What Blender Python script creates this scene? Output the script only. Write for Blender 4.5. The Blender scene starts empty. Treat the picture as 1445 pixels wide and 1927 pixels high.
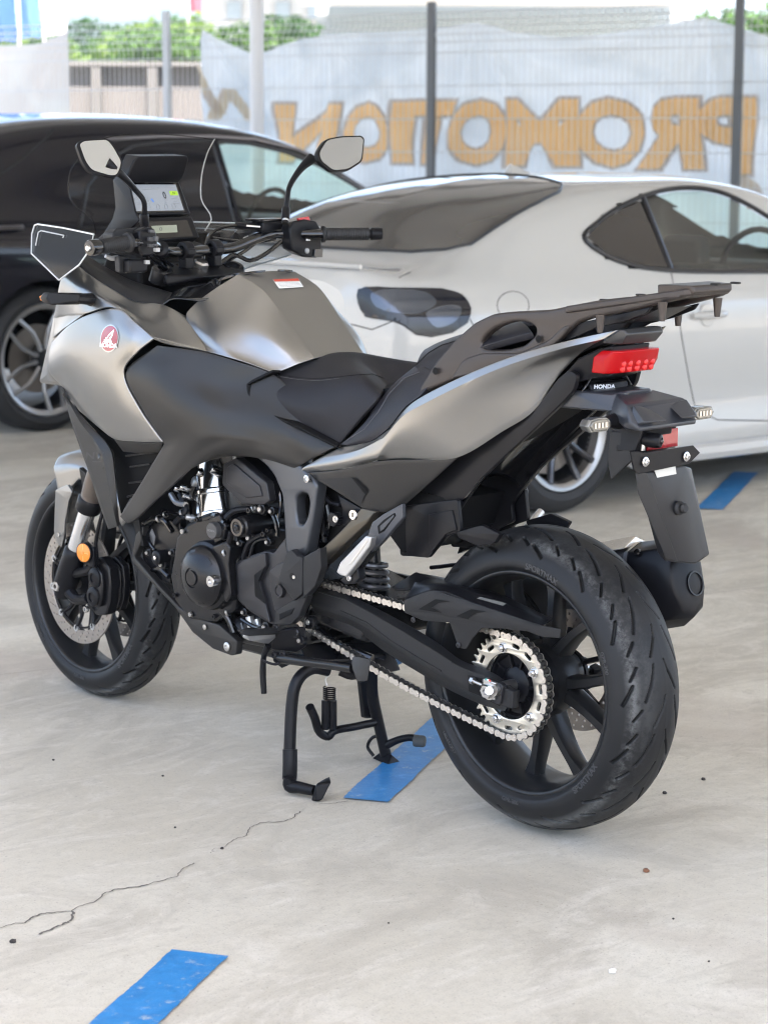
import bpy, bmesh, math, random
import numpy as np
from math import sin, cos, pi, radians, sqrt, atan2
from mathutils import Vector, Matrix
from mathutils.bvhtree import BVHTree
from mathutils.geometry import delaunay_2d_cdt
random.seed(7)
rng = np.random.default_rng(7)
SC = bpy.context.scene
COL = SC.collection

# ------------------------------------------------------------------ camera
CP = Vector((-2.9435222782717707, 3.2582000695774513, 1.3962686934358777))
YAW, PITCH, ROLL, FPX = -0.7598779899814075, -0.16571778992744576, 0.0028797468817125115, 4121.23
_f = Vector((cos(PITCH)*cos(YAW), cos(PITCH)*sin(YAW), sin(PITCH)))
_r = Vector((sin(YAW), -cos(YAW), 0)); _u = _r.cross(_f)
CR_ = _r*cos(ROLL) + _u*sin(ROLL); CU_ = -_r*sin(ROLL) + _u*cos(ROLL); CF_ = _f
PW, PH = 1445.0, 1927.0
cam_d = bpy.data.cameras.new('camera'); cam = bpy.data.objects.new('camera', cam_d); COL.objects.link(cam)
cam.matrix_world = Matrix(((CR_.x, CU_.x, -CF_.x, CP.x), (CR_.y, CU_.y, -CF_.y, CP.y), (CR_.z, CU_.z, -CF_.z, CP.z), (0, 0, 0, 1)))
cam_d.sensor_fit = 'VERTICAL'; cam_d.sensor_height = 36.0; cam_d.sensor_width = 27.0
cam_d.lens = FPX/PH*36.0; cam_d.clip_start = 0.05; cam_d.clip_end = 6000
cam_d.dof.use_dof = True; cam_d.dof.focus_distance = 4.5; cam_d.dof.aperture_fstop = 6.4
SC.camera = cam

# ------------------------------------------------------------------ sky, sun, exposure
SUN_EL, SUN_AZ = 56.0, 150.0       # azimuth of the sun as an angle from +X, counter-clockwise
W = bpy.data.worlds.new('World'); SC.world = W; W.use_nodes = True
nt = W.node_tree; nt.nodes.clear()
sky = nt.nodes.new('ShaderNodeTexSky'); sky.sky_type = 'NISHITA'; sky.sun_disc = False
sky.sun_elevation = radians(SUN_EL); sky.sun_rotation = radians(90.0 - SUN_AZ)
sky.air_density = 1.0; sky.dust_density = 2.5; sky.ozone_density = 1.0
bg = nt.nodes.new('ShaderNodeBackground'); bg.inputs['Strength'].default_value = 0.15
wo = nt.nodes.new('ShaderNodeOutputWorld')
nt.links.new(sky.outputs[0], bg.inputs['Color']); nt.links.new(bg.outputs[0], wo.inputs['Surface'])
sd = bpy.data.lights.new('sun', 'SUN'); sd.energy = 3.2; sd.angle = radians(0.53); sd.color = (1.0, 0.92, 0.82)
sun = bpy.data.objects.new('sun', sd); COL.objects.link(sun)
_sd = Vector((cos(radians(SUN_EL))*cos(radians(SUN_AZ)), cos(radians(SUN_EL))*sin(radians(SUN_AZ)), sin(radians(SUN_EL))))
sun.rotation_euler = _sd.to_track_quat('Z', 'Y').to_euler()
SC.view_settings.view_transform = 'Standard'; SC.view_settings.look = 'None'
SC.view_settings.gamma = 1.0; SC.view_settings.use_curve_mapping = False
SC.view_settings.exposure = 2.34
SC.cycles.use_denoising = True; SC.cycles.filter_width = 1.1
SC.cycles.max_bounces = 8; SC.cycles.diffuse_bounces = 5; SC.cycles.glossy_bounces = 4
SC.cycles.transmission_bounces = 6; SC.cycles.transparent_max_bounces = 16
SC.cycles.sample_clamp_indirect = 6.0

# ------------------------------------------------------------------ photo geometry helpers
def ray(px, py):
    return (CF_ + CR_*((px-PW/2)/FPX) - CU_*((py-PH/2)/FPX)).normalized()
class Pl:                       # a plane y = y0 + ax*(x-x0) + az*(z-z0) in the motorcycle's own axes
    def __init__(s, y0, ax=0.0, az=0.0, x0=0.0, z0=0.0): s.y0, s.ax, s.az, s.x0, s.z0 = y0, ax, az, x0, z0
    def U(s, px, py):
        d = ray(px, py); n = Vector((-s.ax, 1, -s.az)); k = s.y0 - s.ax*s.x0 - s.az*s.z0
        return CP + d*((k - n.dot(CP))/n.dot(d))
def P(px, py, y): return Pl(y).U(px, py)
def PX_(px, py, X): d = ray(px, py); return CP + d*((X-CP.x)/d.x)
def PZ_(px, py, Z): d = ray(px, py); return CP + d*((Z-CP.z)/d.z)
def PD_(px, py, D): d = ray(px, py); return CP + d*(D/d.dot(CF_))      # at an optical-axis distance
def toxy(p): d = p-CP; z = d.dot(CF_); return (PW/2 + FPX*d.dot(CR_)/z, PH/2 - FPX*d.dot(CU_)/z)

# ------------------------------------------------------------------ object helpers
def tag(o, label=None, cat=None, group=None, kind=None):
    if label: o['label'] = label
    if cat: o['category'] = cat
    if group: o['group'] = group
    if kind: o['kind'] = kind
    return o
def empty(name, loc=(0, 0, 0), rz=0.0):
    o = bpy.data.objects.new(name, None); COL.objects.link(o); o.location = loc; o.rotation_euler = (0, 0, rz); o.empty_display_size = .1
    return o
def link(name, me, mat, parent=None, bevel=0.0, seg=2, solid=0.0, smooth=35, flat=False, ang=40):
    me.name = name
    if mat is not None:
        me.materials.clear(); me.materials.append(mat)
    if not flat:
        me.shade_smooth(); me.set_sharp_from_angle(angle=radians(smooth))
    o = bpy.data.objects.new(name, me); COL.objects.link(o)
    if parent is not None:
        o.parent = parent
        o.matrix_parent_inverse = parent_inv(parent)
    if solid:
        m = o.modifiers.new('solid', 'SOLIDIFY'); m.thickness = solid; m.offset = -1; m.use_even_offset = False
    if bevel:
        m = o.modifiers.new('bevel', 'BEVEL'); m.width = bevel; m.segments = seg; m.limit_method = 'ANGLE'; m.angle_limit = radians(ang)
        m.harden_normals = False
    return o
def wmat(o):
    m = Matrix.LocRotScale(o.location, o.rotation_euler, o.scale)
    return (wmat(o.parent) @ o.matrix_parent_inverse @ m) if o.parent else m
def parent_inv(p): return wmat(p).inverted()
def mesh_from(vs, fs):
    me = bpy.data.meshes.new('m'); me.from_pydata([tuple(v) for v in vs], [], [tuple(f) for f in fs]); me.update(); return me
def mirror_mesh(me):
    m2 = me.copy(); n = len(m2.vertices); co = np.empty(n*3, np.float32); m2.vertices.foreach_get('co', co)
    co[1::3] *= -1; m2.vertices.foreach_set('co', co); m2.flip_normals(); m2.update(); return m2
def orient(me, ref):          # make the average normal agree with ref
    s = Vector((0, 0, 0))
    for p in me.polygons: s += p.normal*p.area
    if s.dot(Vector(ref)) < 0: me.flip_normals()
    me.update(); return me
def both(name, me, mat, parent, **k):      # the part and its mirror twin on the other side
    a = link(name, me, mat, parent, **k); b = link(name, mirror_mesh(me), mat, parent, **k); return a, b

class MB:                     # mesh collector
    def __init__(s): s.v = []; s.f = []
    def add(s, vs, fs):
        n = len(s.v); s.v += [Vector(v) for v in vs]; s.f += [tuple(i+n for i in f) for f in fs]; return s
    def box(s, c, size, rot=None):
        c = Vector(c); hx, hy, hz = [q/2 for q in size]; vs = []
        for x in (-hx, hx):
            for y in (-hy, hy):
                for z in (-hz, hz):
                    v = Vector((x, y, z)); v = rot @ v if rot else v; vs.append(c+v)
        return s.add(vs, [(0,1,3,2),(4,6,7,5),(0,4,5,1),(2,3,7,6),(0,2,6,4),(1,5,7,3)])
    def lathe(s, c, axis, prof, n=32, a0=0.0, a1=2*pi):   # prof: (r, h) along axis
        c = Vector(c); ax = Vector(axis).normalized(); t = Vector((0,0,1)) if abs(ax.z) < .9 else Vector((1,0,0))
        e1 = t.cross(ax).normalized(); e2 = ax.cross(e1); full = abs(a1-a0-2*pi) < 1e-6
        m = n if full else n+1; vs = []
        for k in range(m):
            a = a0+(a1-a0)*k/n; d = e1*cos(a)+e2*sin(a)
            for r_, h in prof: vs.append(c+ax*h+d*r_)
        q = len(prof); fs = []
        for k in range(n):
            k2 = (k+1) % m
            for j in range(q-1):
                A, B, C, D = k*q+j, k2*q+j, k2*q+j+1, k*q+j+1
                if prof[j][0] < 1e-7: fs.append((A, C, D))
                elif prof[j+1][0] < 1e-7: fs.append((A, B, D))
                else: fs.append((A, B, C, D))
        return s.add(vs, fs)
    def cyl(s, a, b, r, r2=None, n=20, cap=True):
        a = Vector(a); b = Vector(b); L = (b-a).length; r2 = r if r2 is None else r2
        pr = ([(0, 0)] if cap else []) + [(r, 0), (r2, L)] + ([(0, L)] if cap else [])
        return s.lathe(a, b-a, pr, n)
    def tube(s, pts, r, n=10, smooth=4, cap=True):        # swept circle; r number or list
        pts = [Vector(p) for p in pts]; rs = r if isinstance(r, (list, tuple)) else [r]*len(pts)
        if smooth and len(pts) > 2:
            arr = crv(np.array([list(p)+[q] for p, q in zip(pts, rs)]), smooth)
            pts = [Vector(x[:3]) for x in arr]; rs = [x[3] for x in arr]
        vs = []; up = None; m = len(pts)
        for i, p in enumerate(pts):
            t = (pts[min(i+1, m-1)]-pts[max(i-1, 0)]).normalized()
            if up is None: up = (Vector((0,0,1)) if abs(t.z) < .9 else Vector((1,0,0)))
            e1 = (up-t*up.dot(t)).normalized(); up = e1; e2 = t.cross(e1)
            for k in range(n): a = 2*pi*k/n; vs.append(p+(e1*cos(a)+e2*sin(a))*rs[i])
        fs = []
        for i in range(m-1):
            for k in range(n): fs.append((i*n+k, i*n+(k+1) % n, (i+1)*n+(k+1) % n, (i+1)*n+k))
        if cap: fs.append(tuple(range(n))[::-1]); fs.append(tuple((m-1)*n+k for k in range(n)))
        return s.add(vs, fs)
    def prism(s, poly, off):          # poly: 3D points, off: extrusion vector
        n = len(poly); off = Vector(off); vs = [Vector(p) for p in poly]; vs += [v+off for v in vs]
        fs = [tuple(range(n)), tuple(range(2*n-1, n-1, -1))] + [(i, i+n, (i+1) % n+n, (i+1) % n) for i in range(n)]
        return s.add(vs, fs)
    def hexnut(s, c, axis, r, h): return s.lathe(c, axis, [(0, 0), (r, 0), (r, h*.8), (r*.88, h), (r*.45, h), (r*.45, h*.5), (0, h*.5)], 6)
    def bolt(s, c, axis, r, h=None):
        h = h or r*.7
        return s.lathe(c, axis, [(r, 0), (r, h*.6), (r*.85, h), (r*.5, h), (r*.45, h*.4), (0, h*.4)], 16)
    def me(s, fix=True):
        me = mesh_from(s.v, s.f)
        if fix:
            bm = bmesh.new(); bm.from_mesh(me); bmesh.ops.remove_doubles(bm, verts=bm.verts, dist=1e-6)
            bmesh.ops.recalc_face_normals(bm, faces=bm.faces); bm.to_mesh(me); bm.free()
        return me
    def link(s, name, mat, parent=None, **k): return link(name, s.me(), mat, parent, **k)

def crv(a, n, closed=False):          # centripetal Catmull-Rom through a (k,d), n steps per segment
    a = np.asarray(a, float); k = len(a)
    if k == 2 and not closed:
        t = np.linspace(0, 1, n+1)[:, None]; return a[0]*(1-t)+a[1]*t
    if closed: q = np.vstack([a[-1], a, a[0], a[1]]); segs = k
    else: q = np.vstack([2*a[0]-a[1], a, 2*a[-1]-a[-2]]); segs = k-1
    out = []
    for i in range(segs):
        p0, p1, p2, p3 = q[i], q[i+1], q[i+2], q[i+3]
        d = lambda u, v: max(np.linalg.norm((v-u)[:3])**.5, 1e-4)
        t0 = 0; t1 = d(p0, p1); t2 = t1+d(p1, p2); t3 = t2+d(p2, p3)
        for t in np.linspace(t1, t2, n, endpoint=False):
            A1 = (t1-t)/(t1-t0)*p0+(t-t0)/(t1-t0)*p1; A2 = (t2-t)/(t2-t1)*p1+(t-t1)/(t2-t1)*p2; A3 = (t3-t)/(t3-t2)*p2+(t-t2)/(t3-t2)*p3
            B1 = (t2-t)/(t2-t0)*A1+(t-t0)/(t2-t0)*A2; B2 = (t3-t)/(t3-t1)*A2+(t-t1)/(t3-t1)*A3
            out.append((t2-t)/(t2-t1)*B1+(t-t1)/(t2-t1)*B2)
    if not closed: out.append(a[-1])
    return np.array(out)
def crs(a, n, sharp=()):          # open curve, broken at the indices in sharp
    a = np.asarray(a, float); cuts = [0]+sorted(i for i in sharp if 0 < i < len(a)-1)+[len(a)-1]; out = []
    for i, j in zip(cuts[:-1], cuts[1:]):
        c = crv(a[i:j+1], n); out.append(c if j == cuts[-1] else c[:-1])
    return np.vstack(out)
def net(rows, n=6, m=5, sr=(), sc=(), ref=(0, 1, 0)):       # smooth surface through a grid of points
    R = np.array([[list(p) for p in r] for r in rows], float)
    A = np.array([crs(r, n, sc) for r in R]); B = np.array([crs(A[:, j], m, sr) for j in range(A.shape[1])])
    nc, nr = B.shape[:2]; vs = B.reshape(-1, 3)
    fs = [(j*nr+i, (j+1)*nr+i, (j+1)*nr+i+1, j*nr+i+1) for j in range(nc-1) for i in range(nr-1)]
    me = mesh_from(vs, fs)
    bm = bmesh.new(); bm.from_mesh(me); bmesh.ops.remove_doubles(bm, verts=bm.verts, dist=1e-5); bm.to_mesh(me); bm.free()
    return orient(me, ref)
def Q(rows): return [[P(*p) for p in r] for r in rows]      # rows of (px, py, y)

def curve_mesh(loops, depth, bev=0.0, res=2):     # 2D filled outline with holes in local xy, extruded +-depth
    cu = bpy.data.curves.new('c', 'CURVE'); cu.dimensions = '2D'; cu.fill_mode = 'BOTH'; cu.extrude = max(depth-bev, 0); cu.bevel_depth = bev; cu.bevel_resolution = res; cu.offset = -bev
    for lp in loops:
        sp = cu.splines.new('POLY'); sp.points.add(len(lp)-1); sp.use_cyclic_u = True
        for q, p in zip(sp.points, lp): q.co = (p[0], p[1], 0, 1)
    o = bpy.data.objects.new('c', cu); COL.objects.link(o)
    dg = bpy.context.evaluated_depsgraph_get(); me = bpy.data.meshes.new_from_object(o.evaluated_get(dg))
    bpy.data.objects.remove(o); bpy.data.curves.remove(cu)
    bm = bmesh.new(); bm.from_mesh(me); bmesh.ops.remove_doubles(bm, verts=bm.verts, dist=1e-6); bmesh.ops.recalc_face_normals(bm, faces=bm.faces); bm.to_mesh(me); bm.free()
    return me
def rounded(pts, r, n=4):         # round the corners of a 2D polygon
    out = []; k = len(pts)
    for i in range(k):
        p = Vector(pts[i][:2]); a = Vector(pts[i-1][:2])-p; b = Vector(pts[(i+1) % k][:2])-p
        rr = pts[i][2] if len(pts[i]) > 2 else r
        d = min(rr, a.length*.45, b.length*.45)
        if d < 1e-5: out.append(tuple(p)); continue
        s = p+a.normalized()*d; e = p+b.normalized()*d
        for t in range(n+1):
            t = t/n; out.append(tuple(s*(1-t)**2+p*2*t*(1-t)+e*t*t))
    return out
def plate(pts, y, th=.008, rnd=.004, bev=.0015, holes=(), res=2, back=False):
    """flat plate parallel to the wheels: outline given by photo pixels on plane y (number or Pl); th thick inwards"""
    pl = y if isinstance(y, Pl) else Pl(y)
    o2 = [(v.x, v.z) for v in (pl.U(*p[:2]) for p in pts)]
    lo = [rounded(o2, rnd)]
    for h in holes:
        if len(h) == 3 and not isinstance(h[0], tuple):
            c = pl.U(h[0], h[1]); lo.append([(c.x+h[2]*cos(a), c.z+h[2]*sin(a)) for a in np.linspace(0, 2*pi, 24, endpoint=False)])
        else: lo.append(rounded([(v.x, v.z) for v in (pl.U(*p[:2]) for p in h)], rnd))
    me = curve_mesh(lo, th/2, bev, res)
    for v in me.vertices:
        x, z, t = v.co.x, v.co.y, v.co.z
        v.co = Vector((x, pl.y0+pl.ax*(x-pl.x0)+pl.az*(z-pl.z0)-th/2+t, z))
    bm = bmesh.new(); bm.from_mesh(me); bmesh.ops.recalc_face_normals(bm, faces=bm.faces); bm.to_mesh(me); bm.free()
    return me
def circle2(cx, cy, r, n=32, a0=0): return [(cx+r*cos(a0+2*pi*k/n), cy+r*sin(a0+2*pi*k/n)) for k in range(n)]
def text_me(s, size=1.0, bold=.0, depth=.0, align='CENTER', shear=0, res=3):
    cu = bpy.data.curves.new('t', 'FONT'); cu.body = s; cu.size = size; cu.offset = bold*size; cu.extrude = depth; cu.align_x = align; cu.align_y = 'CENTER'; cu.shear = shear; cu.resolution_u = res
    o = bpy.data.objects.new('t', cu); COL.objects.link(o); dg = bpy.context.evaluated_depsgraph_get()
    me = bpy.data.meshes.new_from_object(o.evaluated_get(dg)); bpy.data.objects.remove(o); bpy.data.curves.remove(cu); return me
def place_me(me, M): me.transform(M); me.update(); return me
def frame_at(c, nrm, up=(0, 0, 1)):      # local x right, y up, z out of the surface
    z = Vector(nrm).normalized(); x = Vector(up).cross(z).normalized(); y = z.cross(x)
    c = Vector(c); return Matrix(((x.x, y.x, z.x, c.x), (x.y, y.y, z.y, c.y), (x.z, y.z, z.z, c.z), (0, 0, 0, 1)))
def join_me(*ms):
    bm = bmesh.new()
    for m in ms: bm.from_mesh(m)
    me = bpy.data.meshes.new('j'); bm.to_mesh(me); bm.free(); return me
def bvh(*mes):
    vs = []; fs = []
    for me in mes:
        n = len(vs); vs += [v.co.copy() for v in me.vertices]; fs += [tuple(i+n for i in p.vertices) for p in me.polygons]
    return BVHTree.FromPolygons(vs, fs)
def inpoly(x, y, poly):
    c = False; j = len(poly)-1
    for i in range(len(poly)):
        xi, yi = poly[i][:2]; xj, yj = poly[j][:2]
        if (yi > y) != (yj > y) and x < (xj-xi)*(y-yi)/(yj-yi)+xi: c = not c
        j = i
    return c
def seen(tree, px, py):           # the point of a surface that a photo pixel sees
    d = ray(px, py); h, n, i, t = tree.ray_cast(CP, d)
    if h is None:
        return None, None
    return h, (n if n.dot(d) < 0 else -n)
def decal(tree, poly, off=.002, step=8.0, th=0.0, smooth_n=0, dome=0.0):   # a patch lying on a surface, its outline read off the photo
    poly = [tuple(p[:2]) for p in poly]
    if smooth_n: poly = [tuple(p) for p in crv(np.array(poly, float), smooth_n, closed=True)]
    # densify
    dp = []
    for i, p in enumerate(poly):
        q = poly[(i+1) % len(poly)]; L = sqrt((p[0]-q[0])**2+(p[1]-q[1])**2); k = max(1, int(L/step))
        dp += [(p[0]+(q[0]-p[0])*t/k, p[1]+(q[1]-p[1])*t/k) for t in range(k)]
    xs = [p[0] for p in dp]; ys = [p[1] for p in dp]; nb = len(dp); pts = [Vector(p) for p in dp]
    y = min(ys)+step/2
    while y < max(ys):
        x = min(xs)+step/2
        while x < max(xs):
            if inpoly(x, y, poly) and min((x-a)**2+(y-b)**2 for a, b in dp) > (step*.45)**2: pts.append(Vector((x, y)))
            x += step
        y += step
    v2, e2, f2, *_ = delaunay_2d_cdt(pts, [(i, (i+1) % nb) for i in range(nb)], [], 1, 1e-5)
    vs = []; last = None
    for v in v2:
        h, n = seen(tree, v.x, v.y)
        if h is None or (last is not None and (h-last).length > 1.5):
            k = tree.find_nearest(CP+ray(v.x, v.y)*((last-CP).length if last is not None else 4)); h, n = k[0], k[1]
            if n.dot(ray(v.x, v.y)) > 0: n = -n
        last = h
        o = off
        if dome: o += dome*min(1, min(sqrt((v.x-a)**2+(v.y-b)**2) for a, b in dp)/(step*2))
        vs.append(h+n*o)
    me = mesh_from(vs, [f for f in f2 if len(f) >= 3])
    orient(me, CP-vs[0])
    return me
def outline_tube(tree, poly, r, off=.0, n=6, closed=True, smooth_n=0, step=12):
    poly = [tuple(p[:2]) for p in poly]
    if smooth_n: poly = [tuple(p) for p in crv(np.array(poly, float), smooth_n, closed=closed)]
    pts = []; m = len(poly)
    for i in range(m if closed else m-1):
        p, q = poly[i], poly[(i+1) % m]; L = sqrt((p[0]-q[0])**2+(p[1]-q[1])**2); k = max(1, int(L/step))
        for t in range(k):
            h, nn = seen(tree, p[0]+(q[0]-p[0])*t/k, p[1]+(q[1]-p[1])*t/k)
            if h is not None and (not pts or (h-pts[-1]).length < .5): pts.append(h+nn*off)
    if not closed:
        h, nn = seen(tree, *poly[-1])
        if h is not None: pts.append(h+nn*off)
    if closed: pts.append(pts[0])
    return MB().tube(pts, r, n, smooth=0)

# ------------------------------------------------------------------ materials
MATS = {}
def mat(name, col, rough=.5, metal=0.0, bump=0.0, bscale=200.0, var=0.0, vscale=6.0, rvar=0.0, coat=0.0, spec=.5, emit=None, estr=0.0, alpha=1.0, trans=0.0, ior=1.45, croug=.05):
    if name in MATS: return MATS[name]
    m = bpy.data.materials.new(name); m.use_nodes = True; N = m.node_tree.nodes; L = m.node_tree.links
    b = N['Principled BSDF']; b.inputs['Base Color'].default_value = (*col, 1); b.inputs['Roughness'].default_value = rough; b.inputs['Metallic'].default_value = metal
    b.inputs['Specular IOR Level'].default_value = spec; b.inputs['Coat Weight'].default_value = coat; b.inputs['Coat Roughness'].default_value = croug
    b.inputs['Alpha'].default_value = alpha; b.inputs['Transmission Weight'].default_value = trans; b.inputs['IOR'].default_value = ior
    if emit: b.inputs['Emission Color'].default_value = (*emit, 1); b.inputs['Emission Strength'].default_value = estr
    tc = N.new('ShaderNodeTexCoord')
    if var or rvar:
        n1 = N.new('ShaderNodeTexNoise'); n1.inputs['Scale'].default_value = vscale; n1.inputs['Detail'].default_value = 6; L.new(tc.outputs['Object'], n1.inputs['Vector'])
        if var:
            mx = N.new('ShaderNodeMix'); mx.data_type = 'RGBA'; mx.inputs[6].default_value = (*[c*(1-var) for c in col], 1); mx.inputs[7].default_value = (*[min(1, c*(1+var)) for c in col], 1)
            L.new(n1.outputs['Fac'], mx.inputs[0]); L.new(mx.outputs[2], b.inputs['Base Color'])
        if rvar:
            mr = N.new('ShaderNodeMapRange'); mr.inputs['To Min'].default_value = max(0, rough-rvar); mr.inputs['To Max'].default_value = min(1, rough+rvar); L.new(n1.outputs['Fac'], mr.inputs['Value']); L.new(mr.outputs[0], b.inputs['Roughness'])
    if bump:
        n2 = N.new('ShaderNodeTexNoise'); n2.inputs['Scale'].default_value = bscale; n2.inputs['Detail'].default_value = 3; L.new(tc.outputs['Object'], n2.inputs['Vector'])
        bp = N.new('ShaderNodeBump'); bp.inputs['Strength'].default_value = bump; bp.inputs['Distance'].default_value = .001; L.new(n2.outputs['Fac'], bp.inputs['Height']); L.new(bp.outputs[0], b.inputs['Normal'])
    MATS[name] = m; return m
def glassy(name, tint, trans=.7, rough=.02, refl=1.0, ior=1.5):      # thin tinted sheet: see-through with a mirror-like sheen at grazing angles
    if name in MATS: return MATS[name]
    m = bpy.data.materials.new(name); m.use_nodes = True; N = m.node_tree.nodes; L = m.node_tree.links; N.clear()
    out = N.new('ShaderNodeOutputMaterial'); tr = N.new('ShaderNodeBsdfTransparent'); tr.inputs[0].default_value = (*[t*trans for t in tint], 1)
    gl = N.new('ShaderNodeBsdfGlossy'); gl.inputs['Roughness'].default_value = rough; gl.inputs[0].default_value = (refl, refl, refl, 1)
    fr = N.new('ShaderNodeFresnel'); fr.inputs[0].default_value = ior; mx = N.new('ShaderNodeMixShader')
    L.new(fr.outputs[0], mx.inputs[0]); L.new(tr.outputs[0], mx.inputs[1]); L.new(gl.outputs[0], mx.inputs[2]); L.new(mx.outputs[0], out.inputs[0])
    MATS[name] = m; return m
M_SILVER = mat('matte_silver_paint', (.272, .268, .260), .28, .92, bump=.08, bscale=1800, coat=.15, croug=.35, var=.03, vscale=900)
M_GREY = mat('matte_dark_grey_paint', (.026, .025, .024), .38, .40, bump=.08, bscale=1500, var=.04, vscale=700)
M_PLAST = mat('textured_grey_plastic', (.015, .015, .016), .42, 0, spec=.28, bump=.25, bscale=1400)
M_BLACK = mat('black_plastic', (.0065, .0065, .008), .34, 0, spec=.22, bump=.12, bscale=900)
M_GLOSSB = mat('gloss_black', (.004, .004, .005), .12, 0, coat=.5)
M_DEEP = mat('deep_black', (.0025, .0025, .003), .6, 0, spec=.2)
M_RUB = mat('rubber', (.010, .010, .011), .58, 0, bump=.15, bscale=900)
M_ENG = mat('engine_black', (.008, .008, .0095), .26, .2, bump=.15, bscale=700, rvar=.08)
M_ENG2 = mat('engine_grey_cover', (.022, .022, .025), .36, .35, bump=.12, bscale=1200)
M_FRAME = mat('frame_bronze_grey', (.085, .075, .060), .34, .7, bump=.08, bscale=900)
M_BRONZE = mat('rack_bronze_grey', (.052, .044, .040), .40, .45, bump=.2, bscale=1300)
M_CHROME = mat('polished_steel', (.62, .62, .62), .16, 1.0)
M_STEEL = mat('satin_steel', (.52, .51, .50), .32, 1.0, bump=.1, bscale=600)
M_ALU = mat('cast_aluminium', (.50, .50, .50), .42, .9, bump=.2, bscale=500)
M_CHAINM = mat('chain_plate_steel', (.62, .58, .53), .34, .9)
M_DISC = mat('brake_disc_steel', (.33, .30, .27), .36, .85, rvar=.06, vscale=60)
M_RIM = mat('wheel_dark_grey', (.016, .0165, .018), .34, .35, bump=.1, bscale=900)
M_RED = mat('red_plastic', (.45, .02, .03), .25, 0, coat=.3)
M_WHITE = mat('white_print', (.8, .8, .8), .5)

# ================================================================== SETTING
def ground_mat():
    m = bpy.data.materials.new('trowelled_concrete'); m.use_nodes = True; N = m.node_tree.nodes; L = m.node_tree.links; b = N['Principled BSDF']
    tc = N.new('ShaderNodeTexCoord')
    def noise(s, d=8, r=.6, dist=0.0, sc=(1, 1, 1), rz=0):
        mp = N.new('ShaderNodeMapping'); mp.inputs['Scale'].default_value = sc; mp.inputs['Rotation'].default_value = (0, 0, rz); L.new(tc.outputs['Object'], mp.inputs[0])
        n = N.new('ShaderNodeTexNoise'); n.inputs['Scale'].default_value = s; n.inputs['Detail'].default_value = d; n.inputs['Roughness'].default_value = r; n.inputs['Distortion'].default_value = dist; L.new(mp.outputs[0], n.inputs['Vector']); return n.outputs['Fac']
    def ramp(x, a, bb, lo=0.0, hi=1.0):
        q = N.new('ShaderNodeMapRange'); q.inputs['From Min'].default_value = a; q.inputs['From Max'].default_value = bb; q.inputs['To Min'].default_value = lo; q.inputs['To Max'].default_value = hi; L.new(x, q.inputs['Value']); return q.outputs[0]
    def mix(f, a, c, mode='MIX'):
        q = N.new('ShaderNodeMix'); q.data_type = 'RGBA'; q.blend_type = mode
        if isinstance(f, float): q.inputs[0].default_value = f
        else: L.new(f, q.inputs[0])
        for i, v in ((6, a), (7, c)):
            if isinstance(v, tuple): q.inputs[i].default_value = (*v, 1)
            else: L.new(v, q.inputs[i])
        return q.outputs[2]
    c = mix(ramp(noise(.6, 5, .55, .6), .38, .62), (.47, .43, .355), (.56, .525, .45))
    c = mix(ramp(noise(2.1, 9, .70, 1.6, (1, .5, 1), .5), .46, .58, 0, .8), c, (.40, .365, .305))
    c = mix(ramp(noise(4.5, 12, .74, 2.6, (1, .5, 1), -.35), .50, .64, 0, .6), c, (.61, .57, .50))
    c = mix(ramp(noise(9, 8, .7, 3.0, (1, .35, 1), .9), .56, .70, 0, .45), c, (.36, .33, .28))
    c = mix(ramp(noise(46, 8, .75, .5), .48, .72, 0, .40), c, (.33, .30, .25))
    c = mix(ramp(noise(.8, 4, .6, .8), .56, .66, 0, .55), c, (.38, .33, .28))
    c = mix(ramp(noise(240, 3, .75), .57, .66, 0, .6), c, (.24, .22, .19))
    c = mix(ramp(noise(130, 2, .5), .66, .72, 0, .5), c, (.22, .20, .17))
    vo = N.new('ShaderNodeTexVoronoi'); vo.inputs['Scale'].default_value = 22; L.new(tc.outputs['Object'], vo.inputs['Vector'])
    c = mix(ramp(vo.outputs['Distance'], .035, .02, 0, .55), c, (.16, .14, .12))
    L.new(c, b.inputs['Base Color'])
    L.new(ramp(noise(3.0, 6, .6, .8), .3, .7, .48, .72), b.inputs['Roughness']); b.inputs['Specular IOR Level'].default_value = .35
    h1 = noise(7, 10, .72, 1.5, (1, .4, 1), -.5); h2 = noise(120, 5, .6); ad = N.new('ShaderNodeMath'); ad.operation = 'MULTIPLY_ADD'; ad.inputs[1].default_value = .12; L.new(h2, ad.inputs[0]); L.new(h1, ad.inputs[2])
    bp = N.new('ShaderNodeBump'); bp.inputs['Strength'].default_value = .35; bp.inputs['Distance'].default_value = .006; L.new(ad.outputs[0], bp.inputs['Height']); L.new(bp.outputs[0], b.inputs['Normal'])
    return m
M_GND = ground_mat()
g = MB(); R_ = 1500
g.add([(-R_, -R_, 0), (R_, -R_, 0), (R_, R_, 0), (-R_, R_, 0)], [(0, 1, 2, 3)])
tag(g.link('ground', M_GND, flat=True), kind='structure')

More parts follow.
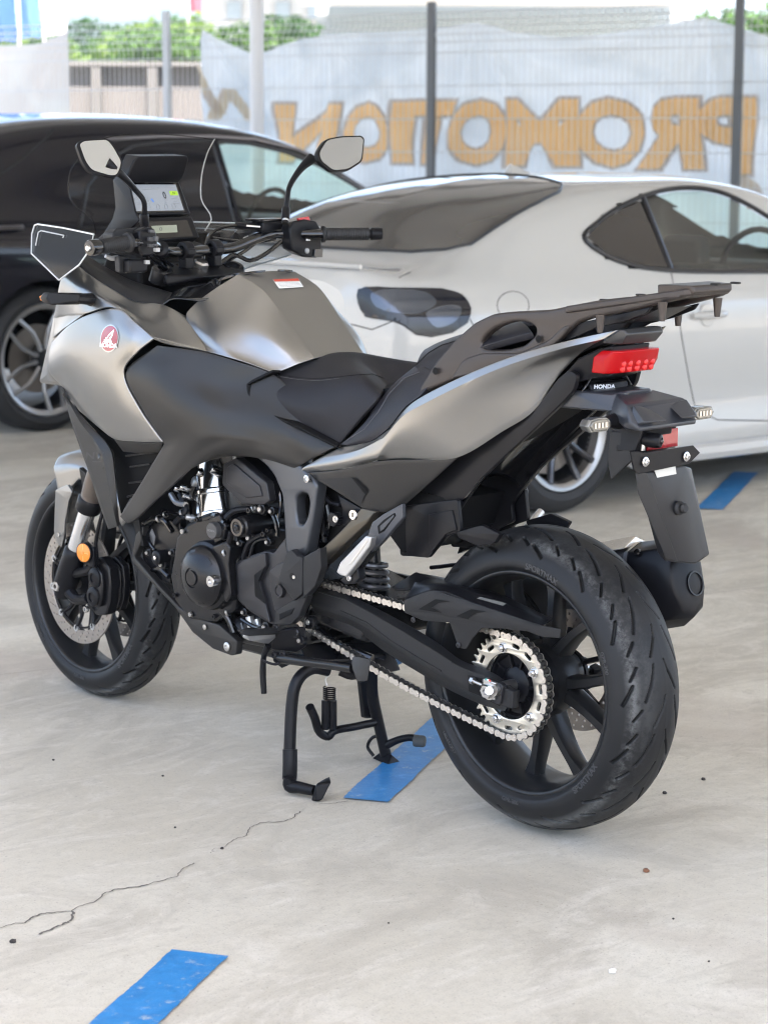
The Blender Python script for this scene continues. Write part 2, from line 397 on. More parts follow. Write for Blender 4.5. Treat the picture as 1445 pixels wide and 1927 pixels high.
# painted blue dashes, one dashed line
def paint_mat():
    m = mat('worn_blue_paint', (.028, .19, .56), .34, var=.0); N = m.node_tree.nodes; L = m.node_tree.links; b = N['Principled BSDF']
    tc = N.new('ShaderNodeTexCoord'); n = N.new('ShaderNodeTexNoise'); n.inputs['Scale'].default_value = 14; n.inputs['Detail'].default_value = 10; n.inputs['Roughness'].default_value = .72; n.inputs['Distortion'].default_value = 1.2; L.new(tc.outputs['Object'], n.inputs['Vector'])
    r = N.new('ShaderNodeValToRGB'); e = r.color_ramp.elements; e[0].position = .3; e[0].color = (.020, .16, .40, 1); e[1].position = .60; e[1].color = (.032, .215, .50, 1)
    e3 = e.new(.72); e3.color = (.13, .33, .66, 1); L.new(n.outputs['Fac'], r.inputs[0]); L.new(r.outputs[0], b.inputs['Base Color'])
    nw = N.new('ShaderNodeTexNoise'); nw.inputs['Scale'].default_value = 34; nw.inputs['Detail'].default_value = 12; nw.inputs['Roughness'].default_value = .78; L.new(tc.outputs['Object'], nw.inputs['Vector']); mw = N.new('ShaderNodeMapRange'); mw.inputs['From Min'].default_value = .56; mw.inputs['From Max'].default_value = .66; mw.inputs['To Max'].default_value = .8; L.new(nw.outputs['Fac'], mw.inputs['Value']); xw = N.new('ShaderNodeMix'); xw.data_type = 'RGBA'; xw.inputs[7].default_value = (.40, .44, .46, 1); L.new(mw.outputs[0], xw.inputs[0]); L.new(r.outputs[0], xw.inputs[6]); L.new(xw.outputs[2], b.inputs['Base Color'])
    n2 = N.new('ShaderNodeTexNoise'); n2.inputs['Scale'].default_value = 60; n2.inputs['Detail'].default_value = 5; L.new(tc.outputs['Object'], n2.inputs['Vector']); bp = N.new('ShaderNodeBump'); bp.inputs['Strength'].default_value = .3; bp.inputs['Distance'].default_value = .003; L.new(n2.outputs['Fac'], bp.inputs['Height']); L.new(bp.outputs[0], b.inputs['Normal'])
    return m
M_BLUE = paint_mat()
ld = Vector((.490, -.8717, 0)).normalized(); ln = Vector((ld.y, -ld.x, 0)); L0 = Vector((-.078, .975, 0))
for t0, t1 in ((-1.6, 0.0), (.952, 2.05), (3.0, 4.1), (5.03, 6.06), (7.1, 8.15)):
    m = MB(); k = 150; vs = []; sh_ = Vector((-.096, -.053, 0)) if t0 > 5 else Vector()
    for i in range(k+1):
        t = t0+(t1-t0)*i/k
        for s in (-1, 1): vs.append(L0+sh_+ld*t+ln*(s*.052+random.uniform(-.0011, .0011)+.001*sin(t*23+s))+Vector((0, 0, .004)))
    m.add(vs, [(2*i, 2*i+1, 2*i+3, 2*i+2) for i in range(k)])
    if 2.9 < t0 < 3.1: m = None
    else: tag(m.link('parking_line', M_BLUE, flat=True), kind='structure')

# cracks and a sawn joint
def ribbon(pts, w, jit, sub=5, z=.0015):
    P2 = [Vector(p) for p in pts]; out = []
    for a, b in zip(P2[:-1], P2[1:]):
        for i in range(sub): out.append(a.lerp(b, i/sub)+(Vector((random.uniform(-1, 1), random.uniform(-1, 1), 0))*jit if i else Vector()))
    out.append(P2[-1]); vs = []
    for i, p in enumerate(out):
        t = (out[min(i+1, len(out)-1)]-out[max(i-1, 0)]); t.z = 0; t.normalize(); n = Vector((-t.y, t.x, 0)); ww = w(i/len(out)) if callable(w) else w
        vs += [p+n*ww*random.uniform(.5, 1.3)+Vector((0, 0, z)), p-n*ww*random.uniform(.5, 1.3)+Vector((0, 0, z))]
    return MB().add(vs, [(2*i, 2*i+1, 2*i+3, 2*i+2) for i in range(len(out)-1)])
M_CRACK = mat('crack_dark', (.13, .115, .10), .95)
M_JOINT = mat('joint_grey', (.24, .22, .20), .95)
c1 = [(0, 1748), (30, 1738), (48, 1738), (62, 1727), (80, 1720), (104, 1718), (135, 1716), (150, 1706), (178, 1699), (200, 1680), (222, 1674), (262, 1670), (290, 1661), (333, 1651), (345, 1635), (366, 1625)]
c2 = [(398, 1607), (404, 1597), (418, 1597), (440, 1581), (465, 1573), (470, 1558), (490, 1549), (530, 1547), (550, 1541), (565, 1528)]
c3 = [(137, 1716), (133, 1734), (120, 1740), (100, 1748), (75, 1760)]
c4 = [(600, 1514), (625, 1513), (655, 1508)]
for c, w in ((c1, lambda t: .0010+.0011*sin(t*7)**2), (c2, lambda t: .0006+.0010*t), (c3, .0026), (c4, .0009)):
    tag(ribbon([PZ_(x, y, 0) for x, y in c], w, .003).link('crack', M_CRACK, flat=True), kind='structure')
a = PZ_(0, 1271, 0); b = PZ_(340, 1232, 0); d = (b-a).normalized()
tag(ribbon([a-d*8, a, b, b+d*9], .0013, .0008, 30, .002).link('joint', M_JOINT, flat=True), kind='structure')

# canopy the vehicles are parked under
M_ROOF = mat('canopy_sheet', (.66, .66, .65), .6)
M_STEELP = mat('painted_steel', (.55, .55, .55), .45)
RX0, RX1, RY0, RY1, RZ = -5.6, 12.5, -13.0, 3.3, 4.2
cn = empty('canopy', (0, 0, 0)); tag(cn, 'light grey steel canopy roof over the parked vehicles', 'canopy')
MB().box(((RX0+RX1)/2, (RY0+RY1)/2, RZ+.06), (RX1-RX0, RY1-RY0, .08)).link('roof', M_ROOF, cn, flat=True)
for i in range(9):
    x = RX0+.5+i*2.45
    MB().box((x, (RY0+RY1)/2, RZ-.1), (.12, RY1-RY0, .22)).link('beam', mat('beam_grey', (.22, .22, .22), .5), cn, flat=True)
pp = PD_(485, 300, 14.0)
MB().cyl((pp.x, pp.y, 0), (pp.x, pp.y, RZ+.01), .045, n=24).link('post', mat('white_post_paint', (.72, .74, .78), .4, bump=.1, bscale=40), cn)
for x, y in ((RX0+.5, RY1-.2), (RX0+.5, -5), (RX1-.4, 5)):
    MB().cyl((x, y, 0), (x, y, RZ+.01), .045, n=20).link('post', MATS['white_post_paint'], cn)

# wire fence
F0 = PD_(322, 300, 18.2); F0.z = 0; fa = radians(-164.2); FD = Vector((cos(fa), sin(fa), 0)); FN = Vector((FD.y, -FD.x, 0))
if FN.dot(CP-F0) < 0: FN = -FN
def FPt(s, z, off=0.0): return F0+FD*s+FN*off+Vector((0, 0, z))
def FS(px, py, off=0.0):       # fence-plane coordinates seen by a photo pixel
    d = ray(px, py); t = ((F0+FN*off-CP).dot(FN))/d.dot(FN); q = CP+d*t; return (q-F0).dot(FD), q.z
FH = FS(322, 40)[1]
M_WIRE = mat('galvanised_wire', (.66, .68, .69), .45, .1)
M_POST1 = mat('galvanised_post', (.48, .50, .52), .5, .2); M_POST2 = mat('grey_post', (.13, .14, .15), .5, .2)
fe = empty('wire_fence', tuple(FPt(0, 0))); tag(fe, 'welded wire mesh fence with vertical bars behind the parked cars', 'fence')
for k in range(-4, 7):
    s0 = k*2.5; m = MB(); w = .0036
    def prof(z): return .0 if z < FH-.22 else (.035*sin((z-(FH-.22))/.22*2*pi))
    zz = [.05, .6, 1.2, FH-.22, FH-.165, FH-.11, FH-.055, FH]
    for i in range(50):
        s = s0+.03+i*.05
        m.tube([FPt(s, z, prof(z)) for z in zz], w, 4, smooth=0, cap=False)
    for z in [.1, .35, .6, .85, 1.1, 1.35, 1.6, 1.85, 2.1, FH-.22, FH-.165, FH-.11, FH-.055, FH]:
        m.tube([FPt(s0+.02, z, prof(z)+.004), FPt(s0+2.48, z, prof(z)+.004)], w*1.15, 4, smooth=0, cap=False)
    link('mesh_panel', mesh_from(m.v, m.f), M_WIRE, fe, flat=True)
    MB().box(tuple(FPt(s0, FH/2+.03, .04)), (.06, .045, FH+.1), Matrix.Rotation(fa, 3, 'Z')).link('post', M_POST1 if k <= 0 else M_POST2, fe, bevel=.004)

# banners hanging on the far side of the fence
def banner_mat(name, c1, c2, c3, sc, tl=.45):
    m = bpy.data.materials.new(name); m.use_nodes = True; N = m.node_tree.nodes; L = m.node_tree.links; N.clear(); out = N.new('ShaderNodeOutputMaterial')
    tc = N.new('ShaderNodeTexCoord'); n = N.new('ShaderNodeTexNoise'); n.inputs['Scale'].default_value = sc; n.inputs['Detail'].default_value = 4; n.inputs['Distortion'].default_value = .8; L.new(tc.outputs['Object'], n.inputs['Vector'])
    r = N.new('ShaderNodeValToRGB'); e = r.color_ramp.elements; e[0].position = .35; e[0].color = (*c1, 1); e[1].position = .55; e[1].color = (*c2, 1); e2 = e.new(.72); e2.color = (*c3, 1); L.new(n.outputs['Fac'], r.inputs[0])
    d = N.new('ShaderNodeBsdfDiffuse'); t = N.new('ShaderNodeBsdfTranslucent'); mx = N.new('ShaderNodeMixShader'); mx.inputs[0].default_value = tl
    L.new(r.outputs[0], d.inputs[0]); L.new(r.outputs[0], t.inputs[0]); L.new(d.outputs[0], mx.inputs[1]); L.new(t.outputs[0], mx.inputs[2]); L.new(mx.outputs[0], out.inputs[0]); return m
def bdisp(s, z, hk, wr):
    o = .012*sin(s*3.1+z*1.2)+.01*sin(s*7+2*z)
    for hs, hz in hk:
        dx, dz = s-hs, hz-z; rr = sqrt(dx*dx+dz*dz); an = atan2(dx, dz)
        o += wr*rr*math.exp(-rr*.8)*(sin(an*9+hs)+.6*sin(an*17+hs*2))*math.exp(-abs(an)*.5)
    return o
def dense(me, L=.05):
    bm = bmesh.new(); bm.from_mesh(me); bmesh.ops.triangulate(bm, faces=bm.faces)
    for _ in range(6):
        es = [e for e in bm.edges if e.calc_length() > L]
        if not es: break
        bmesh.ops.subdivide_edges(bm, edges=es, cuts=1); bmesh.ops.triangulate(bm, faces=bm.faces)
    bm.to_mesh(me); bm.free(); return me
def banner(name, label, top, zb, mt, hooks, wr):
    ts = [FS(*p, -.03) for p in top]; s0, s1 = ts[0][0], ts[-1][0]; n = int((s1-s0)/.03); mz = 60
    ss = np.linspace(s0, s1, n); tz = np.interp(ss, [t[0] for t in ts], [t[1] for t in ts])
    hk = [FS(*h, -.03) for h in hooks]; vs = []
    for i, s in enumerate(ss):
        for j in range(mz+1):
            z = zb+(tz[i]-zb)*j/mz; o = bdisp(s, z, hk, wr)
            vs.append(FPt(s, z, -.26+o))
    fs = [(i*(mz+1)+j, (i+1)*(mz+1)+j, (i+1)*(mz+1)+j+1, i*(mz+1)+j+1) for i in range(n-1) for j in range(mz)]
    e = empty(name, tuple(FPt(s0, zb, -.1))); tag(e, label, 'banner')
    link('cloth', mesh_from(vs, fs), mt, e)
    hm = MB()
    return e
ba = banner('banner', 'pale blue grey cloth banner with big orange letters seen in reverse behind the wire fence',
            [(349, 52), (380, 70), (448, 100), (475, 93), (498, 82), (540, 72), (598, 63), (720, 57), (803, 50), (870, 39), (950, 60), (1035, 68), (1120, 60), (1190, 48), (1298, 29), (1345, 42), (1391, 56), (1445, 74), (1560, 40), (1640, 60), (1800, 30)], .35,
            banner_mat('banner_cloth', (.58, .64, .68), (.80, .84, .86), (.72, .77, .80), .9), [(349, 52), (598, 63), (870, 39), (1298, 29), (1560, 40)], .10)
bb = banner('banner', 'cream cloth banner on the fence at the far left of the lot', [(-330, 60), (-200, 92), (0, 84), (40, 80), (95, 57)], .35,
            banner_mat('banner_cream', (.68, .62, .56), (.74, .72, .66), (.72, .64, .40), 1.1), [(-330, 60), (95, 57)], .05)
# printed letters, read from behind
M_LET = banner_mat('orange_print', (.96, .62, .30), (.97, .65, .34), (.95, .66, .38), 1.5, .1); M_LED = banner_mat('brown_print', (.54, .50, .48), (.58, .54, .52), (.55, .52, .49), 2.0, .1)
HK1 = [FS(*h, -.03) for h in [(349, 52), (598, 63), (870, 39), (1298, 29), (1560, 40)]]
LETS = [('P', 1311, 1418, 184, 327), ('R', 1204, 1313, 185, 318), ('O', 1084, 1213, 185, 315), ('M', 947, 1087, 187, 312), ('O', 849, 945, 188, 310), ('T', 767, 849, 190, 308), ('I', 738, 778, 192, 306), ('O', 648, 732, 193, 305), ('N', 520, 636, 196, 304)]
for ch, x0, x1, y0, y1 in LETS:
    for nm, bo, mt, off, gr in (('letter_outline', .075, M_LED, -.26, 6), ('letter', .045, M_LET, -.25, 0)):
        me = text_me(ch, 1, bo); co = np.array([v.co[:] for v in me.vertices]); lo = co.min(0); hi = co.max(0)
        sa, za = FS(x0-gr, y0-gr, off); sb, zb = FS(x1+gr, y1+gr, off)
        z_top = FS((x0+x1)/2, y0-gr, off)[1]; z_bot = FS((x0+x1)/2, y1+gr, off)[1]
        for v in me.vertices:
            u = (v.co.x-lo[0])/(hi[0]-lo[0]); w = (v.co.y-lo[1])/(hi[1]-lo[1]); v.co = Vector((sb+(sa-sb)*u, 0, z_bot+(z_top-z_bot)*w))
        dense(me)
        for v in me.vertices: v.co = FPt(v.co.x, v.co.z, -.26+bdisp(v.co.x, v.co.z, HK1, .10)+(.006 if gr else .012))
        o = link(nm, me, mt, ba, flat=True)
# faint prints of the banner
M_FPR = banner_mat('faint_print', (.66, .58, .50), (.70, .60, .44), (.58, .50, .46), 3)
m = MB()
for poly in ([(390, 225), (420, 165), (440, 168), (470, 228), (455, 228), (430, 190), (408, 228)], [(368, 120), (385, 130), (420, 215), (404, 215)], [(1372, 335), (1400, 322), (1430, 345), (1445, 380), (1380, 380)]):
    me = mesh_from([Vector((FS(*p, -.26)[0], 0, FS(*p, -.26)[1])) for p in poly], [tuple(range(len(poly)))]); dense(me)
    for v in me.vertices: v.co = FPt(v.co.x, v.co.z, -.26+bdisp(v.co.x, v.co.z, HK1, .10)+.008)
    link('faded_print', me, M_FPR, ba, flat=True)


# ---- beyond the fence
def back(px, D, z=0.0): q = PD_(px, 274, D); q.z = z; return q
BR = Matrix.Rotation(YAW-pi/2, 3, 'Z')        # boxes facing roughly along the view
def bbox_px(mb, x0, x1, z0, z1, D, depth):
    a = back(x0, D); b = back(x1, D); c = (a+b)/2; mb.box((c.x, c.y, (z0+z1)/2), ((b-a).length, depth, z1-z0), BR)
def zpx(py, D): return CP.z+(274-py)/FPX*D
wl = empty('retaining_wall', tuple(back(200, 26))); tag(wl, 'low weathered grey concrete wall behind the fence gap', 'wall')
m = MB(); bbox_px(m, -900, 900, 0, zpx(130, 26), 26, .3); m.link('wall', mat('grey_block', (.15, .145, .14), .85, bump=.5, bscale=20, var=.12, vscale=3), wl, flat=True)
m = MB(); bbox_px(m, -900, 900, zpx(130, 26), zpx(122, 26), 25.9, .5); m.link('coping', mat('coping_grey', (.16, .155, .15), .8), wl, flat=True)
for x in (-150, 30, 186, 290, 420, 560):
    m = MB(); bbox_px(m, x-9, x+9, 0, zpx(131, 25.7), 25.75, .25); m.link('pillar', mat('pillar_grey', (.135, .13, .125), .8), wl, flat=True)
m = MB(); bbox_px(m, -900, 900, 0, zpx(166, 25.75), 25.78, .1); m.link('render_panel', mat('render_grey', (.155, .145, .14), .85, var=.1, vscale=2), wl, flat=True)

bd = empty('building', tuple(back(930, 34))); tag(bd, 'low white building with a wide flat eave beyond the banner', 'building')
m = MB(); bbox_px(m, 560, 1290, zpx(6, 33), zpx(-30, 33), 33, 3.0); m.link('roof', mat('white_fascia', (.72, .72, .74), .6), bd, flat=True)
m = MB(); bbox_px(m, 600, 1270, 0, zpx(4, 35), 36, 2.5); m.link('wall', mat('pale_wall', (.42, .46, .47), .7), bd, flat=True)
for x0, x1 in ((620, 1255),):
    m = MB(); bbox_px(m, x0, x1, 1.0, zpx(14, 34.6), 34.7, .1); m.link('window', mat('teal_window', (.30, .35, .37), .4), bd, flat=True)
b2 = empty('building', tuple(back(460, 48))); tag(b2, 'small beige house left of the white pole far behind the wall', 'building')
m = MB(); bbox_px(m, 400, 640, 0, zpx(-40, 48), 48, 5); m.link('wall', mat('beige_wall', (.5, .5, .48), .8), b2, flat=True)
m = MB(); bbox_px(m, 385, 655, zpx(-40, 46), zpx(-55, 46), 47.5, 6.6); m.link('roof', mat('tin_roof', (.35, .37, .38), .6), b2, flat=True)
for x in (430, 520, 580): m = MB(); bbox_px(m, x, x+26, zpx(40, 45), zpx(8, 45), 45.45, .1); m.link('window', MATS['teal_window'], b2, flat=True)

def leaf_cloud(centres, n, size, seed):
    r = np.random.default_rng(seed); vs = []; fs = []
    for (c, rad) in centres:
        for _ in range(n):
            d = r.normal(size=3); d /= np.linalg.norm(d); q = np.array(c)+d*np.array(rad)*(r.random()**.35)
            a = r.normal(size=3); a /= np.linalg.norm(a); b = np.cross(a, r.normal(size=3)); b /= np.linalg.norm(b); s = size*(.5+r.random())
            k = len(vs); vs += [q-a*s, q+b*s*.45, q+a*s, q-b*s*.45]; fs.append((k, k+1, k+2, k+3))
    return mesh_from(vs, fs)
def leafmat(name, c):
    m = mat(name, c, .55, var=.45, vscale=1.6); b = m.node_tree.nodes['Principled BSDF']; b.inputs['Subsurface Weight'].default_value = 0
    N = m.node_tree.nodes; L = m.node_tree.links; t = N.new('ShaderNodeBsdfTranslucent'); t.inputs[0].default_value = (c[0]*1.3, c[1]*1.5, c[2], 1); mx = N.new('ShaderNodeMixShader'); mx.inputs[0].default_value = .35
    L.new(b.outputs[0], mx.inputs[1]); L.new(t.outputs[0], mx.inputs[2]); L.new(mx.outputs[0], N['Material Output'].inputs[0]); return m
LG = [leafmat('leaf_light', (.16, .24, .05)), leafmat('leaf_mid', (.09, .17, .04)), leafmat('leaf_dark', (.045, .10, .03))]
BUSH = [(-250, 60, 0), (-140, 52, 1), (-40, 62, 0), (60, 66, 1), (130, 70, 0), (190, 74, 1), (250, 78, 0), (310, 68, 1), (372, 60, 0), (450, 60, 1), (560, 50, 2)]
where = ['far left beyond the frame edge', 'left end of the row behind the wall', 'above the cream banner', 'beside the cream banner edge', 'second from the cream banner', 'in the middle of the fence gap', 'left of the light grey fence post', 'directly behind the light grey fence post', 'between the fence post and the big banner', 'behind the white pole', 'right of the white pole']
for i, (x, yt, c) in enumerate(BUSH):
    D = 29+random.uniform(-1, 2); b0 = back(x, D); zt = zpx(yt, D); e = empty('shrub', tuple(b0)); tag(e, 'bushy green shrub, ' + where[i], 'shrub', 'green shrubs behind the retaining wall')
    cs = [((b0.x+random.uniform(-.5, .5), b0.y+random.uniform(-.5, .5), z), (.55, .55, .35)) for z in np.linspace(1.5, zt-.25, 4) for _ in range(2)]
    link('crown', leaf_cloud(cs, 420, .07, i), LG[c], e, flat=True)
    MB().cyl((b0.x, b0.y, 0), (b0.x, b0.y, 1.9), .08, .04, 8).link('trunk', mat('bark', (.12, .09, .07), .9), e)
for i, (x, yt, D, c, lab) in enumerate([(215, 28, 60, 2, 'dark green rounded tree under the distant hills'), (300, 22, 55, 1, 'green tree left of the fence post in the distance'), (350, 30, 50, 0, 'bright green tree right of the fence post in the distance'), (1425, 8, 40, 1, 'green tree in the upper right corner beyond the banner'), (60, 50, 58, 1, 'green tree beyond the cream banner')]):
    b0 = back(x, D); zt = zpx(yt, D); e = empty('tree', tuple(b0)); tag(e, lab, 'tree')
    cs = [((b0.x+random.uniform(-1.2, 1.2), b0.y+random.uniform(-1.2, 1.2), random.uniform(1.6, zt-.5)), (.9, .9, .6)) for _ in range(14)]
    link('crown', leaf_cloud(cs, 350, .13, 50+i), LG[c], e, flat=True)
    MB().cyl((b0.x, b0.y, 0), (b0.x, b0.y, zt*.8), .16, .06, 8).link('trunk', MATS['bark'], e)
# hills
def hill(D, prof, name, mt):
    vs = []; k = len(prof)
    for x, y in prof: p = back(x, D); vs.append(p.copy()); q = p.copy(); q.z = zpx(y, D); vs.append(q); r_ = back(x, D*1.5); r_.z = 0; vs.append(r_)
    fs = []
    for i in range(k-1): fs += [(3*i, 3*i+3, 3*i+4, 3*i+1), (3*i+1, 3*i+4, 3*i+5, 3*i+2)]
    tag(link(name, mesh_from(vs, fs), mt), kind='structure')
hp = []; 
for i in range(90):
    x = -900+i*40; hp.append((x, 40-24*math.exp(-((x-210)/170)**2)-14*math.exp(-((x-700)/300)**2)-10*sin(x*.004)+3*sin(x*.031)+2*sin(x*.077)))
hill(900, hp, 'hill', mat('hill_forest', (.055, .10, .075), .9, var=.2, vscale=.02))
# flags and flag poles at the left edge
def flag(px, D, cols, label, w=.5, h0=2.2):
    b0 = back(px, D); e = empty('feather_flag', tuple(b0)); tag(e, label, 'flag')
    MB().cyl((b0.x, b0.y, 0), (b0.x, b0.y, 4.2), .02, n=8).link('pole', M_STEELP, e)
    vs = []; R = CR_.copy(); R.z = 0; R.normalize()
    for i in range(9):
        for j in range(21): vs.append(b0+R*(w*i/8)+CF_*(.05*sin(i*.9+j*.35))+Vector((0, 0, h0+2.0*j/20)))
    me = mesh_from(vs, [(i*21+j, (i+1)*21+j, (i+1)*21+j+1, i*21+j+1) for i in range(8) for j in range(20)])
    link('cloth', me, cols, e)
flag(-20, 24, mat('flag_blue', (.05, .12, .42), .8, var=.3, vscale=3), 'blue feather flag at the upper left edge', .32, 2.5)
flag(42, 24, mat('flag_navy', (.10, .20, .50), .8, var=.3, vscale=4), 'light blue feather flag beside the blue one at upper left', .22, 2.55)
flag(88, 25, mat('flag_white', (.75, .74, .8), .8), 'white feather flag right of the blue flags', .25, 2.62)
flag(358, 42, mat('flag_red', (.62, .10, .13), .8), 'red feather flag above the fence left of the white pole', .25, 3.9)

# small stones and crumbs lying on the slab
M_ST = [mat('stone_dark', (.035, .03, .028), .8), mat('leaf_brown', (.16, .07, .035), .8), mat('chalk_white', (.75, .74, .72), .8)]
for (x, y, r_, c, lab) in [(25, 1774, .0062, 0, 'black pebble near the branching crack at the lower left'), (418, 1598, .0038, 0, 'small dark pebble sitting on the long crack'), (1323, 1468, .005, 0, 'dark pebble farthest right of the rear tyre'),
        (1250, 1494, .0052, 0, 'flat dark crumb just right of the rear tyre'), (1215, 1641, .0062, 1, 'brown dry crumb in front of the rear tyre'), (1152, 1831, .0065, 2, 'white pebble near the bottom edge'),
        (731, 1738, .0022, 0, 'tiny dark grain on the bare slab between the two blue dashes'), (1266, 1730, .0025, 0, 'tiny dark grain right of the brown crumb'), (1333, 1810, .0024, 0, 'tiny dark grain right of the white pebble'),
        (101, 1431, .003, 0, 'dark grain on the slab left of the front tyre, nearest the edge'), (307, 1461, .003, 0, 'dark sliver on the slab left of the centre stand'), (330, 1558, .0026, 0, 'dark grain above the long crack'), (1158, 1446, .003, 0, 'dark grain beside the rear tyre shadow')]:
    bm = bmesh.new(); bmesh.ops.create_icosphere(bm, subdivisions=2, radius=r_)
    for v in bm.verts: v.co *= random.uniform(.75, 1.2); v.co.z *= .7
    me = bpy.data.meshes.new('p'); bm.to_mesh(me); bm.free(); c0 = PZ_(x, y, 0); me.transform(Matrix.Translation((0, 0, r_*.55)))
    o = link('pebble', me, M_ST[c], flat=True); o.location = c0; tag(o, lab, 'pebble')

# ================================================================== PARKED CARS
def car_wheel(car, c, ax, R, rr, style, w=.21):
    ax = Vector(ax).normalized(); c = Vector(c)
    e = tag(empty('wheel', tuple(c)), None); e.parent = car; e.matrix_parent_inverse = parent_inv(car)
    MB().lathe(c, ax, [(rr-.005, -.02), (rr+.01, .004), (rr+.035, .012), (R-.035, .006), (R-.012, -.012), (R, -.04), (R, -w+.04), (R-.02, -w), (rr, -w)], 72).link('tyre', mat('car_tyre', (.02, .02, .021), .7), e)
    lip = mat('machined_lip', (.30, .295, .29), .3, .9); drk = mat('car_rim_dark', (.035, .036, .04), .3, .6); sil = mat('car_rim_silver', (.42, .42, .43), .3, .85)
    MB().lathe(c, ax, [(rr-.03, -.06), (rr-.028, -.012), (rr-.014, 0), (rr, .002), (rr+.004, -.006)], 72).link('rim_lip', lip if style == 5 else sil, e)
    MB().lathe(c, ax, [(rr-.01, -w), (rr-.028, -w+.02), (rr-.03, -.05)], 60).link('rim_barrel', drk, e)
    MB().lathe(c, ax, [(0, -.09), (.17, -.09), (.17, -.10), (0, -.10)], 40).link('brake_disc', M_DISC, e)
    t = Vector((0, 0, 1)); e1 = t.cross(ax).normalized(); e2 = ax.cross(e1)
    if style == 5:
        for k in range(5):
            m = MB()
            for s_ in (-1, 1):
                a0 = 2*pi*k/5+.35+s_*.10; a1 = 2*pi*k/5+.35+s_*.25
                A = c+(e1*cos(a0)+e2*sin(a0))*.045-ax*.035; B = c+(e1*cos(a1)+e2*sin(a1))*(rr-.022)-ax*.012
                mid = A.lerp(B, .5)-ax*.006; m.tube([A, mid, B], [.018, .014, .016], 8)
            m.link('spoke', mat('spoke_dark', (.07, .07, .075), .25, .8), e)
        MB().lathe(c, ax, [(0, -.018), (.04, -.02), (.06, -.035), (.07, -.06), (0, -.06)], 32).link('hub', drk, e)
    else:
        for k in range(10):
            m = MB(); a = 2*pi*k/10+.2; b = a+(.16 if k % 2 else -.16)
            A = c+(e1*cos(a)+e2*sin(a))*.05-ax*.03; K = c+(e1*cos(a)+e2*sin(a))*(rr*.55)-ax*.018; B = c+(e1*cos(b)+e2*sin(b))*(rr-.02)-ax*.01
            m.tube([A, K, B], [.012, .011, .013], 6, smooth=2); m.link('spoke', sil, e)
        MB().lathe(c, ax, [(0, -.018), (.04, -.02), (.07, -.035), (.07, -.06), (0, -.06)], 32).link('hub', drk, e)
    return e

def build_car(name, label, Pw, half, head, stations, wb, R, rr, style, paint, holes, arch=.345):
    h = Vector((cos(head), sin(head), 0)); n = Vector((h.y, -h.x, 0)); O = Vector(Pw)-n*half
    car = empty(name, tuple(O)); tag(car, label, 'car')
    W3 = lambda s, t, z: O+h*s+n*t+Vector((0, 0, z))
    A = np.array([[(s, t, z) for t, z in pr] for s, pr in stations], float)
    rows = [crv(A[i], 7) for i in range(len(A))]; B = np.array([crv(np.array([r[j] for r in rows]), 12) for j in range(rows[0].shape[0])])
    nj, ns = B.shape[:2]
    loc = B.reshape(-1, 3); vs = [W3(*v) for v in loc]; F = [(j*ns+i, j*ns+i+1, (j+1)*ns+i+1, (j+1)*ns+i) for j in range(nj-1) for i in range(ns-1)]
    full = mesh_from(vs, F); tree = bvh(full)
    keep = []; snap = {}
    for f in F:
        c = sum((Vector(loc[i]) for i in f), Vector())/4; drop = False
        for ws in (0, wb):
            if sqrt((c.x-ws)**2+(c.z-R)**2) < arch and c.z < .85 and c.y > half-.3: drop = True
        if not drop:
            px, py = toxy(sum((vs[i] for i in f), Vector())/4)
            if c.z > .8 and any(inpoly(px, py, hp) for hp in holes): drop = True
        if not drop: keep.append(f)
    for i, v in enumerate(loc):
        for ws in (0, wb):
            d = sqrt((v[0]-ws)**2+(v[2]-R)**2)
            if abs(d-arch) < .03 and v[2] < .85 and v[1] > half-.3:
                q = Vector((v[0]-ws, 0, v[2]-R)).normalized()*arch; vs[i] = W3(ws+q.x, v[1], R+q.z)
    me = mesh_from(vs, keep)
    Mr = Matrix.Translation(O) @ Matrix(((1-2*n.x*n.x, -2*n.x*n.y, 0, 0), (-2*n.x*n.y, 1-2*n.y*n.y, 0, 0), (0, 0, 1, 0), (0, 0, 0, 1))) @ Matrix.Translation(-O)
    def mirr(m_): m2 = m_.copy(); m2.transform(Mr); m2.flip_normals(); m2.update(); return m2
    orient(me, n+Vector((0, 0, .3)))
    # end caps
    body = join_me(me, mirr(me)); bm = bmesh.new(); bm.from_mesh(body); bmesh.ops.remove_doubles(bm, verts=bm.verts, dist=.002); bm.to_mesh(body); bm.free()
    link('body', body, paint, car, smooth=60)
    capv = [W3(*B[j, 0]) for j in range(nj)]+[Mr @ W3(*B[j, 0]) for j in range(nj-2, -1, -1)]
    link('rear_panel', mesh_from(capv, [tuple(range(len(capv)))]), paint, car, flat=True)
    capv = [W3(*B[j, -1]) for j in range(nj)]+[Mr @ W3(*B[j, -1]) for j in range(nj-2, -1, -1)]
    link('front_panel', mesh_from(capv, [tuple(range(len(capv)))]), M_BLACK, car, flat=True)
    # arches, floor, wheels
    for ws in (0, wb):
        for sg in (1, -1):
            ax = n*sg; c = W3(ws, sg*(half-.02), R)
            MB().lathe(c, ax, [(arch-.002, .01), (arch-.002, -.32), (0, -.32)], 48, -.30, pi+.30).link('wheel_arch', M_DEEP, car)
            car_wheel(car, W3(ws, sg*half*.993, R), ax, R, rr, style)
    rot = Matrix(((h.x, n.x, 0), (h.y, n.y, 0), (0, 0, 1)))
    MB().box(tuple(W3(wb/2+.05, 0, .34)), (wb-arch*2-.15, half*1.7, .3), rot).link('floor', M_DEEP, car, flat=True)
    MB().box(tuple(W3(wb/2, 0, .45)), (wb+1.1, half*1.0, .35), rot).link('underbody', M_DEEP, car, flat=True)
    return car, W3, n, h, tree, mirr, rot

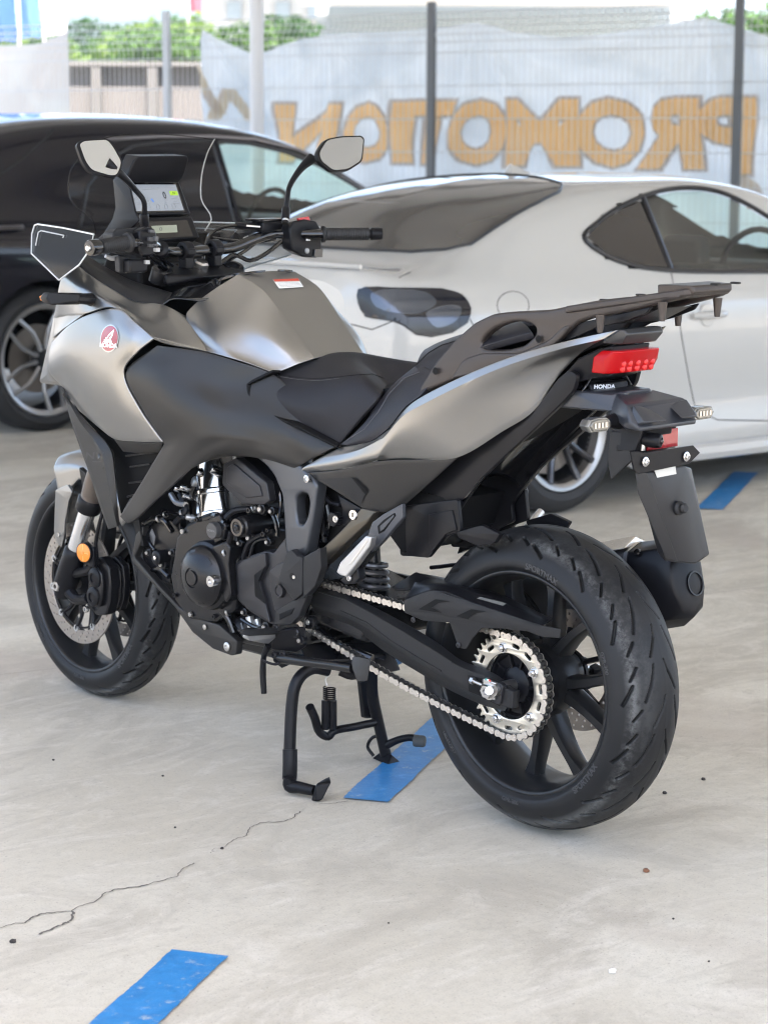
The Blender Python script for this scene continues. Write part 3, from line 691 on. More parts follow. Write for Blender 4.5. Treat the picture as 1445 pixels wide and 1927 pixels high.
# ---------------------------------------------------------------- white coupe
WH = mat('pearl_white_paint', (.47, .46, .435), .26, 0, coat=1.0, croug=.04)
M_DKGL = mat('dark_window_glass', (.035, .030, .026), .05, 0, coat=.3)
M_GAP = mat('panel_gap', (.02, .02, .02), .8)
M_TRIM = mat('window_trim_black', (.012, .012, .014), .3)
def prf(b, a): return b+a
low = lambda a: [(.79*a, .14), (.872*a, .20), (.862*a, .38)]
ST = [(-.845, [(.40, .24), (.52, .28), (.56, .44), (.57, .60), (.57, .76), (.55, .86), (.46, .90), (.36, .91), (.2, .915), (0, .92)]),
      (-.79, [(.58, .20), (.70, .26), (.745, .42), (.76, .60), (.755, .78), (.71, .88), (.60, .945), (.45, .955), (.22, .965), (0, .97)]),
      (-.62, [(.70, .17), (.81, .24), (.84, .42), (.865, .61), (.86, .79), (.79, .90), (.67, .94), (.5, .945), (.25, .95), (0, .955)]),
      (-.38, [(.77, .15), (.86, .21), (.875, .40), (.90, .63), (.885, .81), (.80, .925), (.68, .995), (.55, 1.015), (.26, 1.035), (0, 1.04)]),
      (-.05, [(.79, .14), (.873, .20), (.878, .40), (.905, .63), (.885, .81), (.795, .945), (.66, 1.11), (.57, 1.145), (.28, 1.175), (0, 1.185)]),
      (.35, low(1)+[(.882, .60), (.87, .79), (.79, .925), (.63, 1.185), (.55, 1.225), (.28, 1.255), (0, 1.265)]),
      (.85, low(1)+[(.874, .60), (.862, .78), (.79, .905), (.60, 1.21), (.52, 1.25), (.28, 1.275), (0, 1.285)]),
      (1.35, low(1)+[(.874, .60), (.862, .77), (.79, .895), (.61, 1.20), (.53, 1.235), (.28, 1.262), (0, 1.27)]),
      (1.75, low(1)+[(.874, .60), (.862, .76), (.80, .885), (.65, 1.09), (.57, 1.13), (.3, 1.16), (0, 1.17)]),
      (2.3, [(.79, .14), (.872, .20), (.872, .38), (.885, .60), (.875, .75), (.81, .85), (.72, .90), (.6, .92), (.3, .94), (0, .95)]),
      (2.8, [(.78, .14), (.86, .20), (.875, .38), (.885, .58), (.86, .70), (.78, .77), (.68, .80), (.55, .82), (.3, .84), (0, .85)]),
      (3.25, [(.66, .16), (.74, .20), (.76, .35), (.76, .50), (.72, .60), (.64, .65), (.54, .68), (.45, .69), (.25, .70), (0, .71)]),
      (3.42, [(.45, .2), (.5, .22), (.52, .32), (.52, .45), (.50, .52), (.45, .56), (.38, .58), (.3, .585), (.2, .59), (0, .59)])]
WIN = [(1097, 447), (1125, 418), (1160, 393), (1215, 368), (1265, 357), (1315, 356), (1360, 365), (1405, 386), (1460, 420), (1530, 470), (1590, 512), (1445, 512), (1262, 510), (1190, 500), (1140, 482)]
QW = [(1103, 447), (1130, 419), (1163, 397), (1203, 380), (1228, 437), (1256, 506), (1190, 496), (1142, 478)]
DW = [(1216, 374), (1266, 362), (1315, 361), (1358, 370), (1402, 391), (1455, 424), (1520, 470), (1570, 507), (1445, 508), (1268, 506), (1240, 440)]
wc, W3, n_, h_, tr_, mr_, rot_ = build_car('parked_car', 'white two-door coupe parked to the right behind the motorcycle', (2.6, -2.97, 0), .88, radians(-92), ST, 2.57, .317, .228, 5, WH, [WIN], .35)
GL = glassy('car_side_glass', (.84, 1.0, .90), .95, .02, 1.0, 2.0)
def addg(nm, poly, m_, off=.003, both_=True, sn=0, step=9, **k):
    me = decal(tr_, poly, off, step, smooth_n=sn, **k); link(nm, me, m_, wc, smooth=85)
    if both_: link(nm, mr_(me), m_, wc, smooth=85)
def top_patch(poly, off, step=.03):
    dp = []
    for i, p in enumerate(poly):
        q = poly[(i+1) % len(poly)]; L = sqrt((p[0]-q[0])**2+(p[1]-q[1])**2); k = max(1, int(L/step)); dp += [(p[0]+(q[0]-p[0])*t/k, p[1]+(q[1]-p[1])*t/k) for t in range(k)]
    pts = [Vector(p) for p in dp]; nb = len(dp); y = min(p[1] for p in dp)+step/2
    while y < max(p[1] for p in dp):
        x = min(p[0] for p in dp)+step/2
        while x < max(p[0] for p in dp):
            if inpoly(x, y, poly) and min((x-a)**2+(y-b)**2 for a, b in dp) > (step*.5)**2: pts.append(Vector((x, y)))
            x += step
        y += step
    v2, e2, f2, *_ = delaunay_2d_cdt(pts, [(i, (i+1) % nb) for i in range(nb)], [], 1, 1e-5); vs = []
    for v in v2:
        sg = -1 if v.y < 0 else 1; hh, nn2, i_, d_ = tr_.ray_cast(W3(v.x, max(abs(v.y), .004), 3), Vector((0, 0, -1))); nn2 = nn2 if nn2.z > 0 else -nn2; pq = hh+nn2*off; vs.append(pq if sg > 0 else pq-n_*(2*(pq-W3(0, 0, 0)).dot(n_)))
    return orient(mesh_from(vs, [f for f in f2 if len(f) >= 3]), (0, 0, 1)), [vs[i] for i in range(nb)]
hp_ = [(-.48, 0), (-.47, .25), (-.44, .48), (-.38, .60), (-.30, .655), (-.1, .635), (.12, .595), (.28, .55), (.38, .47), (.45, .3), (.48, .12), (.49, 0)]
hp_ = hp_+[(s, -t) for s, t in hp_[-2:0:-1]]
me, bd_ = top_patch(hp_, .004); link('rear_window', me, mat('rear_glass_brown', (.075, .068, .060), .08, coat=.4), wc, smooth=80)
MB().tube(bd_+[bd_[0]], .006, 6, smooth=0).link('rear_window_seal', M_TRIM, wc)
addg('rear_side_window', QW, M_DKGL, sn=0); addg('door_window', DW, GL)
t_ = outline_tube(tr_, WIN, .010, off=.005, smooth_n=4, step=8); link('window_trim', t_.me(), M_TRIM, wc); link('window_trim', mr_(t_.me()), M_TRIM, wc)
t_ = outline_tube(tr_, [(1208, 372), (1234, 437), (1262, 510)], .014, closed=False); link('door_pillar', t_.me(), M_TRIM, wc); link('door_pillar', mr_(t_.me()), M_TRIM, wc)
TL = [(675, 546), (760, 544), (832, 545), (868, 556), (884, 580), (878, 606), (850, 624), (812, 632), (784, 628), (762, 612), (742, 603), (688, 594)]
addg('tail_lamp', TL, mat('smoked_lamp', (.010, .011, .016), .06, spec=.6), .006, True, sn=4)
for po_ in ([(700, 552), (800, 552), (820, 570), (790, 590), (710, 578)], [(800, 590), (840, 575), (866, 580), (858, 602), (820, 616)]): addg('lamp_inner', po_, mat('lamp_inner_chrome', (.10, .11, .13), .12, .6), .0075, True, sn=4)
t_ = outline_tube(tr_, TL, .006); link('lamp_bezel', t_.me(), M_TRIM, wc); link('lamp_bezel', mr_(t_.me()), M_TRIM, wc)
for gp in ([(1262, 512), (1272, 570), (1283, 640), (1296, 715), (1308, 772)], [(744, 542), (752, 522), (772, 512)], [(884, 600), (905, 640), (925, 700)], [(620, 600), (700, 620), (740, 604)], [(1308, 772), (1350, 790), (1445, 792)]):
    t_ = outline_tube(tr_, gp, .0028, closed=False, off=-.001, n=5); link('panel_gap', t_.me(), M_GAP, wc); link('panel_gap', mr_(t_.me()), M_GAP, wc)
t_ = outline_tube(tr_, [(965+30*cos(a), 575+27*sin(a)) for a in np.linspace(0, 2*pi, 20, endpoint=False)], .0018, off=-.0005); link('fuel_flap', t_.me(), M_GAP, wc)
c_, nn_ = seen(tr_, 1330, 592); m = MB(); m.tube([c_-h_*.10+n_*.012, c_-h_*.06+n_*.035, c_+h_*.06+n_*.035, c_+h_*.10+n_*.012], [.012, .014, .014, .012], 8); m.lathe(c_+n_*.002, n_, [(0, .004), (.045, .004), (.05, 0)], 20); m.link('door_handle', WH, wc)
c_ = W3(.62, 0, 1.27); m = MB(); m.add([c_-h_*.09-n_*.03, c_-h_*.09+n_*.03, c_+h_*.10, c_+Vector((0, 0, .055))-h_*.07-n_*.006, c_+Vector((0, 0, .055))-h_*.07+n_*.006], [(0, 1, 4, 3), (1, 2, 4), (0, 3, 2), (3, 4, 2)]); m.link('roof_antenna', WH, wc, bevel=.006)
for t in (-.36, .36):
    for s in (.55, 1.25): m = MB(); m.box(tuple(W3(s, t, .60)), (.14, .44, .60), rot_); m.box(tuple(W3(s+.02, t, .95)), (.09, .22, .14), rot_); m.link('seat', mat('seat_dark', (.03, .03, .032), .7), wc, bevel=.03, seg=3)
m = MB(); m.box(tuple(W3(1.95, 0, .78)), (.3, 1.4, .2), rot_); m.link('dashboard', MATS['seat_dark'], wc, bevel=.04)
c_ = W3(1.72, .36, .88); m = MB(); m.tube([c_+(n_*cos(a)+(Vector((0, 0, 1))*.9+h_*.3)*sin(a))*.17 for a in np.linspace(0, 2*pi, 25)], .014, 8, smooth=0); m.link('steering_wheel', MATS['seat_dark'], wc)
c_ = [W3(-.80+.0*t, t, .958) for t in np.linspace(-.6, .6, 9)]; MB().tube([p+Vector((0, 0, .004))-h_*(.0+.03*(1-abs(i-4)/4)) for i, p in enumerate(c_)], .010, 8).link('boot_lip', WH, wc)
# side skirt
m = MB(); m.tube([W3(.38, .872, .175), W3(1.2, .882, .165), W3(2.15, .872, .175)], .035, 8); m.link('side_skirt', WH, wc)

# ---------------------------------------------------------------- black crossover
BK = mat('black_car_paint', (.008, .007, .011), .16, 0, coat=.6, spec=.3, croug=.03)
ST = [(-1.0, [(.5, .4), (.65, .45), (.70, .6), (.72, .8), (.70, .95), (.66, 1.02), (.55, 1.09), (.45, 1.11), (.2, 1.12), (0, 1.12)]),
      (-.86, [(.7, .28), (.85, .36), (.88, .55), (.90, .8), (.875, .97), (.80, 1.07), (.67, 1.19), (.56, 1.22), (.3, 1.24), (0, 1.25)]),
      (-.4, [(.80, .25), (.91, .32), (.915, .55), (.925, .8), (.90, .97), (.84, 1.07), (.69, 1.33), (.60, 1.38), (.3, 1.41), (0, 1.42)]),
      (.1, [(.82, .24), (.92, .31), (.915, .55), (.925, .8), (.90, .96), (.845, 1.05), (.685, 1.44), (.60, 1.49), (.3, 1.525), (0, 1.535)]),
      (.7, [(.82, .24), (.92, .31), (.905, .55), (.92, .8), (.90, .95), (.845, 1.03), (.68, 1.48), (.59, 1.525), (.3, 1.555), (0, 1.565)]),
      (1.35, [(.82, .24), (.92, .31), (.905, .55), (.92, .8), (.90, .94), (.845, 1.02), (.69, 1.45), (.60, 1.495), (.3, 1.53), (0, 1.54)]),
      (1.85, [(.82, .24), (.92, .31), (.905, .55), (.92, .8), (.90, .94), (.85, 1.01), (.74, 1.34), (.65, 1.39), (.3, 1.43), (0, 1.44)]),
      (2.45, [(.82, .24), (.92, .31), (.91, .55), (.925, .78), (.90, .92), (.86, .98), (.79, 1.08), (.67, 1.11), (.3, 1.15), (0, 1.16)]),
      (3.0, [(.82, .24), (.91, .31), (.92, .55), (.92, .74), (.89, .86), (.83, .92), (.72, .96), (.6, .98), (.3, 1.0), (0, 1.01)]),
      (3.5, [(.66, .26), (.74, .3), (.78, .5), (.78, .65), (.75, .76), (.70, .82), (.6, .86), (.5, .88), (.25, .9), (0, .9)]),
      (3.68, [(.4, .3), (.5, .34), (.52, .45), (.52, .58), (.50, .66), (.46, .7), (.4, .72), (.3, .73), (.2, .74), (0, .74)])]
FG = [(408, 266), (470, 270), (535, 285), (600, 311), (655, 342), (690, 364), (690, 385), (640, 410), (560, 424), (470, 430), (455, 428), (430, 340)]
RG = [(205, 300), (250, 274), (320, 266), (397, 265), (420, 340), (442, 430), (300, 432), (150, 430), (165, 350)]
bc, W3, n_, h_, tr_, mr_, rot_ = build_car('parked_car', 'black crossover parked at the left behind the motorcycle front', (5.965, -2.94, 0), .92, radians(-90), ST, 2.69, .355, .278, 10, BK, [FG], .39)
me = decal(tr_, FG, .003, 9); g2 = glassy('crossover_glass', (.80, 1.0, .88), .96, .02, 1.0, 1.8); link('front_door_window', me, g2, bc); link('front_door_window', mr_(me), g2, bc)
me = decal(tr_, RG, .003, 12); g3 = mat('privacy_glass', (.012, .011, .014), .04); link('rear_door_window', me, g3, bc); link('rear_door_window', mr_(me), g3, bc)
for po, r_, cl in ((FG, .010, True), (RG, .010, True)):
    t_ = outline_tube(tr_, po, r_, closed=cl); link('window_trim', t_.me(), M_TRIM, bc); link('window_trim', mr_(t_.me()), M_TRIM, bc)
t_ = outline_tube(tr_, [(200, 262), (300, 257), (400, 257), (480, 262), (560, 281), (640, 318)], .010, closed=False); link('roof_strip', t_.me(), mat('strip_grey', (.20, .18, .18), .35, .4), bc); link('roof_strip', mr_(t_.me()), MATS['strip_grey'], bc)
t_ = outline_tube(tr_, [(-80, 380), (-20, 345), (40, 300), (85, 262), (100, 245)], .006, closed=False); link('tailgate_gap', t_.me(), M_GAP, bc)
for gp in ([(150, 432), (150, 520), (160, 640)], [(452, 430), (452, 520), (455, 640)]):
    t_ = outline_tube(tr_, gp, .003, closed=False, off=-.001, n=5); link('panel_gap', t_.me(), M_GAP, bc); link('panel_gap', mr_(t_.me()), M_GAP, bc)
c_, nn_ = seen(tr_, 8, 428)
if c_ is not None: MB().tube([c_-h_*.1+n_*.01, c_-h_*.06+n_*.03, c_+h_*.06+n_*.03, c_+h_*.1+n_*.01], .012, 8).link('door_handle', mat('handle_grey', (.12, .11, .11), .3, .5), bc)
for t in (-.38, .38):
    for s in (.45, 1.35): m = MB(); m.box(tuple(W3(s, t, .78)), (.16, .46, .66), rot_); m.box(tuple(W3(s+.02, t, 1.17)), (.09, .24, .16), rot_); m.link('seat', MATS['seat_dark'], bc, bevel=.03, seg=3)
m = MB(); m.box(tuple(W3(2.15, 0, .92)), (.35, 1.5, .16), rot_); m.link('dashboard', mat('dash_dark', (.05, .06, .07), .5), bc, bevel=.04)
c_ = W3(1.88, .38, 1.0); m = MB(); m.tube([c_+(n_*cos(a)+(Vector((0, 0, 1))*.9+h_*.3)*sin(a))*.17 for a in np.linspace(0, 2*pi, 25)], .014, 8, smooth=0); m.link('steering_wheel', MATS['seat_dark'], bc)

# ================================================================== MOTORCYCLE
moto = empty('motorcycle', (.7, 0, 0)); tag(moto, 'matte silver and dark grey touring motorcycle standing on its centre stand', 'motorcycle')
def tyre_mat():
    m = bpy.data.materials.new('tyre_rubber'); m.use_nodes = True; N = m.node_tree.nodes; L = m.node_tree.links; b = N['Principled BSDF']
    tc = N.new('ShaderNodeTexCoord'); sx = N.new('ShaderNodeSeparateXYZ'); L.new(tc.outputs['Object'], sx.inputs[0])
    ab = N.new('ShaderNodeMath'); ab.operation = 'ABSOLUTE'; L.new(sx.outputs['Y'], ab.inputs[0])
    at = N.new('ShaderNodeAttribute'); at.attribute_name = 'dust'
    n = N.new('ShaderNodeTexNoise'); n.inputs['Scale'].default_value = 70; n.inputs['Detail'].default_value = 8; n.inputs['Roughness'].default_value = .75; L.new(tc.outputs['Object'], n.inputs['Vector'])
    n3 = N.new('ShaderNodeTexNoise'); n3.inputs['Scale'].default_value = 7; n3.inputs['Detail'].default_value = 3; L.new(tc.outputs['Object'], n3.inputs['Vector'])
    ad = N.new('ShaderNodeMath'); ad.operation = 'ADD'; L.new(n.outputs['Fac'], ad.inputs[0]); L.new(n3.outputs['Fac'], ad.inputs[1])
    mr = N.new('ShaderNodeMapRange'); mr.inputs['From Min'].default_value = .90; mr.inputs['From Max'].default_value = 1.15; L.new(ad.outputs[0], mr.inputs['Value'])
    mu = N.new('ShaderNodeMath'); mu.operation = 'MULTIPLY'; L.new(mr.outputs[0], mu.inputs[0]); L.new(at.outputs['Fac'], mu.inputs[1])
    mx = N.new('ShaderNodeMix'); mx.data_type = 'RGBA'; mx.inputs[6].default_value = (.011, .0112, .012, 1); mx.inputs[7].default_value = (.095, .097, .096, 1); L.new(mu.outputs[0], mx.inputs[0]); gv = N.new('ShaderNodeAttribute'); gv.attribute_name = 'groove_shade'; mg = N.new('ShaderNodeMix'); mg.data_type = 'RGBA'; mg.inputs[7].default_value = (.0015, .0015, .0015, 1); L.new(gv.outputs['Fac'], mg.inputs[0]); L.new(mx.outputs[2], mg.inputs[6]); L.new(mg.outputs[2], b.inputs['Base Color'])
    b.inputs['Roughness'].default_value = .50; b.inputs['Specular IOR Level'].default_value = .26
    n2 = N.new('ShaderNodeTexNoise'); n2.inputs['Scale'].default_value = 500; L.new(tc.outputs['Object'], n2.inputs['Vector']); bp = N.new('ShaderNodeBump'); bp.inputs['Strength'].default_value = .2; bp.inputs['Distance'].default_value = .001; L.new(n2.outputs['Fac'], bp.inputs['Height']); L.new(bp.outputs[0], b.inputs['Normal'])
    return m
M_TYRE = tyre_mat()
def tyre_mesh(prof, wk, npitch, nth=1440):
    P2 = crv(np.array([(y, r, 0) for y, r in prof]), 16)[:, :2]          # centre -> bead, left half
    d = np.r_[0, np.cumsum(np.hypot(np.diff(P2[:, 0]), np.diff(P2[:, 1])))]
    tread = d[np.argmin(abs(P2[:, 0]*(P2[:, 1] > prof[0][1]*.8)-wk))]
    s = np.r_[np.linspace(0, tread, 66), np.linspace(tread, d[-1], 16)[1:]]
    hy = np.interp(s, d, P2[:, 0]); hr = np.interp(s, d, P2[:, 1])
    y = np.r_[-hy[::-1], hy[1:]]; r = np.r_[hr[::-1], hr[1:]]; m = len(y)
    # outward normal of the section
    ty = np.gradient(y); tr = np.gradient(r); ln_ = np.hypot(ty, tr); ny = -tr/ln_; nr = ty/ln_
    th = np.arange(nth)*2*pi/nth; TH, Y = np.meshgrid(th, y, indexing='ij'); RR = np.broadcast_to(r, TH.shape)
    S = np.r_[-s[::-1], s[1:]]; SS = np.broadcast_to(S, TH.shape); k = tread/.105
    rad = prof[0][1]; pitch = 2*pi/npitch; dep = np.zeros_like(TH)
    segs = [((.05, .100), (.34, .078), .0038), ((.42, .082), (.60, .066), .0033), ((.80, .078), (.97, .060), .0031), ((.10, .052), (.30, .040), .0038), ((.30, .040), (.48, .031), .0038), ((.48, .031), (.60, .027), .0028), ((.72, .030), (.98, .010), .0031), ((.98, .010), (1.15, .003), .002)]
    for side, ph in ((1, 0.0), (-1, .5)):
        for (u0, v0), (u1, v1), hw in segs:
            for sh in (-1, 0, 1):
                u = ((TH/pitch+ph) % 1.0)+sh
                a = np.array([u0*pitch*rad, v0*k*side]); b_ = np.array([u1*pitch*rad, v1*k*side])
                px = u*pitch*rad-a[0]; py = SS-a[1]; ab = b_-a; t = np.clip((px*ab[0]+py*ab[1])/(ab@ab), 0, 1)
                dist = np.hypot(px-t*ab[0], py-t*ab[1]); q = np.clip((hw-dist)/.0011, 0, 1); dep = np.maximum(dep, q*q*(3-2*q))
    dep *= .0075
    # shoulder step
    Rn = RR-dep*nr; Yn = Y-dep*ny
    co = np.stack([-Rn*np.cos(TH), Yn, Rn*np.sin(TH)], -1).reshape(-1, 3).astype(np.float32)
    I, J = np.meshgrid(np.arange(nth), np.arange(m-1), indexing='ij'); I2 = (I+1) % nth
    F = np.stack([I*m+J, I2*m+J, I2*m+J+1, I*m+J+1], -1).reshape(-1, 4).astype(np.int32)
    me = bpy.data.meshes.new('tyre'); me.vertices.add(len(co)); me.vertices.foreach_set('co', co.ravel()); me.loops.add(F.size); me.loops.foreach_set('vertex_index', F.ravel())
    me.polygons.add(len(F)); me.polygons.foreach_set('loop_start', np.arange(0, F.size, 4, dtype=np.int32)); me.polygons.foreach_set('loop_total', np.full(len(F), 4, np.int32)); me.update(calc_edges=True)
    at = me.attributes.new('dust', 'FLOAT', 'POINT'); aS = abs(SS)/tread
    du = np.clip(1-abs(aS-.74)/.17, 0, 1)+.25*np.clip(1-abs(aS-.45)/.3, 0, 1); at.data.foreach_set('value', du.ravel().astype(np.float32))
    gq = me.attributes.new('groove_shade', 'FLOAT', 'POINT'); gq.data.foreach_set('value', np.clip(dep/.0055*1.2, 0, 1).ravel().astype(np.float32))  # shade inside the tread cuts, painted into the rubber colour
    if me.polygons[m//2].normal.dot(Vector(co[m//2])) < 0: me.flip_normals()
    return me
def wrap_text(s, size, r0, a_mid, yfun, bold=.02, flip=False, side=1, depth=.0006):
    me = text_me(s, size, bold, depth)
    for v in me.vertices:
        x, y, z = v.co
        r = r0+(y if not flip else -y); a = a_mid+(-x if not flip else x)/r0
        v.co = Vector((-r*cos(a), side*(yfun(r)+z+depth), r*sin(a)))
    bm = bmesh.new(); bm.from_mesh(me); bmesh.ops.recalc_face_normals(bm, faces=bm.faces); bm.to_mesh(me); bm.free(); return me

RP = [(0, .315), (.022, .3135), (.042, .3075), (.060, .2975), (.074, .2845), (.0845, .269), (.0905, .253), (.0895, .241), (.083, .234), (.077, .2285)]
FP = [(0, .300), (.016, .2985), (.030, .293), (.042, .284), (.052, .272), (.0585, .259), (.0605, .248), (.0585, .239), (.055, .233), (.052, .2285)]
def wheel(c, prof, wk, npitch, lipy, dirn, rear):
    e = empty('wheel', tuple(c)); e.parent = moto; e.matrix_parent_inverse = parent_inv(moto)
    def L(name, me, mt, **k):
        o = link(name, me, mt, None, **k); o.parent = e; return o
    me = tyre_mesh(prof, wk, npitch); o = L('tyre', me, M_TYRE, smooth=80)
    yb = max(p[0] for p in prof)
    # sidewall lettering
    M_LT = mat('sidewall_letter', (.038, .038, .040), .5)
    yf = lambda r: np.interp(r, [.236, .244, .252, .262, .27], [prof[-3][0], prof[-4][0], prof[-4][0]+.0008, prof[-5][0]+.0025, prof[-5][0]-.002])
    ms = [wrap_text('GPR-300', .0125, .2475, radians(-93), lambda r: yb+.0001, flip=True), wrap_text('SPORTMAX', .017, .2475, radians(-40), lambda r: yb+.0001, .03, flip=True), wrap_text('180/55ZR17' if rear else '120/70ZR17', .011, .2475, radians(-140), lambda r: yb+.0001, flip=True),
          wrap_text('SPORTMAX', .017, .2475, radians(75), lambda r: yb+.0001, .03), wrap_text('GPR-300', .0125, .2475, radians(20), lambda r: yb+.0001)]
    L('sidewall_lettering', join_me(*ms), M_LT, flat=True)
    y = lipy
    pr = [(.2290, y-.004), (.2318, y-.001), (.2328, y+.0015), (.2300, y+.0035), (.2250, y+.0028), (.2215, y-.002), (.2190, y-.010), (.2130, y-.026), (.2100, y-.040)]
    prr = pr+[(.2075, 0)]+[(a, -b) for a, b in pr[::-1]]
    L('rim', MB().lathe((0, 0, 0), (0, 1, 0), prr, 128).me(), M_RIM, smooth=50)
    m = MB(); nsp = 5
    r0, r1 = (.062, .2095) if rear else (.045, .2095)
    for k in range(nsp):
        for s_ in (-1, 1):
            a0 = 2*pi*k/nsp+radians(dirn)+s_*radians(9 if rear else 12); a1 = 2*pi*k/nsp+radians(dirn)+s_*radians(19)
            prv = None; vs = []; stations = 6
            for i in range(stations+1):
                t = i/stations; a = a0+(a1-a0)*t; r = r0+(r1-r0)*t; wt = (.0165-.0055*sin(t*pi*.8)+(.006*(t-.8)*5 if t > .8 else 0)); wy = (.026-.010*t if rear else .020-.006*t); o_ = .004*(1-t) if rear else 0
                C = Vector((-r*cos(a), o_, r*sin(a))); T = Vector((sin(a), 0, cos(a)))
                for p_, q_ in ((-.75, -1), (-1, -.6), (-1, .6), (-.7, 1), (.7, 1), (1, .6), (1, -.6), (.75, -1)): vs.append(C+T*(wt*p_)+Vector((0, wy*q_, 0)))
            m.add(vs, [(i*8+j, i*8+(j+1) % 8, (i+1)*8+(j+1) % 8, (i+1)*8+j) for i in range(stations) for j in range(8)])
    L('spokes', m.me(), M_RIM, smooth=50)
    m = MB()
    if rear: m.lathe((0, 0, 0), (0, 1, 0), [(0, -.06), (.05, -.06), (.055, -.03), (.075, -.022), (.080, 0), (.080, .03), (.074, .045), (.060, .05), (0, .05)], 48)
    else: m.lathe((0, 0, 0), (0, 1, 0), [(0, -.055), (.040, -.055), (.050, -.045), (.052, -.02), (.052, .02), (.050, .045), (.040, .055), (0, .055)], 48)
    L('hub', m.me(), M_RIM, smooth=40)
    return e, L
def disc_mesh(r_in, r_out, y, th=.005, n_hol=30):
    lo = [circle2(0, 0, r_out, 96), circle2(0, 0, r_in, 64)]
    for k in range(n_hol):
        for q, rr_ in enumerate(((.86, .0), (.93, .33), (.80, .66))):
            a = 2*pi*(k+rr_[1])/n_hol; rad = r_in+(r_out-r_in)*(.22+.28*q); lo.append(circle2(rad*cos(a), rad*sin(a), .0034, 8))
    me = curve_mesh(lo, th/2, 0); me.transform(Matrix.Rotation(pi/2, 4, 'X')); me.transform(Matrix.Translation((0, y, 0))); return me

RZc = .3212
rw, RL = wheel((0, 0, RZc), RP, .0845, 14, .077, -79, True)
# sprocket carrier, sprocket, nuts, brake disc on the far side
YC = .110; PR = .1040
m = MB(); m.lathe((0, 0, 0), (0, 1, 0), [(0, .05), (.080, .05), (.078, .075), (.073, .092), (.068, .097), (.064, .097), (.060, .088), (.040, .084), (.036, .092), (.02, .1), (0, .1)], 64)
for k in range(10):
    a = 2*pi*k/10; d = Vector((cos(a), 0, sin(a))); m.box(d*.05+Vector((0, .088, 0)), (.030, .012, .004), Matrix.Rotation(-a, 3, 'Y'))
RL('sprocket_carrier', m.me(), M_BLACK)
NT = 41; lo = []; o_ = []
for k in range(NT):
    for u, rr_ in ((-.30, PR-.0045), (-.13, PR+.003), (-.05, PR+.0052), (.05, PR+.0052), (.13, PR+.003), (.30, PR-.0045)): a = 2*pi*(k+u)/NT; o_.append((rr_*cos(a), rr_*sin(a)))
lo = [o_, circle2(0, 0, .068, 64)]
for k in range(15):
    if k % 3 == 0: continue
    a = 2*pi*k/15+.1; c0 = (.0865*cos(a), .0865*sin(a)); t = (-sin(a), cos(a)); n2 = (cos(a), sin(a)); sl = []
    for j in range(16):
        b = 2*pi*j/16; uu = cos(b)*.0042+(.006 if cos(b) > 0 else -.006); vv = sin(b)*.0042; sl.append((c0[0]+t[0]*uu+n2[0]*vv, c0[1]+t[1]*uu+n2[1]*vv))
    lo.append(sl)
me = curve_mesh(lo, .003, .0006, 1); me.transform(Matrix.Rotation(pi/2, 4, 'X')); me.transform(Matrix.Translation((0, YC, 0))); sp = RL('sprocket', me, mat('sprocket_steel', (.60, .58, .52), .3, .95, rvar=.08, vscale=40))
for k in range(5):
    a = 2*pi*k/5+.1; c = Vector((.079*cos(a), YC+.003, .079*sin(a))); m = MB(); m.hexnut(c, (0, 1, 0), .0085, .008); m.lathe(c, (0, 1, 0), [(.0108, 0), (.0108, .0018), (0, .0018)], 20); m.cyl(c, c+Vector((0, .013, 0)), .0042, n=12); RL('sprocket_nut', m.me(), M_CHROME)
RL('brake_disc', disc_mesh(.085, .128, -.092), M_DISC, flat=True)
m = MB(); m.lathe((0, -.07, 0), (0, 1, 0), [(.035, -.004), (.05, -.004), (.05, .004), (.035, .004), (.035, -.004)], 32)
for k in range(5):
    a = 2*pi*k/5; m.tube([(.045*cos(a), -.07, .045*sin(a)), (.09*cos(a+.15), -.088, .09*sin(a+.15))], .006, 6)
RL('disc_carrier', m.me(), M_BLACK)

ST_A = -.023465; cast = radians(26.5)
Msteer = Matrix.Translation((1.643, 0, 0)) @ Matrix.Rotation(ST_A, 4, Vector((-sin(cast), 0, cos(cast)))) @ Matrix.Translation((-1.643, 0, 0))
fw, FL = wheel((1.535, 0, .300), FP, .0545, 14, .052, -86, False)
fw.matrix_parent_inverse = Matrix(); fw.matrix_parent_inverse = parent_inv(moto)
fw.location = Msteer @ Vector((1.535, 0, .300)); fw.rotation_euler = (Msteer.to_3x3()).to_euler()
for sy in (1, -1):
    FL('brake_disc', disc_mesh(.122, .155, sy*.066), M_DISC, flat=True)
    m = MB(); m.lathe((0, sy*.060, 0), (0, sy, 0), [(.040, -.002), (.056, -.002), (.056, .004), (.040, .004), (.040, -.002)], 40); m.lathe((0, sy*.0645, 0), (0, sy, 0), [(.112, -.002), (.1175, -.002), (.1175, .002), (.112, .002), (.112, -.002)], 60)
    for k in range(10):
        a = 2*pi*k/10+.12; b = a+.30
        m.tube([(.045*cos(a), sy*.058, .045*sin(a)), (.085*cos((a+b)/2), sy*.062, .085*sin((a+b)/2)), (.118*cos(b), sy*.066, .118*sin(b))], [.007, .005, .006], 6)
        m.tube([(.045*cos(b), sy*.058, .045*sin(b)), (.085*cos((a+b)/2), sy*.062, .085*sin((a+b)/2))], [.006, .005], 6)
    m.lathe((0, 0, 0), (0, sy, 0), [(0, .05), (.05, .05), (.05, .064), (.042, .068), (0, .068)], 40)
    FL('disc_carrier', m.me(), M_BLACK)
    for k in range(10):
        b = 2*pi*k/10+.42; c = Vector((.119*cos(b), sy*.0635, .119*sin(b)))
        FL('disc_button', MB().lathe(c, (0, sy, 0), [(.0045, -.001), (.0045, .0065), (.0088, .0065), (.0088, -.001)], 18).me(), M_ALU)
S = lambda x, y, z: Msteer @ Vector((x, y, z))
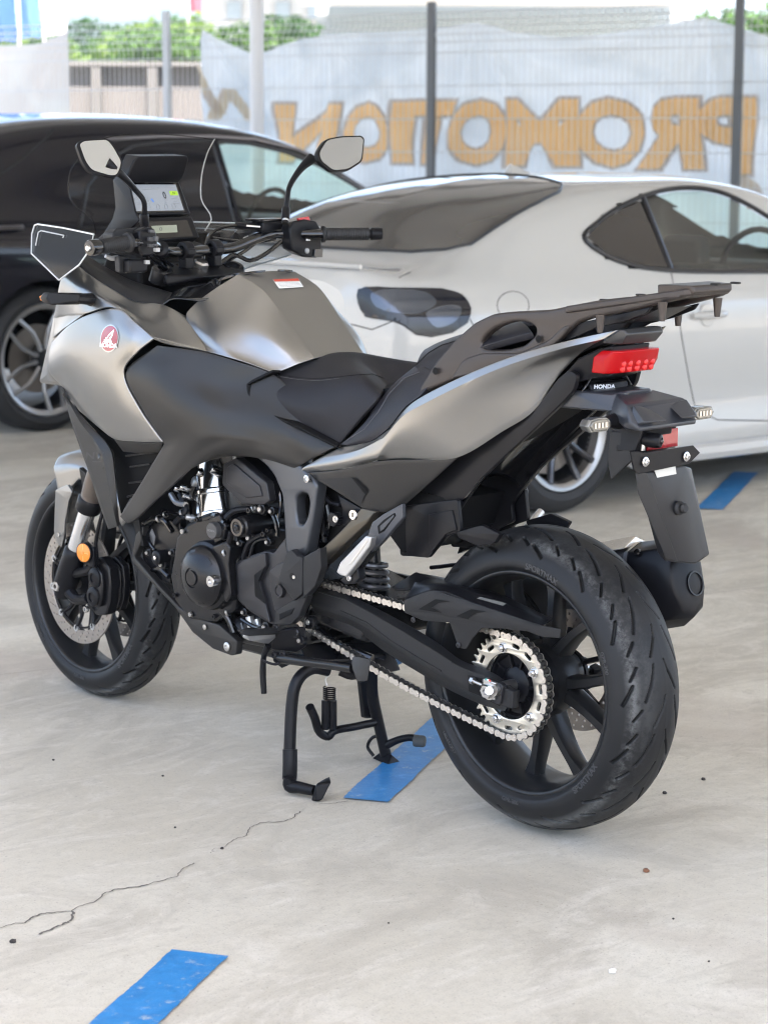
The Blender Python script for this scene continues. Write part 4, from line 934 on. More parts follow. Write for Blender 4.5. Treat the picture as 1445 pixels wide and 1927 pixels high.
# forks
fd = Vector((-sin(cast), 0, cos(cast)))
def FK(t, y, off=0.0): return Msteer @ (Vector((1.535, y, .300))+fd*t+Vector((cos(cast), 0, sin(cast)))*off)
for sy in (1, -1):
    y = .108*sy; ax = (FK(1, y)-FK(0, y)).normalized()
    e = empty('fork_leg', tuple(FK(0, y))); e.parent = moto; e.matrix_parent_inverse = parent_inv(moto)
    m = MB(); m.lathe(FK(0, y), ax, [(0, -.035), (.022, -.03), (.030, 0), (.031, .03), (.029, .085), (.0285, .105), (.024, .112), (.022, .113)], 28)
    m.tube([FK(.0, y, -.0), FK(-.005, y, -.055), FK(.03, y, -.10)], [.018, .014, .014], 10); m.tube([FK(.05, y, -.02), FK(.10, y, -.075), FK(.13, y, -.085)], [.012, .012, .012], 10)
    m.link('lower_casting', M_BLACK, e)
    MB().lathe(FK(0, y), ax, [(.0215, .112), (.0215, .24)], 28).link('slider_tube', mat('fork_slider', (.70, .70, .70), .22, .9), e)
    MB().lathe(FK(0, y), ax, [(.021, .225), (.027, .226), (.030, .232), (.030, .262), (.0275, .268), (.0275, .275), (.0285, .30), (.0285, .62), (0, .62)], 28).link('stanchion', mat('fork_outer_bronze', (.12, .10, .085), .35, .6), e)
    MB().lathe(FK(0, y), ax, [(.0302, .228), (.0322, .232), (.0322, .262), (.0300, .266)], 28).link('dust_seal', M_BLACK, e)
    c = Msteer @ Vector((1.535, sy*.128, .300)); m = MB(); m.hexnut(c, (0, sy, 0), .0135, .012); m.lathe(c, (0, sy, 0), [(.017, 0), (.017, .003), (0, .003)], 24); m.link('axle_bolt', M_STEEL, e)
    m = MB(); m.cyl(Msteer @ Vector((1.535, sy*.05, .3)), c, .013); m.link('axle', M_STEEL, e)
# calipers
for sy in (1, -1):
    e = empty('brake_caliper', tuple(S(1.36, .1*sy, .30))); e.parent = moto; e.matrix_parent_inverse = parent_inv(moto)
    m = MB(); cc = Vector((1.415, sy*.078, .345))
    out = [(-.052, -.065), (-.014, -.078), (.012, -.068), (.020, -.03), (.022, .025), (.015, .062), (-.012, .074), (-.050, .058), (-.062, .02), (-.063, -.03)]
    ra = Matrix.Rotation(radians(-8), 3, 'Y')
    C0 = Vector((1.418, sy*.066, .322))
    for y0, y1, sc in ((-.028, -.006, .95), (.006, .038, 1.0), (.038, .050, .72)):
        m.prism([Msteer @ (C0+ra @ Vector((a*sc-.008, sy*y0, b*sc))) for a, b in out], Vector((0, sy*(y1-y0), 0)))
    m.prism([Msteer @ (C0+ra @ Vector((a*.6-.03, sy*-.006, b*.8))) for a, b in out], Vector((0, sy*.012, 0)))
    m.link('caliper_body', M_ENG, e, bevel=.004, seg=3)
    m = MB()
    for a, b in ((-.012, .064), (-.008, -.068)): m.bolt(Msteer @ (C0+ra @ Vector((a+.012, sy*.048, b))), (0, sy, 0), .0085, .008)
    m.link('mounting_bolt', M_CHROME, e)
    m = MB()
    for b in (-.028, .022):
        m.lathe(Msteer @ (C0+ra @ Vector((-.022, sy*.048, b))), (0, sy, 0), [(.024, 0), (.024, .006), (.019, .009), (.012, .0095), (.011, .006), (0, .006)], 28)
    m.link('piston_cap', M_BLACK, e)
    m = MB()
    m.tube([Msteer @ (C0+ra @ Vector((-.022, sy*.045, .058))), S(1.385, sy*.118, .43), S(1.355, sy*.122, .50), S(1.34, sy*.10, .58), S(1.33, sy*.05, .68)], .0048, 10); m.link('brake_hose', M_BLACK, e)
    if sy > 0:
        me = text_me('NISSIN', .016, .03, .0003); M4 = frame_at(Msteer @ (C0+ra @ Vector((.008, .0392, .0))), (0, 1, 0), (1, 0, 0)); place_me(me, M4); link('caliper_lettering', me, M_WHITE, e, flat=True)
# orange side reflector on the left fork
for sy in (1, -1):
    c = P(159, 1040, .142) if sy > 0 else P(159, 1040, .142)*1; c = Vector((c.x, c.y*sy, c.z)); ax = Vector((-.15, sy, 0)).normalized()
    e = empty('reflector', tuple(c)); e.parent = moto; e.matrix_parent_inverse = parent_inv(moto)
    M_OR = mat('orange_reflector', (.72, .22, .02), .12, coat=.6, bump=.4, bscale=500)
    MB().lathe(c, ax, [(.0255, -.006), (.0255, .002), (.024, .003), (.0225, .002)], 32).link('bezel', M_BLACK, e)
    MB().lathe(c, ax, [(.0232, 0), (.0228, .003), (.012, .0045), (.0035, .0052), (.0035, .0065), (0, .0065)], 32).link('lens', M_OR, e)
    m = MB(); m.box(c+ax*.0042, (.0012, .0012, .042)); m.box(c+ax*.0042, (.042, .0012, .0012)); m.link('lens_cross', mat('orange_pale', (.85, .5, .15), .3), e)
    m = MB(); m.box(c-ax*.015+Vector((-.012, 0, -.01)), (.03, .012, .05)); m.link('bracket', M_BLACK, e, bevel=.003)

# ---------------------------------------------------------------- body panels
def hull_me(pts):
    bm = bmesh.new()
    for p in pts: bm.verts.new(p)
    r = bmesh.ops.convex_hull(bm, input=bm.verts); bmesh.ops.delete(bm, geom=[g for g in r['geom_interior'] if isinstance(g, bmesh.types.BMVert)], context='VERTS')
    bmesh.ops.dissolve_limit(bm, angle_limit=radians(2), verts=bm.verts, edges=bm.edges); bmesh.ops.recalc_face_normals(bm, faces=bm.faces)
    me = bpy.data.meshes.new('h'); bm.to_mesh(me); bm.free(); return me
def sym(pts): return pts+[Vector((p.x, -p.y, p.z)) for p in pts]
def PP(*a): return [P(*q) for q in a]
def panel(name, rows, mt, th=.005, n=6, m=5, sr=(), sc=(), ref=(-.2, 1, .3), bev=.0012, mirror=True, smooth=32):
    me = net(Q(rows), n, m, sr, sc, ref)
    if mirror: return both(name, me, mt, moto, solid=th, bevel=bev, smooth=smooth), me
    return link(name, me, mt, moto, solid=th, bevel=bev, smooth=smooth), me
# fuel tank
side = Q([[(448, 516, .085), (497, 548, .083), (545, 612, .078), (592, 674, .074)], [(402, 545, .122), (455, 592, .135), (515, 638, .125), (563, 684, .104)],
          [(366, 573, .155), (425, 625, .172), (485, 662, .150), (541, 693, .124)], [(350, 594, .174), (408, 645, .192), (463, 675, .170), (524, 700, .139)], [(391, 661, .206), (425, 671, .194), (470, 684, .172), (523, 704, .142)]])
side_me = net(side, 9, 6, (), (), (-.2, 1, .3)); tree_tank = bvh(side_me)
top = [[Vector((p.x, p.y*f, p.z+.004*(1-f*f))) for p in side[0]] for f in (1, .6, 0, -.6, -1)]
right = [[Vector((p.x, -p.y, p.z)) for p in r] for r in side]
tank = net(side[::-1]+top[1:-1]+right, 9, 6, (4, 8), (), (0, 0, 1))
link('fuel_tank', tank, M_SILVER, moto, solid=.004, bevel=.003, seg=3, smooth=50, ang=25)
# front edge roll of the tank and black filler bridge
panel('tank_front_trim', [[(413, 525, .10), (430, 518, .088), (450, 513, .08), (500, 508, .02)], [(411, 531, .10), (430, 524, .088), (452, 518, .08), (500, 512, .02)]], M_GLOSSB, th=.004)
# silver cowl above the side fairing
(_, cowl) = panel('upper_cowl', [[(132, 488, .205), (177, 522, .220), (221, 549, .222), (252, 566, .213), (306, 573, .19), (349, 594, .172)],
       [(118, 517, .228), (150, 535, .246), (190, 553, .248), (240, 578, .246), (305, 605, .222), (368, 625, .190)],
       [(108, 560, .222), (155, 572, .256), (204, 568, .262), (248, 590, .262), (295, 622, .246), (380, 643, .2)],
       [(103, 598, .205), (160, 590, .262), (212, 578, .268), (253, 603, .268), (290, 636, .262), (391, 661, .208)]], M_SILVER, sc=(), n=7)
panel('lamp_side_facet', [[(103, 590, .200), (135, 585, .24), (163, 588, .258)], [(97, 640, .185), (112, 625, .225), (130, 611, .246)]], M_SILVER, th=.004)
# side fairing with the round emblem
(_, fair) = panel('side_fairing', [[(97, 645, .200), (130, 612, .250), (168, 591, .266), (226, 581, .270), (255, 605, .271), (290, 637, .264)],
       [(91, 672, .204), (125, 652, .258), (170, 634, .280), (218, 625, .289), (246, 640, .288), (260, 662, .280)],
       [(93, 700, .204), (125, 684, .256), (160, 676, .279), (190, 688, .288), (215, 697, .290), (233, 702, .284)],
       [(118, 728, .196), (138, 735, .238), (165, 742, .264), (198, 754, .275), (230, 762, .278), (262, 768, .273)],
       [(149, 773, .202), (172, 793, .228), (192, 810, .241), (214, 826, .249), (260, 832, .255), (306, 832, .257)]], M_SILVER, n=9, m=7, sc=(), sr=(), th=.006, bev=.002)
panel('fairing_lower_edge', [[(214, 826, .247), (260, 833, .253), (306, 833, .255)], [(232, 850, .225), (268, 853, .23), (303, 850, .235)]], M_GREY, th=.004)
# dark side panel beside the knees
(_, knee) = panel('side_panel', [[(296, 650, .256), (345, 656, .234), (392, 664, .209), (455, 683, .183), (514, 704, .150), (560, 745, .145), (640, 838, .146)],
       [(237, 702, .280), (300, 703, .272), (360, 711, .242), (420, 722, .208), (480, 738, .180), (545, 777, .165), (620, 846, .158)],
       [(266, 769, .269), (325, 770, .272), (385, 775, .252), (440, 785, .222), (500, 801, .196), (555, 824, .180), (600, 857, .165)],
       [(309, 836, .252), (345, 826, .258), (390, 820, .252), (440, 822, .228), (495, 833, .200), (540, 848, .184), (578, 869, .169)],
       [(262, 915, .239), (300, 900, .247), (350, 866, .250), (408, 845, .238), (470, 848, .207), (520, 862, .188), (565, 876, .172)],
       [(226, 972, .232), (242, 984, .236), (298, 938, .242), (370, 877, .241), (430, 859, .212), (500, 865, .189), (556, 882, .171)]], M_GREY, n=7, m=6, sr=(3,), th=.007, bev=.002, smooth=40)
(_, defl) = panel('lower_deflector', [[(118, 729, .200), (133, 790, .207), (150, 840, .212), (168, 890, .214), (186, 945, .213), (204, 996, .210)],
       [(121, 738, .206), (150, 792, .222), (188, 845, .232), (200, 890, .234), (211, 945, .230), (221, 991, .222)],
       [(124, 742, .200), (161, 791, .214), (208, 846, .224), (216, 890, .223), (221, 940, .219), (226, 988, .212)]], M_GREY, sr=(1,), th=.006)
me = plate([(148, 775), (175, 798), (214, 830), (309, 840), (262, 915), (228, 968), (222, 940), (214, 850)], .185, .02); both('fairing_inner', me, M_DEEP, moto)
m = MB()
for a, b in (((245, 879), (283, 873)), ((243, 909), (268, 906)), ((237, 858), (300, 850)), ((240, 935), (258, 930))): m.tube([P(*a, .206), P(*b, .212)], .0022, 6)
both('louvre', m.me(), M_BLACK, moto)
panel('louvre_blade', [[(232, 962, .225), (247, 938, .224)], [(252, 975, .205), (262, 952, .2)]], M_GREY)
# silver trim lines along the fairing edge
for pts in ([(226, 580), (253, 603), (289, 636), (340, 649), (390, 661)],):
    t_ = outline_tube(bvh(cowl), [(x, y-2) for x, y in pts], .0016, off=-.0004, closed=False); both('cowl_edge', t_.me(), M_SILVER, moto)
# round red emblem with the white wing
tf = bvh(fair); ex, ey = 207.5, 637; ec, en = seen(tf, ex, ey)
def on_fair(u, v): return (ex+u*17.2+v*2.0, ey-v*26.0)      # emblem coordinates, unit circle
def emb(poly, off, mt, nm, sn=0, step=3): both(nm, decal(tf, [on_fair(*p) for p in poly], off, step, smooth_n=sn), mt, moto)
emb([(cos(a), sin(a)) for a in np.linspace(0, 2*pi, 40, endpoint=False)], .0014, M_STEEL, 'emblem_rim')
emb([(.91*cos(a), .91*sin(a)) for a in np.linspace(0, 2*pi, 40, endpoint=False)], .0019, mat('emblem_red', (.26, .006, .02), .18, coat=1, croug=.05), 'emblem_disc')
M_EW = mat('emblem_white', (.78, .76, .75), .35)
emb([(.48, .66), (.10, .42), (-.14, .25), (-.20, .12), (-.38, .08), (-.40, -.03), (-.56, -.08), (-.54, -.18), (-.68, -.25), (-.3, -.32), (.05, -.28), (.2, -.40), (.34, -.28), (.22, -.03), (.38, .22)], .0024, M_EW, 'emblem_wing', step=4)
for k in range(3): emb([(.30-.12*k, .40-.16*k), (-.10-.12*k, .12-.13*k), (-.09-.12*k, .08-.13*k), (.32-.12*k, .35-.16*k)], .0028, MATS['emblem_red'], 'feather_line', step=4)
def flat_text_on(tree, s, size_px, px, py, off, mt, name, bold=.02, dirx=(1, 0), diry=(0, -1), mirror=False, depth=0):
    me = text_me(s, 1, bold)
    for v in me.vertices:
        x = px+(v.co.x*dirx[0]+v.co.y*diry[0])*size_px; y = py+(v.co.x*dirx[1]+v.co.y*diry[1])*size_px
        h, n = seen(tree, x, y)
        v.co = (h+n*off) if h is not None else ec
    orient(me, CP-me.vertices[0].co)
    return link(name, me, mt, moto, flat=True)
flat_text_on(tf, 'HONDA', 8.6, 206, 650, .0025, M_EW, 'emblem_lettering', .05, (1, .06), (.05, -1.25))
td = bvh(defl); flat_text_on(td, 'NT', 17, 178, 858, .0008, mat('embossed_grey', (.03, .03, .032), .35), 'deflector_lettering', .03, (1.4, .0), (.15, -1))
for a, b in (((160, 868), (190, 869)),): both('deflector_line', outline_tube(td, [a, b], .0008, closed=False).me(), MATS['embossed_grey'], moto)
tt = tree_tank
# cockpit trim
panel('cockpit_trim', [[(131, 488, .205), (176, 521, .221), (221, 548, .223), (252, 565, .214), (306, 572, .191)], [(140, 480, .195), (185, 508, .20), (232, 534, .198), (268, 548, .186), (318, 560, .165)], [(166, 481, .165), (205, 505, .165), (250, 528, .155), (290, 540, .14), (330, 552, .125)]], M_PLAST, th=.004)
panel('filler_surround', [[(306, 572, .190), (322, 562, .17), (389, 563, .142), (409, 546, .110), (413, 527, .095)], [(330, 545, .12), (345, 540, .11), (375, 535, .095), (395, 528, .085), (404, 522, .08)]], M_GLOSSB, th=.004)
c = P(142, 492, .207); MB().bolt(c, (-.3, 1, .4), .006, .003).link('screw', M_STEEL, moto)
# front: headlamp block, nose, beak
def XZ(x, y, z): return Vector((x, y, z))
a1 = P(97, 642, .19); a2 = P(103, 592, .2); a3 = P(118, 520, .22); a4 = P(95, 700, .19)
link('nose_cowl', hull_me(sym([a1, a2, a3, a4, a1+XZ(.10, -.09, -.01), a2+XZ(.10, -.10, .0), a3+XZ(.09, -.12, .0), a4+XZ(.08, -.08, -.02), P(118, 728, .17), P(118, 728, .12)+XZ(.1, 0, 0)])), M_SILVER, moto, bevel=.012, seg=3, smooth=50)
link('headlamp', hull_me(sym([a1+XZ(.075, -.06, .0), a2+XZ(.085, -.07, -.02), a1+XZ(.105, -.12, -.01), a2+XZ(.10, -.14, -.03)])), mat('headlamp_clear', (.5, .52, .55), .05, .3, coat=1), moto, bevel=.006)
# dark core so nothing shows through the bike
link('front_core', hull_me(sym([XZ(1.38, .15, 1.04), XZ(1.38, .15, .80), XZ(1.20, .19, 1.02), XZ(1.20, .19, .80), XZ(.98, .16, .98), XZ(1.0, .17, .82)])), M_DEEP, moto)
link('radiator', hull_me(sym([XZ(1.27, .15, .80), XZ(1.18, .15, .46), XZ(1.24, .16, .80), XZ(1.14, .16, .46)])), M_DEEP, moto)
link('airbox', hull_me(sym([XZ(1.0, .12, .97), XZ(.62, .09, .88), XZ(.55, .12, .78), XZ(1.05, .16, .76), XZ(.62, .12, .74)])), M_DEEP, moto)
# turn signal, front left (and right)
cS = P(130, 562, .31)
m = hull_me(PP((83, 556, .345), (85, 570, .345), (93, 550, .345), (96, 574, .345), (155, 551, .285), (152, 573, .285), (170, 556, .275), (170, 566, .275), (88, 562, .35))+[p+Vector((.03, 0, 0)) for p in PP((88, 562, .345), (95, 552, .345), (96, 572, .345), (152, 553, .285), (152, 571, .285))])
both('turn_signal', m, M_BLACK, moto, bevel=.004, seg=3)
both('turn_signal_lens', hull_me([p+Vector((.028, 0, 0)) for p in PP((88, 559, .343), (90, 566, .343), (96, 555, .34), (97, 569, .34), (150, 557, .288), (150, 568, .288))]+[p+Vector((.034, 0, 0)) for p in PP((92, 562, .34), (145, 562, .29))]), M_OR, moto)
both('turn_signal_stem', MB().tube([P(150, 562, .29), P(168, 563, .27), P(176, 566, .245)], [.012, .014, .017], 10).me(), M_BLACK, moto)
# clear side deflector and windscreen
CLR = glassy('clear_acrylic', (.93, .95, .96), .92, .03, .2); CLE = mat('acrylic_lit_edge', (.55, .57, .58), .2, 0, spec=1.0)  # pale edge colour paints the light caught in the acrylic rim
M_DK = mat('smoked_insert', (.03, .03, .033), .25)
dp = Pl(.265, ax=-.35, az=-.1, x0=1.3, z0=1.13)
PA = [(66, 424), (72, 422), (120, 429), (177, 441), (171, 468), (150, 498), (112, 527), (60, 477), (61, 440)]
both('side_deflector', plate(PA, dp, .004, .006, 0), CLR, moto, flat=True)
both('deflector_edge', MB().tube([dp.U(*q) for q in PA+[PA[0]]], .0021, 6, smooth=0).me(), CLE, moto)
both('deflector_edge', MB().tube([dp.U(*q) for q in [(68, 462), (73, 437), (78, 434), (121, 443), (119, 447)]], .0016, 6, smooth=0).me(), CLE, moto)
both('deflector_insert', plate([(72, 464), (86, 447), (118, 449), (112, 520), (88, 496)], Pl(.255, ax=-.35, az=-.1, x0=1.3, z0=1.13), .003, .004, 0), glassy('smoke_tint', (.5, .5, .52), .5, .05, .1), moto, flat=True)
m = MB(); c = P(158, 462, .25); m.lathe(c, (-.6, .5, .3), [(0, .012), (.007, .012), (.008, 0), (.011, 0), (.011, -.012)], 16); both('deflector_bolt', m.me(), M_STEEL, moto)
both('deflector_mount', hull_me(PP((136, 447, .25), (150, 475, .25), (133, 475, .25), (143, 445, .24), (165, 480, .22), (150, 490, .21))), M_BLACK, moto, bevel=.003)
edge = PP((386, 434, -.165), (398, 412, -.178), (379, 374, -.196), (380, 330, -.200), (390, 290, -.190), (404, 262, -.165))
rows = []
for f in (1, .92, .7, .4, 0, -.4, -.7, -.92, -1):
    rows.append([Vector((e.x+.055*(1-abs(f)**2.2), e.y*f, e.z+.012*(1-f*f)*(i/5))) for i, e in enumerate(edge)])
me = net(rows, 6, 4, (), (), (-1, 0, .3))
link('windscreen', me, glassy('screen_clear', (.95, .96, .97), .95, .015, .15), moto, smooth=80)
for s_ in (0,):
    e_ = [Vector(p) for p in rows[s_]]; link('screen_edge', MB().tube(e_, .0016, 6).me(), mat('screen_edge_reflection', (.42, .42, .40), .25, spec=.8), moto)  # reflection along this edge painted as a pale colour
e_ = rows[-1]; link('screen_edge', MB().tube(e_, .0012, 6).me(), glassy('screen_edge_clear', (.9, .9, .9), .8, .1, .3), moto)
e_ = [r[-1] for r in rows]; link('screen_edge', MB().tube(e_, .0012, 6).me(), glassy('screen_edge_clear', (.9, .9, .9), .8, .1, .3), moto)

# ---------------------------------------------------------------- seat, tail, rack
M_SEAT = mat('seat_vinyl', (.011, .011, .0145), .50, 0, spec=.32, bump=.6, bscale=1100); M_SEAT2 = mat('seat_vinyl_smooth', (.014, .014, .018), .44, 0, spec=.35, bump=.25, bscale=1500)
half = Q([[(486, 722, .150), (485, 743, .157), (500, 769, .160), (562, 799, .160), (638, 836, .158)],
          [(501, 712, .143), (520, 734, .157), (560, 752, .164), (612, 772, .168), (668, 800, .158)],
          [(523, 702, .128), (560, 708, .124), (615, 710, .130), (674, 714, .138), (712, 748, .142)],
          [(572, 680, .060), (598, 674, .060), (640, 678, .062), (686, 695, .078), (727, 730, .095)]])
cen = [(602, 668, 0), (632, 663, 0), (672, 666, 0), (706, 690, 0), (744, 722, 0)]
half.append(PP(*cen)); other = [[Vector((p.x, -p.y, p.z)) for p in r] for r in half[-2::-1]]
seat_me = net(half+other, 8, 6, (), (), (0, 0, 1)); link('rider_seat', seat_me, M_SEAT, moto, solid=.012, bevel=.003, smooth=60)
ts = bvh(seat_me)
t_ = outline_tube(ts, [(524, 705), (560, 711), (600, 713), (640, 709), (668, 706), (700, 704), (722, 712)], .0009, off=.0004, closed=False, step=6); link('seat_seam', t_.me(), M_DEEP, moto)
# stitches
m = MB(); pl_ = crv(np.array([(528, 709, 0), (560, 714, 0), (600, 716, 0), (640, 712, 0)], float), 16)
for i in range(0, len(pl_)-1, 1):
    a, _n = seen(ts, *pl_[i][:2]); b, _n2 = seen(ts, *(pl_[i][:2]*.4+pl_[i+1][:2]*.6))
    if a is not None and b is not None: m.tube([a+_n*.0006, b+_n*.0006], .0006, 4, smooth=0)
link('seat_stitching', m.me(), mat('thread_grey', (.12, .12, .12), .8), moto)
# rubber gasket behind the seat front
panel('seat_gasket', [[(514, 700, .158), (466, 724, .188), (469, 742, .189), (483, 766, .186), (560, 803, .178), (634, 840, .170)], [(530, 701, .138), (490, 722, .156), (488, 742, .162), (503, 766, .164), (565, 794, .163), (640, 833, .158)]], M_DEEP, th=.006, n=5, sc=(1, 3))
# passenger seat
pr_ = Q([[(641, 836, .160), (668, 814, .157), (690, 790, .149), (712, 757, .135), (741, 722, .105), (782, 688, .085)],
         [(650, 838, .161), (688, 822, .160), (718, 795, .155), (745, 758, .145), (775, 715, .125), (799, 690, .105)],
         [(662, 839, .157), (700, 829, .157), (732, 804, .156), (763, 765, .152), (792, 743, .146), (822, 705, .128)]])
me = net(pr_, 7, 6, (), (), (0, 1, .3)); both('seat_side', me, M_SEAT2, moto, solid=.012, bevel=.002)
ps = Q([[(782, 690, .098), (800, 722, .128), (838, 690, .130), (900, 655, .125), (1000, 625, .115)], [(785, 680, .085), (812, 668, .092), (850, 648, .09), (905, 632, .09), (990, 612, .085)],
        [(793, 664, .045), (815, 651, .045), (850, 637, .045), (900, 622, .045), (980, 603, .045)]])
ps.append(PP((806, 656, 0), (832, 643, 0), (868, 630, 0), (918, 616, 0), (995, 600, 0))); ps += [[Vector((p.x, -p.y, p.z)) for p in r] for r in ps[-2::-1]]
pm = net(ps, 7, 6, (), (), (0, 0, 1)); link('passenger_seat', pm, M_SEAT2, moto, solid=.015, bevel=.003, smooth=60)
tp = bvh(pm, seat_me)
for pts in ([(784, 686), (805, 665), (830, 650), (862, 640)], [(741, 724), (760, 706), (782, 690)]):
    t_ = outline_tube(tp, pts, .0010, off=.0002, closed=False, step=6); link('seat_seam', t_.me(), M_DEEP, moto)
tq = bvh(me)
t_ = outline_tube(tq, [(652, 829), (686, 808), (712, 776), (732, 742), (760, 712), (790, 700)], .0010, off=.0004, closed=False, step=6); link('seat_seam', t_.me(), mat('seam_grey', (.06, .06, .065), .6), moto)
link('seat_base', hull_me(sym(PP((640, 834, .14), (700, 826, .14), (760, 770, .13), (800, 740, .12), (600, 800, .13), (560, 760, .12))+[XZ(.30, .10, .90), XZ(-.1, .10, .99), XZ(.60, .06, .86)])), M_DEEP, moto)
# tail fairing
(_, tail) = panel('tail_fairing', [[(640, 842, .158), (700, 830, .160), (733, 807, .161), (763, 769, .160), (791, 748, .158), (935, 681, .141), (1057, 644, .114), (1162, 621, .072)],
       [(600, 863, .168), (672, 848, .170), (722, 824, .169), (757, 784, .166), (797, 760, .163), (935, 695, .147), (1057, 656, .120), (1135, 638, .084)],
       [(568, 884, .173), (650, 871, .173), (711, 860, .169), (745, 828, .163), (800, 800, .155), (900, 752, .139), (1000, 705, .114), (1092, 664, .083)],
       [(572, 889, .167), (650, 881, .166), (711, 866, .158), (760, 863, .142), (857, 862, .125), (945, 812, .108), (1003, 774, .096), (1052, 706, .086)]], M_SILVER, sr=(1,), sc=(2,), n=7, m=6, th=.005, bev=.0015, smooth=24)
(_, tl) = panel('tail_lower_panel', [[(574, 890, .167), (645, 883, .165), (711, 868, .157), (785, 865, .138), (857, 864, .124)], [(628, 922, .163), (670, 918, .158), (715, 916, .148), (770, 910, .134), (815, 903, .124)], [(676, 953, .150), (692, 962, .146), (710, 965, .140), (745, 959, .130), (765, 948, .122)]], M_GREY, th=.006, n=6)
tt2 = bvh(tl)
both('panel_recess_shade', decal(tt2, [(602, 901), (666, 898), (691, 924), (681, 948), (640, 922)], .003, 6), M_PLAST, moto); both('panel_recess_shade', decal(tt2, [(664, 898), (670, 899), (693, 921), (691, 931)], .0045, 6), M_DEEP, moto)  # a recess in the panel, its shade painted as dark raised patches
# inner fender under the tail
both('inner_fender', plate([(752, 948), (766, 948), (857, 864), (1003, 776), (1050, 712), (1070, 696), (1085, 705), (1078, 735), (1050, 765), (1000, 812), (945, 862), (905, 900), (878, 935), (858, 965), (862, 1000), (838, 1010), (806, 1048), (752, 1046)], Pl(.096, ax=-.03, x0=-.1), .012, .01), M_BLACK, moto)
fl_ = [[(1100, 735, .07), (1050, 770, .07), (980, 830, .08), (915, 895, .085), (872, 945, .088)]]; cl_ = [P(*q) for q in fl_[0]]
rows = [[Vector((p.x, p.y*f+.0, p.z+.045*(1-f*f))) for p in cl_] for f in (1, .6, 0, -.6, -1)]
link('fender_underside', net(rows, 6, 4, (), (), (0, 0, -1)), M_GLOSSB, moto, solid=.004, smooth=60)
link('under_tail', hull_me(sym([P(1080, 690, .07), P(1085, 735, .06), P(990, 790, .07), P(905, 860, .075), P(860, 880, .08), P(900, 840, .08)])), M_DEEP, moto)
link('inner_block', hull_me(sym([P(757, 950, .10), P(757, 1040, .10), P(830, 1000, .085), P(850, 940, .085), P(700, 960, .10), P(690, 900, .10)])), M_DEEP, moto)
link('fender_edge', mesh_from(*(lambda a: (a, [(0, 1, 4, 3), (1, 2, 5, 4)]))([P(985, 888, -.085), P(1030, 836, -.085), P(1097, 776, -.085), P(992, 872, -.085), P(1030, 826, -.085), P(1085, 776, -.085)])), M_PLAST, moto, solid=.003)
# battery box below the seat end
both('box_side', plate([(762, 952), (860, 940), (866, 1000), (838, 1010), (806, 1050), (764, 1046)], Pl(.106), .01, .006), M_BLACK, moto)
both('box_side', plate([(806, 968), (850, 960), (858, 998), (838, 1006), (812, 1040), (806, 1020)], Pl(.110), .006, .003), M_BLACK, moto)
# tail end cap, lamp
tc_ = PP((1176, 620, .054), (1180, 630, .054), (1162, 620, .062), (1130, 646, .074), (1165, 640, .058))
rr_ = [P(1236, 617, -.050), P(1247, 624, -.054), P(1232, 643, -.050)]
link('tail_cap', hull_me(sym(tc_+rr_+[P(1190, 616, .03), P(1150, 620, .05)])), mat('tail_cap_grey', (.045, .045, .046), .3, .2), moto, bevel=.005, seg=3)
link('lamp_housing', hull_me(sym([P(1122, 658, .072), P(1116, 692, .070), P(1128, 700, .062), P(1085, 675, .082), P(1056, 708, .084), P(1075, 722, .078), P(1150, 650, .058), P(1160, 702, .04)])), M_BLACK, moto, bevel=.004)
LR = mat('tail_lamp_lens', (.26, .002, .004), .15, spec=.25, emit=(1.0, .005, .008), estr=.03)
L0_ = PP((1148, 701, .048), (1147, 680, .058), (1160, 659, .050))
pts = sym(L0_); wr_ = sym(PP((1126, 703, .074), (1130, 674, .075), (1146, 661, .068)))
link('tail_lamp', hull_me([p+Vector((-.022, 0, 0)) for p in pts]+[p+Vector((-.010, 0, 0)) for p in wr_]+[p+Vector((.02, 0, 0)) for p in wr_]), LR, moto, bevel=.003, seg=3)
m = MB()
for u in (-.052, -.028, .0, .028, .052):
    for w in (0, 1):
        q = (L0_[0]*(1-w*.46-.34)+L0_[1]*(w*.46+.34)); q = Vector((q.x-.0238, u*.82, q.z)); m.lathe(q, (-1, 0, 0), [(.0068, -.001), (.0055, .0012), (.003, .002), (0, .0022)], 20)
link('led_cell', m.me(), mat('led_bright', (.4, .008, .01), .2, emit=(1, .03, .02), estr=.05), moto)
# rear fender arm, HONDA plate
fdm = mat('fender_blue_black', (.028, .030, .036), .30, 0, bump=.1, bscale=900)
link('fender_arm', hull_me(sym([P(1060, 738, .085), P(1010, 762, .085), P(1075, 735, .08), P(1150, 742, .06), P(1150, 775, .07), P(1085, 770, .07), P(1185, 735, .03)])), fdm, moto, bevel=.004, seg=3)
link('fender_arm', hull_me(sym([P(1158, 740, .055), P(1142, 776, .062), P(1182, 762, .085), P(1186, 800, .085), P(1205, 812, .085), P(1280, 762, -.09), P(1302, 778, -.095), P(1290, 792, -.092), P(1222, 745, -.02), P(1268, 800, -.06)])), fdm, moto, bevel=.006, seg=3)
both('fender_arm_top', hull_me(PP((1190, 762, .08), (1185, 775, .085), (1215, 765, .03), (1258, 792, .02), (1212, 795, .08), (1200, 800, .084))), fdm, moto, bevel=.003)
dh = P(1136, 734, .02); link('name_plate', hull_me(sym([P(1103, 720, .055), P(1109, 744, .055), P(1103, 720, .055)+Vector((-.010, 0, -.003)), P(1109, 744, .055)+Vector((-.010, 0, -.003))])), M_BLACK, moto, bevel=.002)
tnp = bvh(bpy.data.objects['name_plate'].data)
ec = P(1136, 734, .0); flat_text_on(tnp, 'HONDA', 10.5, 1136, 728, .0012, M_WHITE, 'name_lettering', .05, (1.0, -.03), (.05, -1))
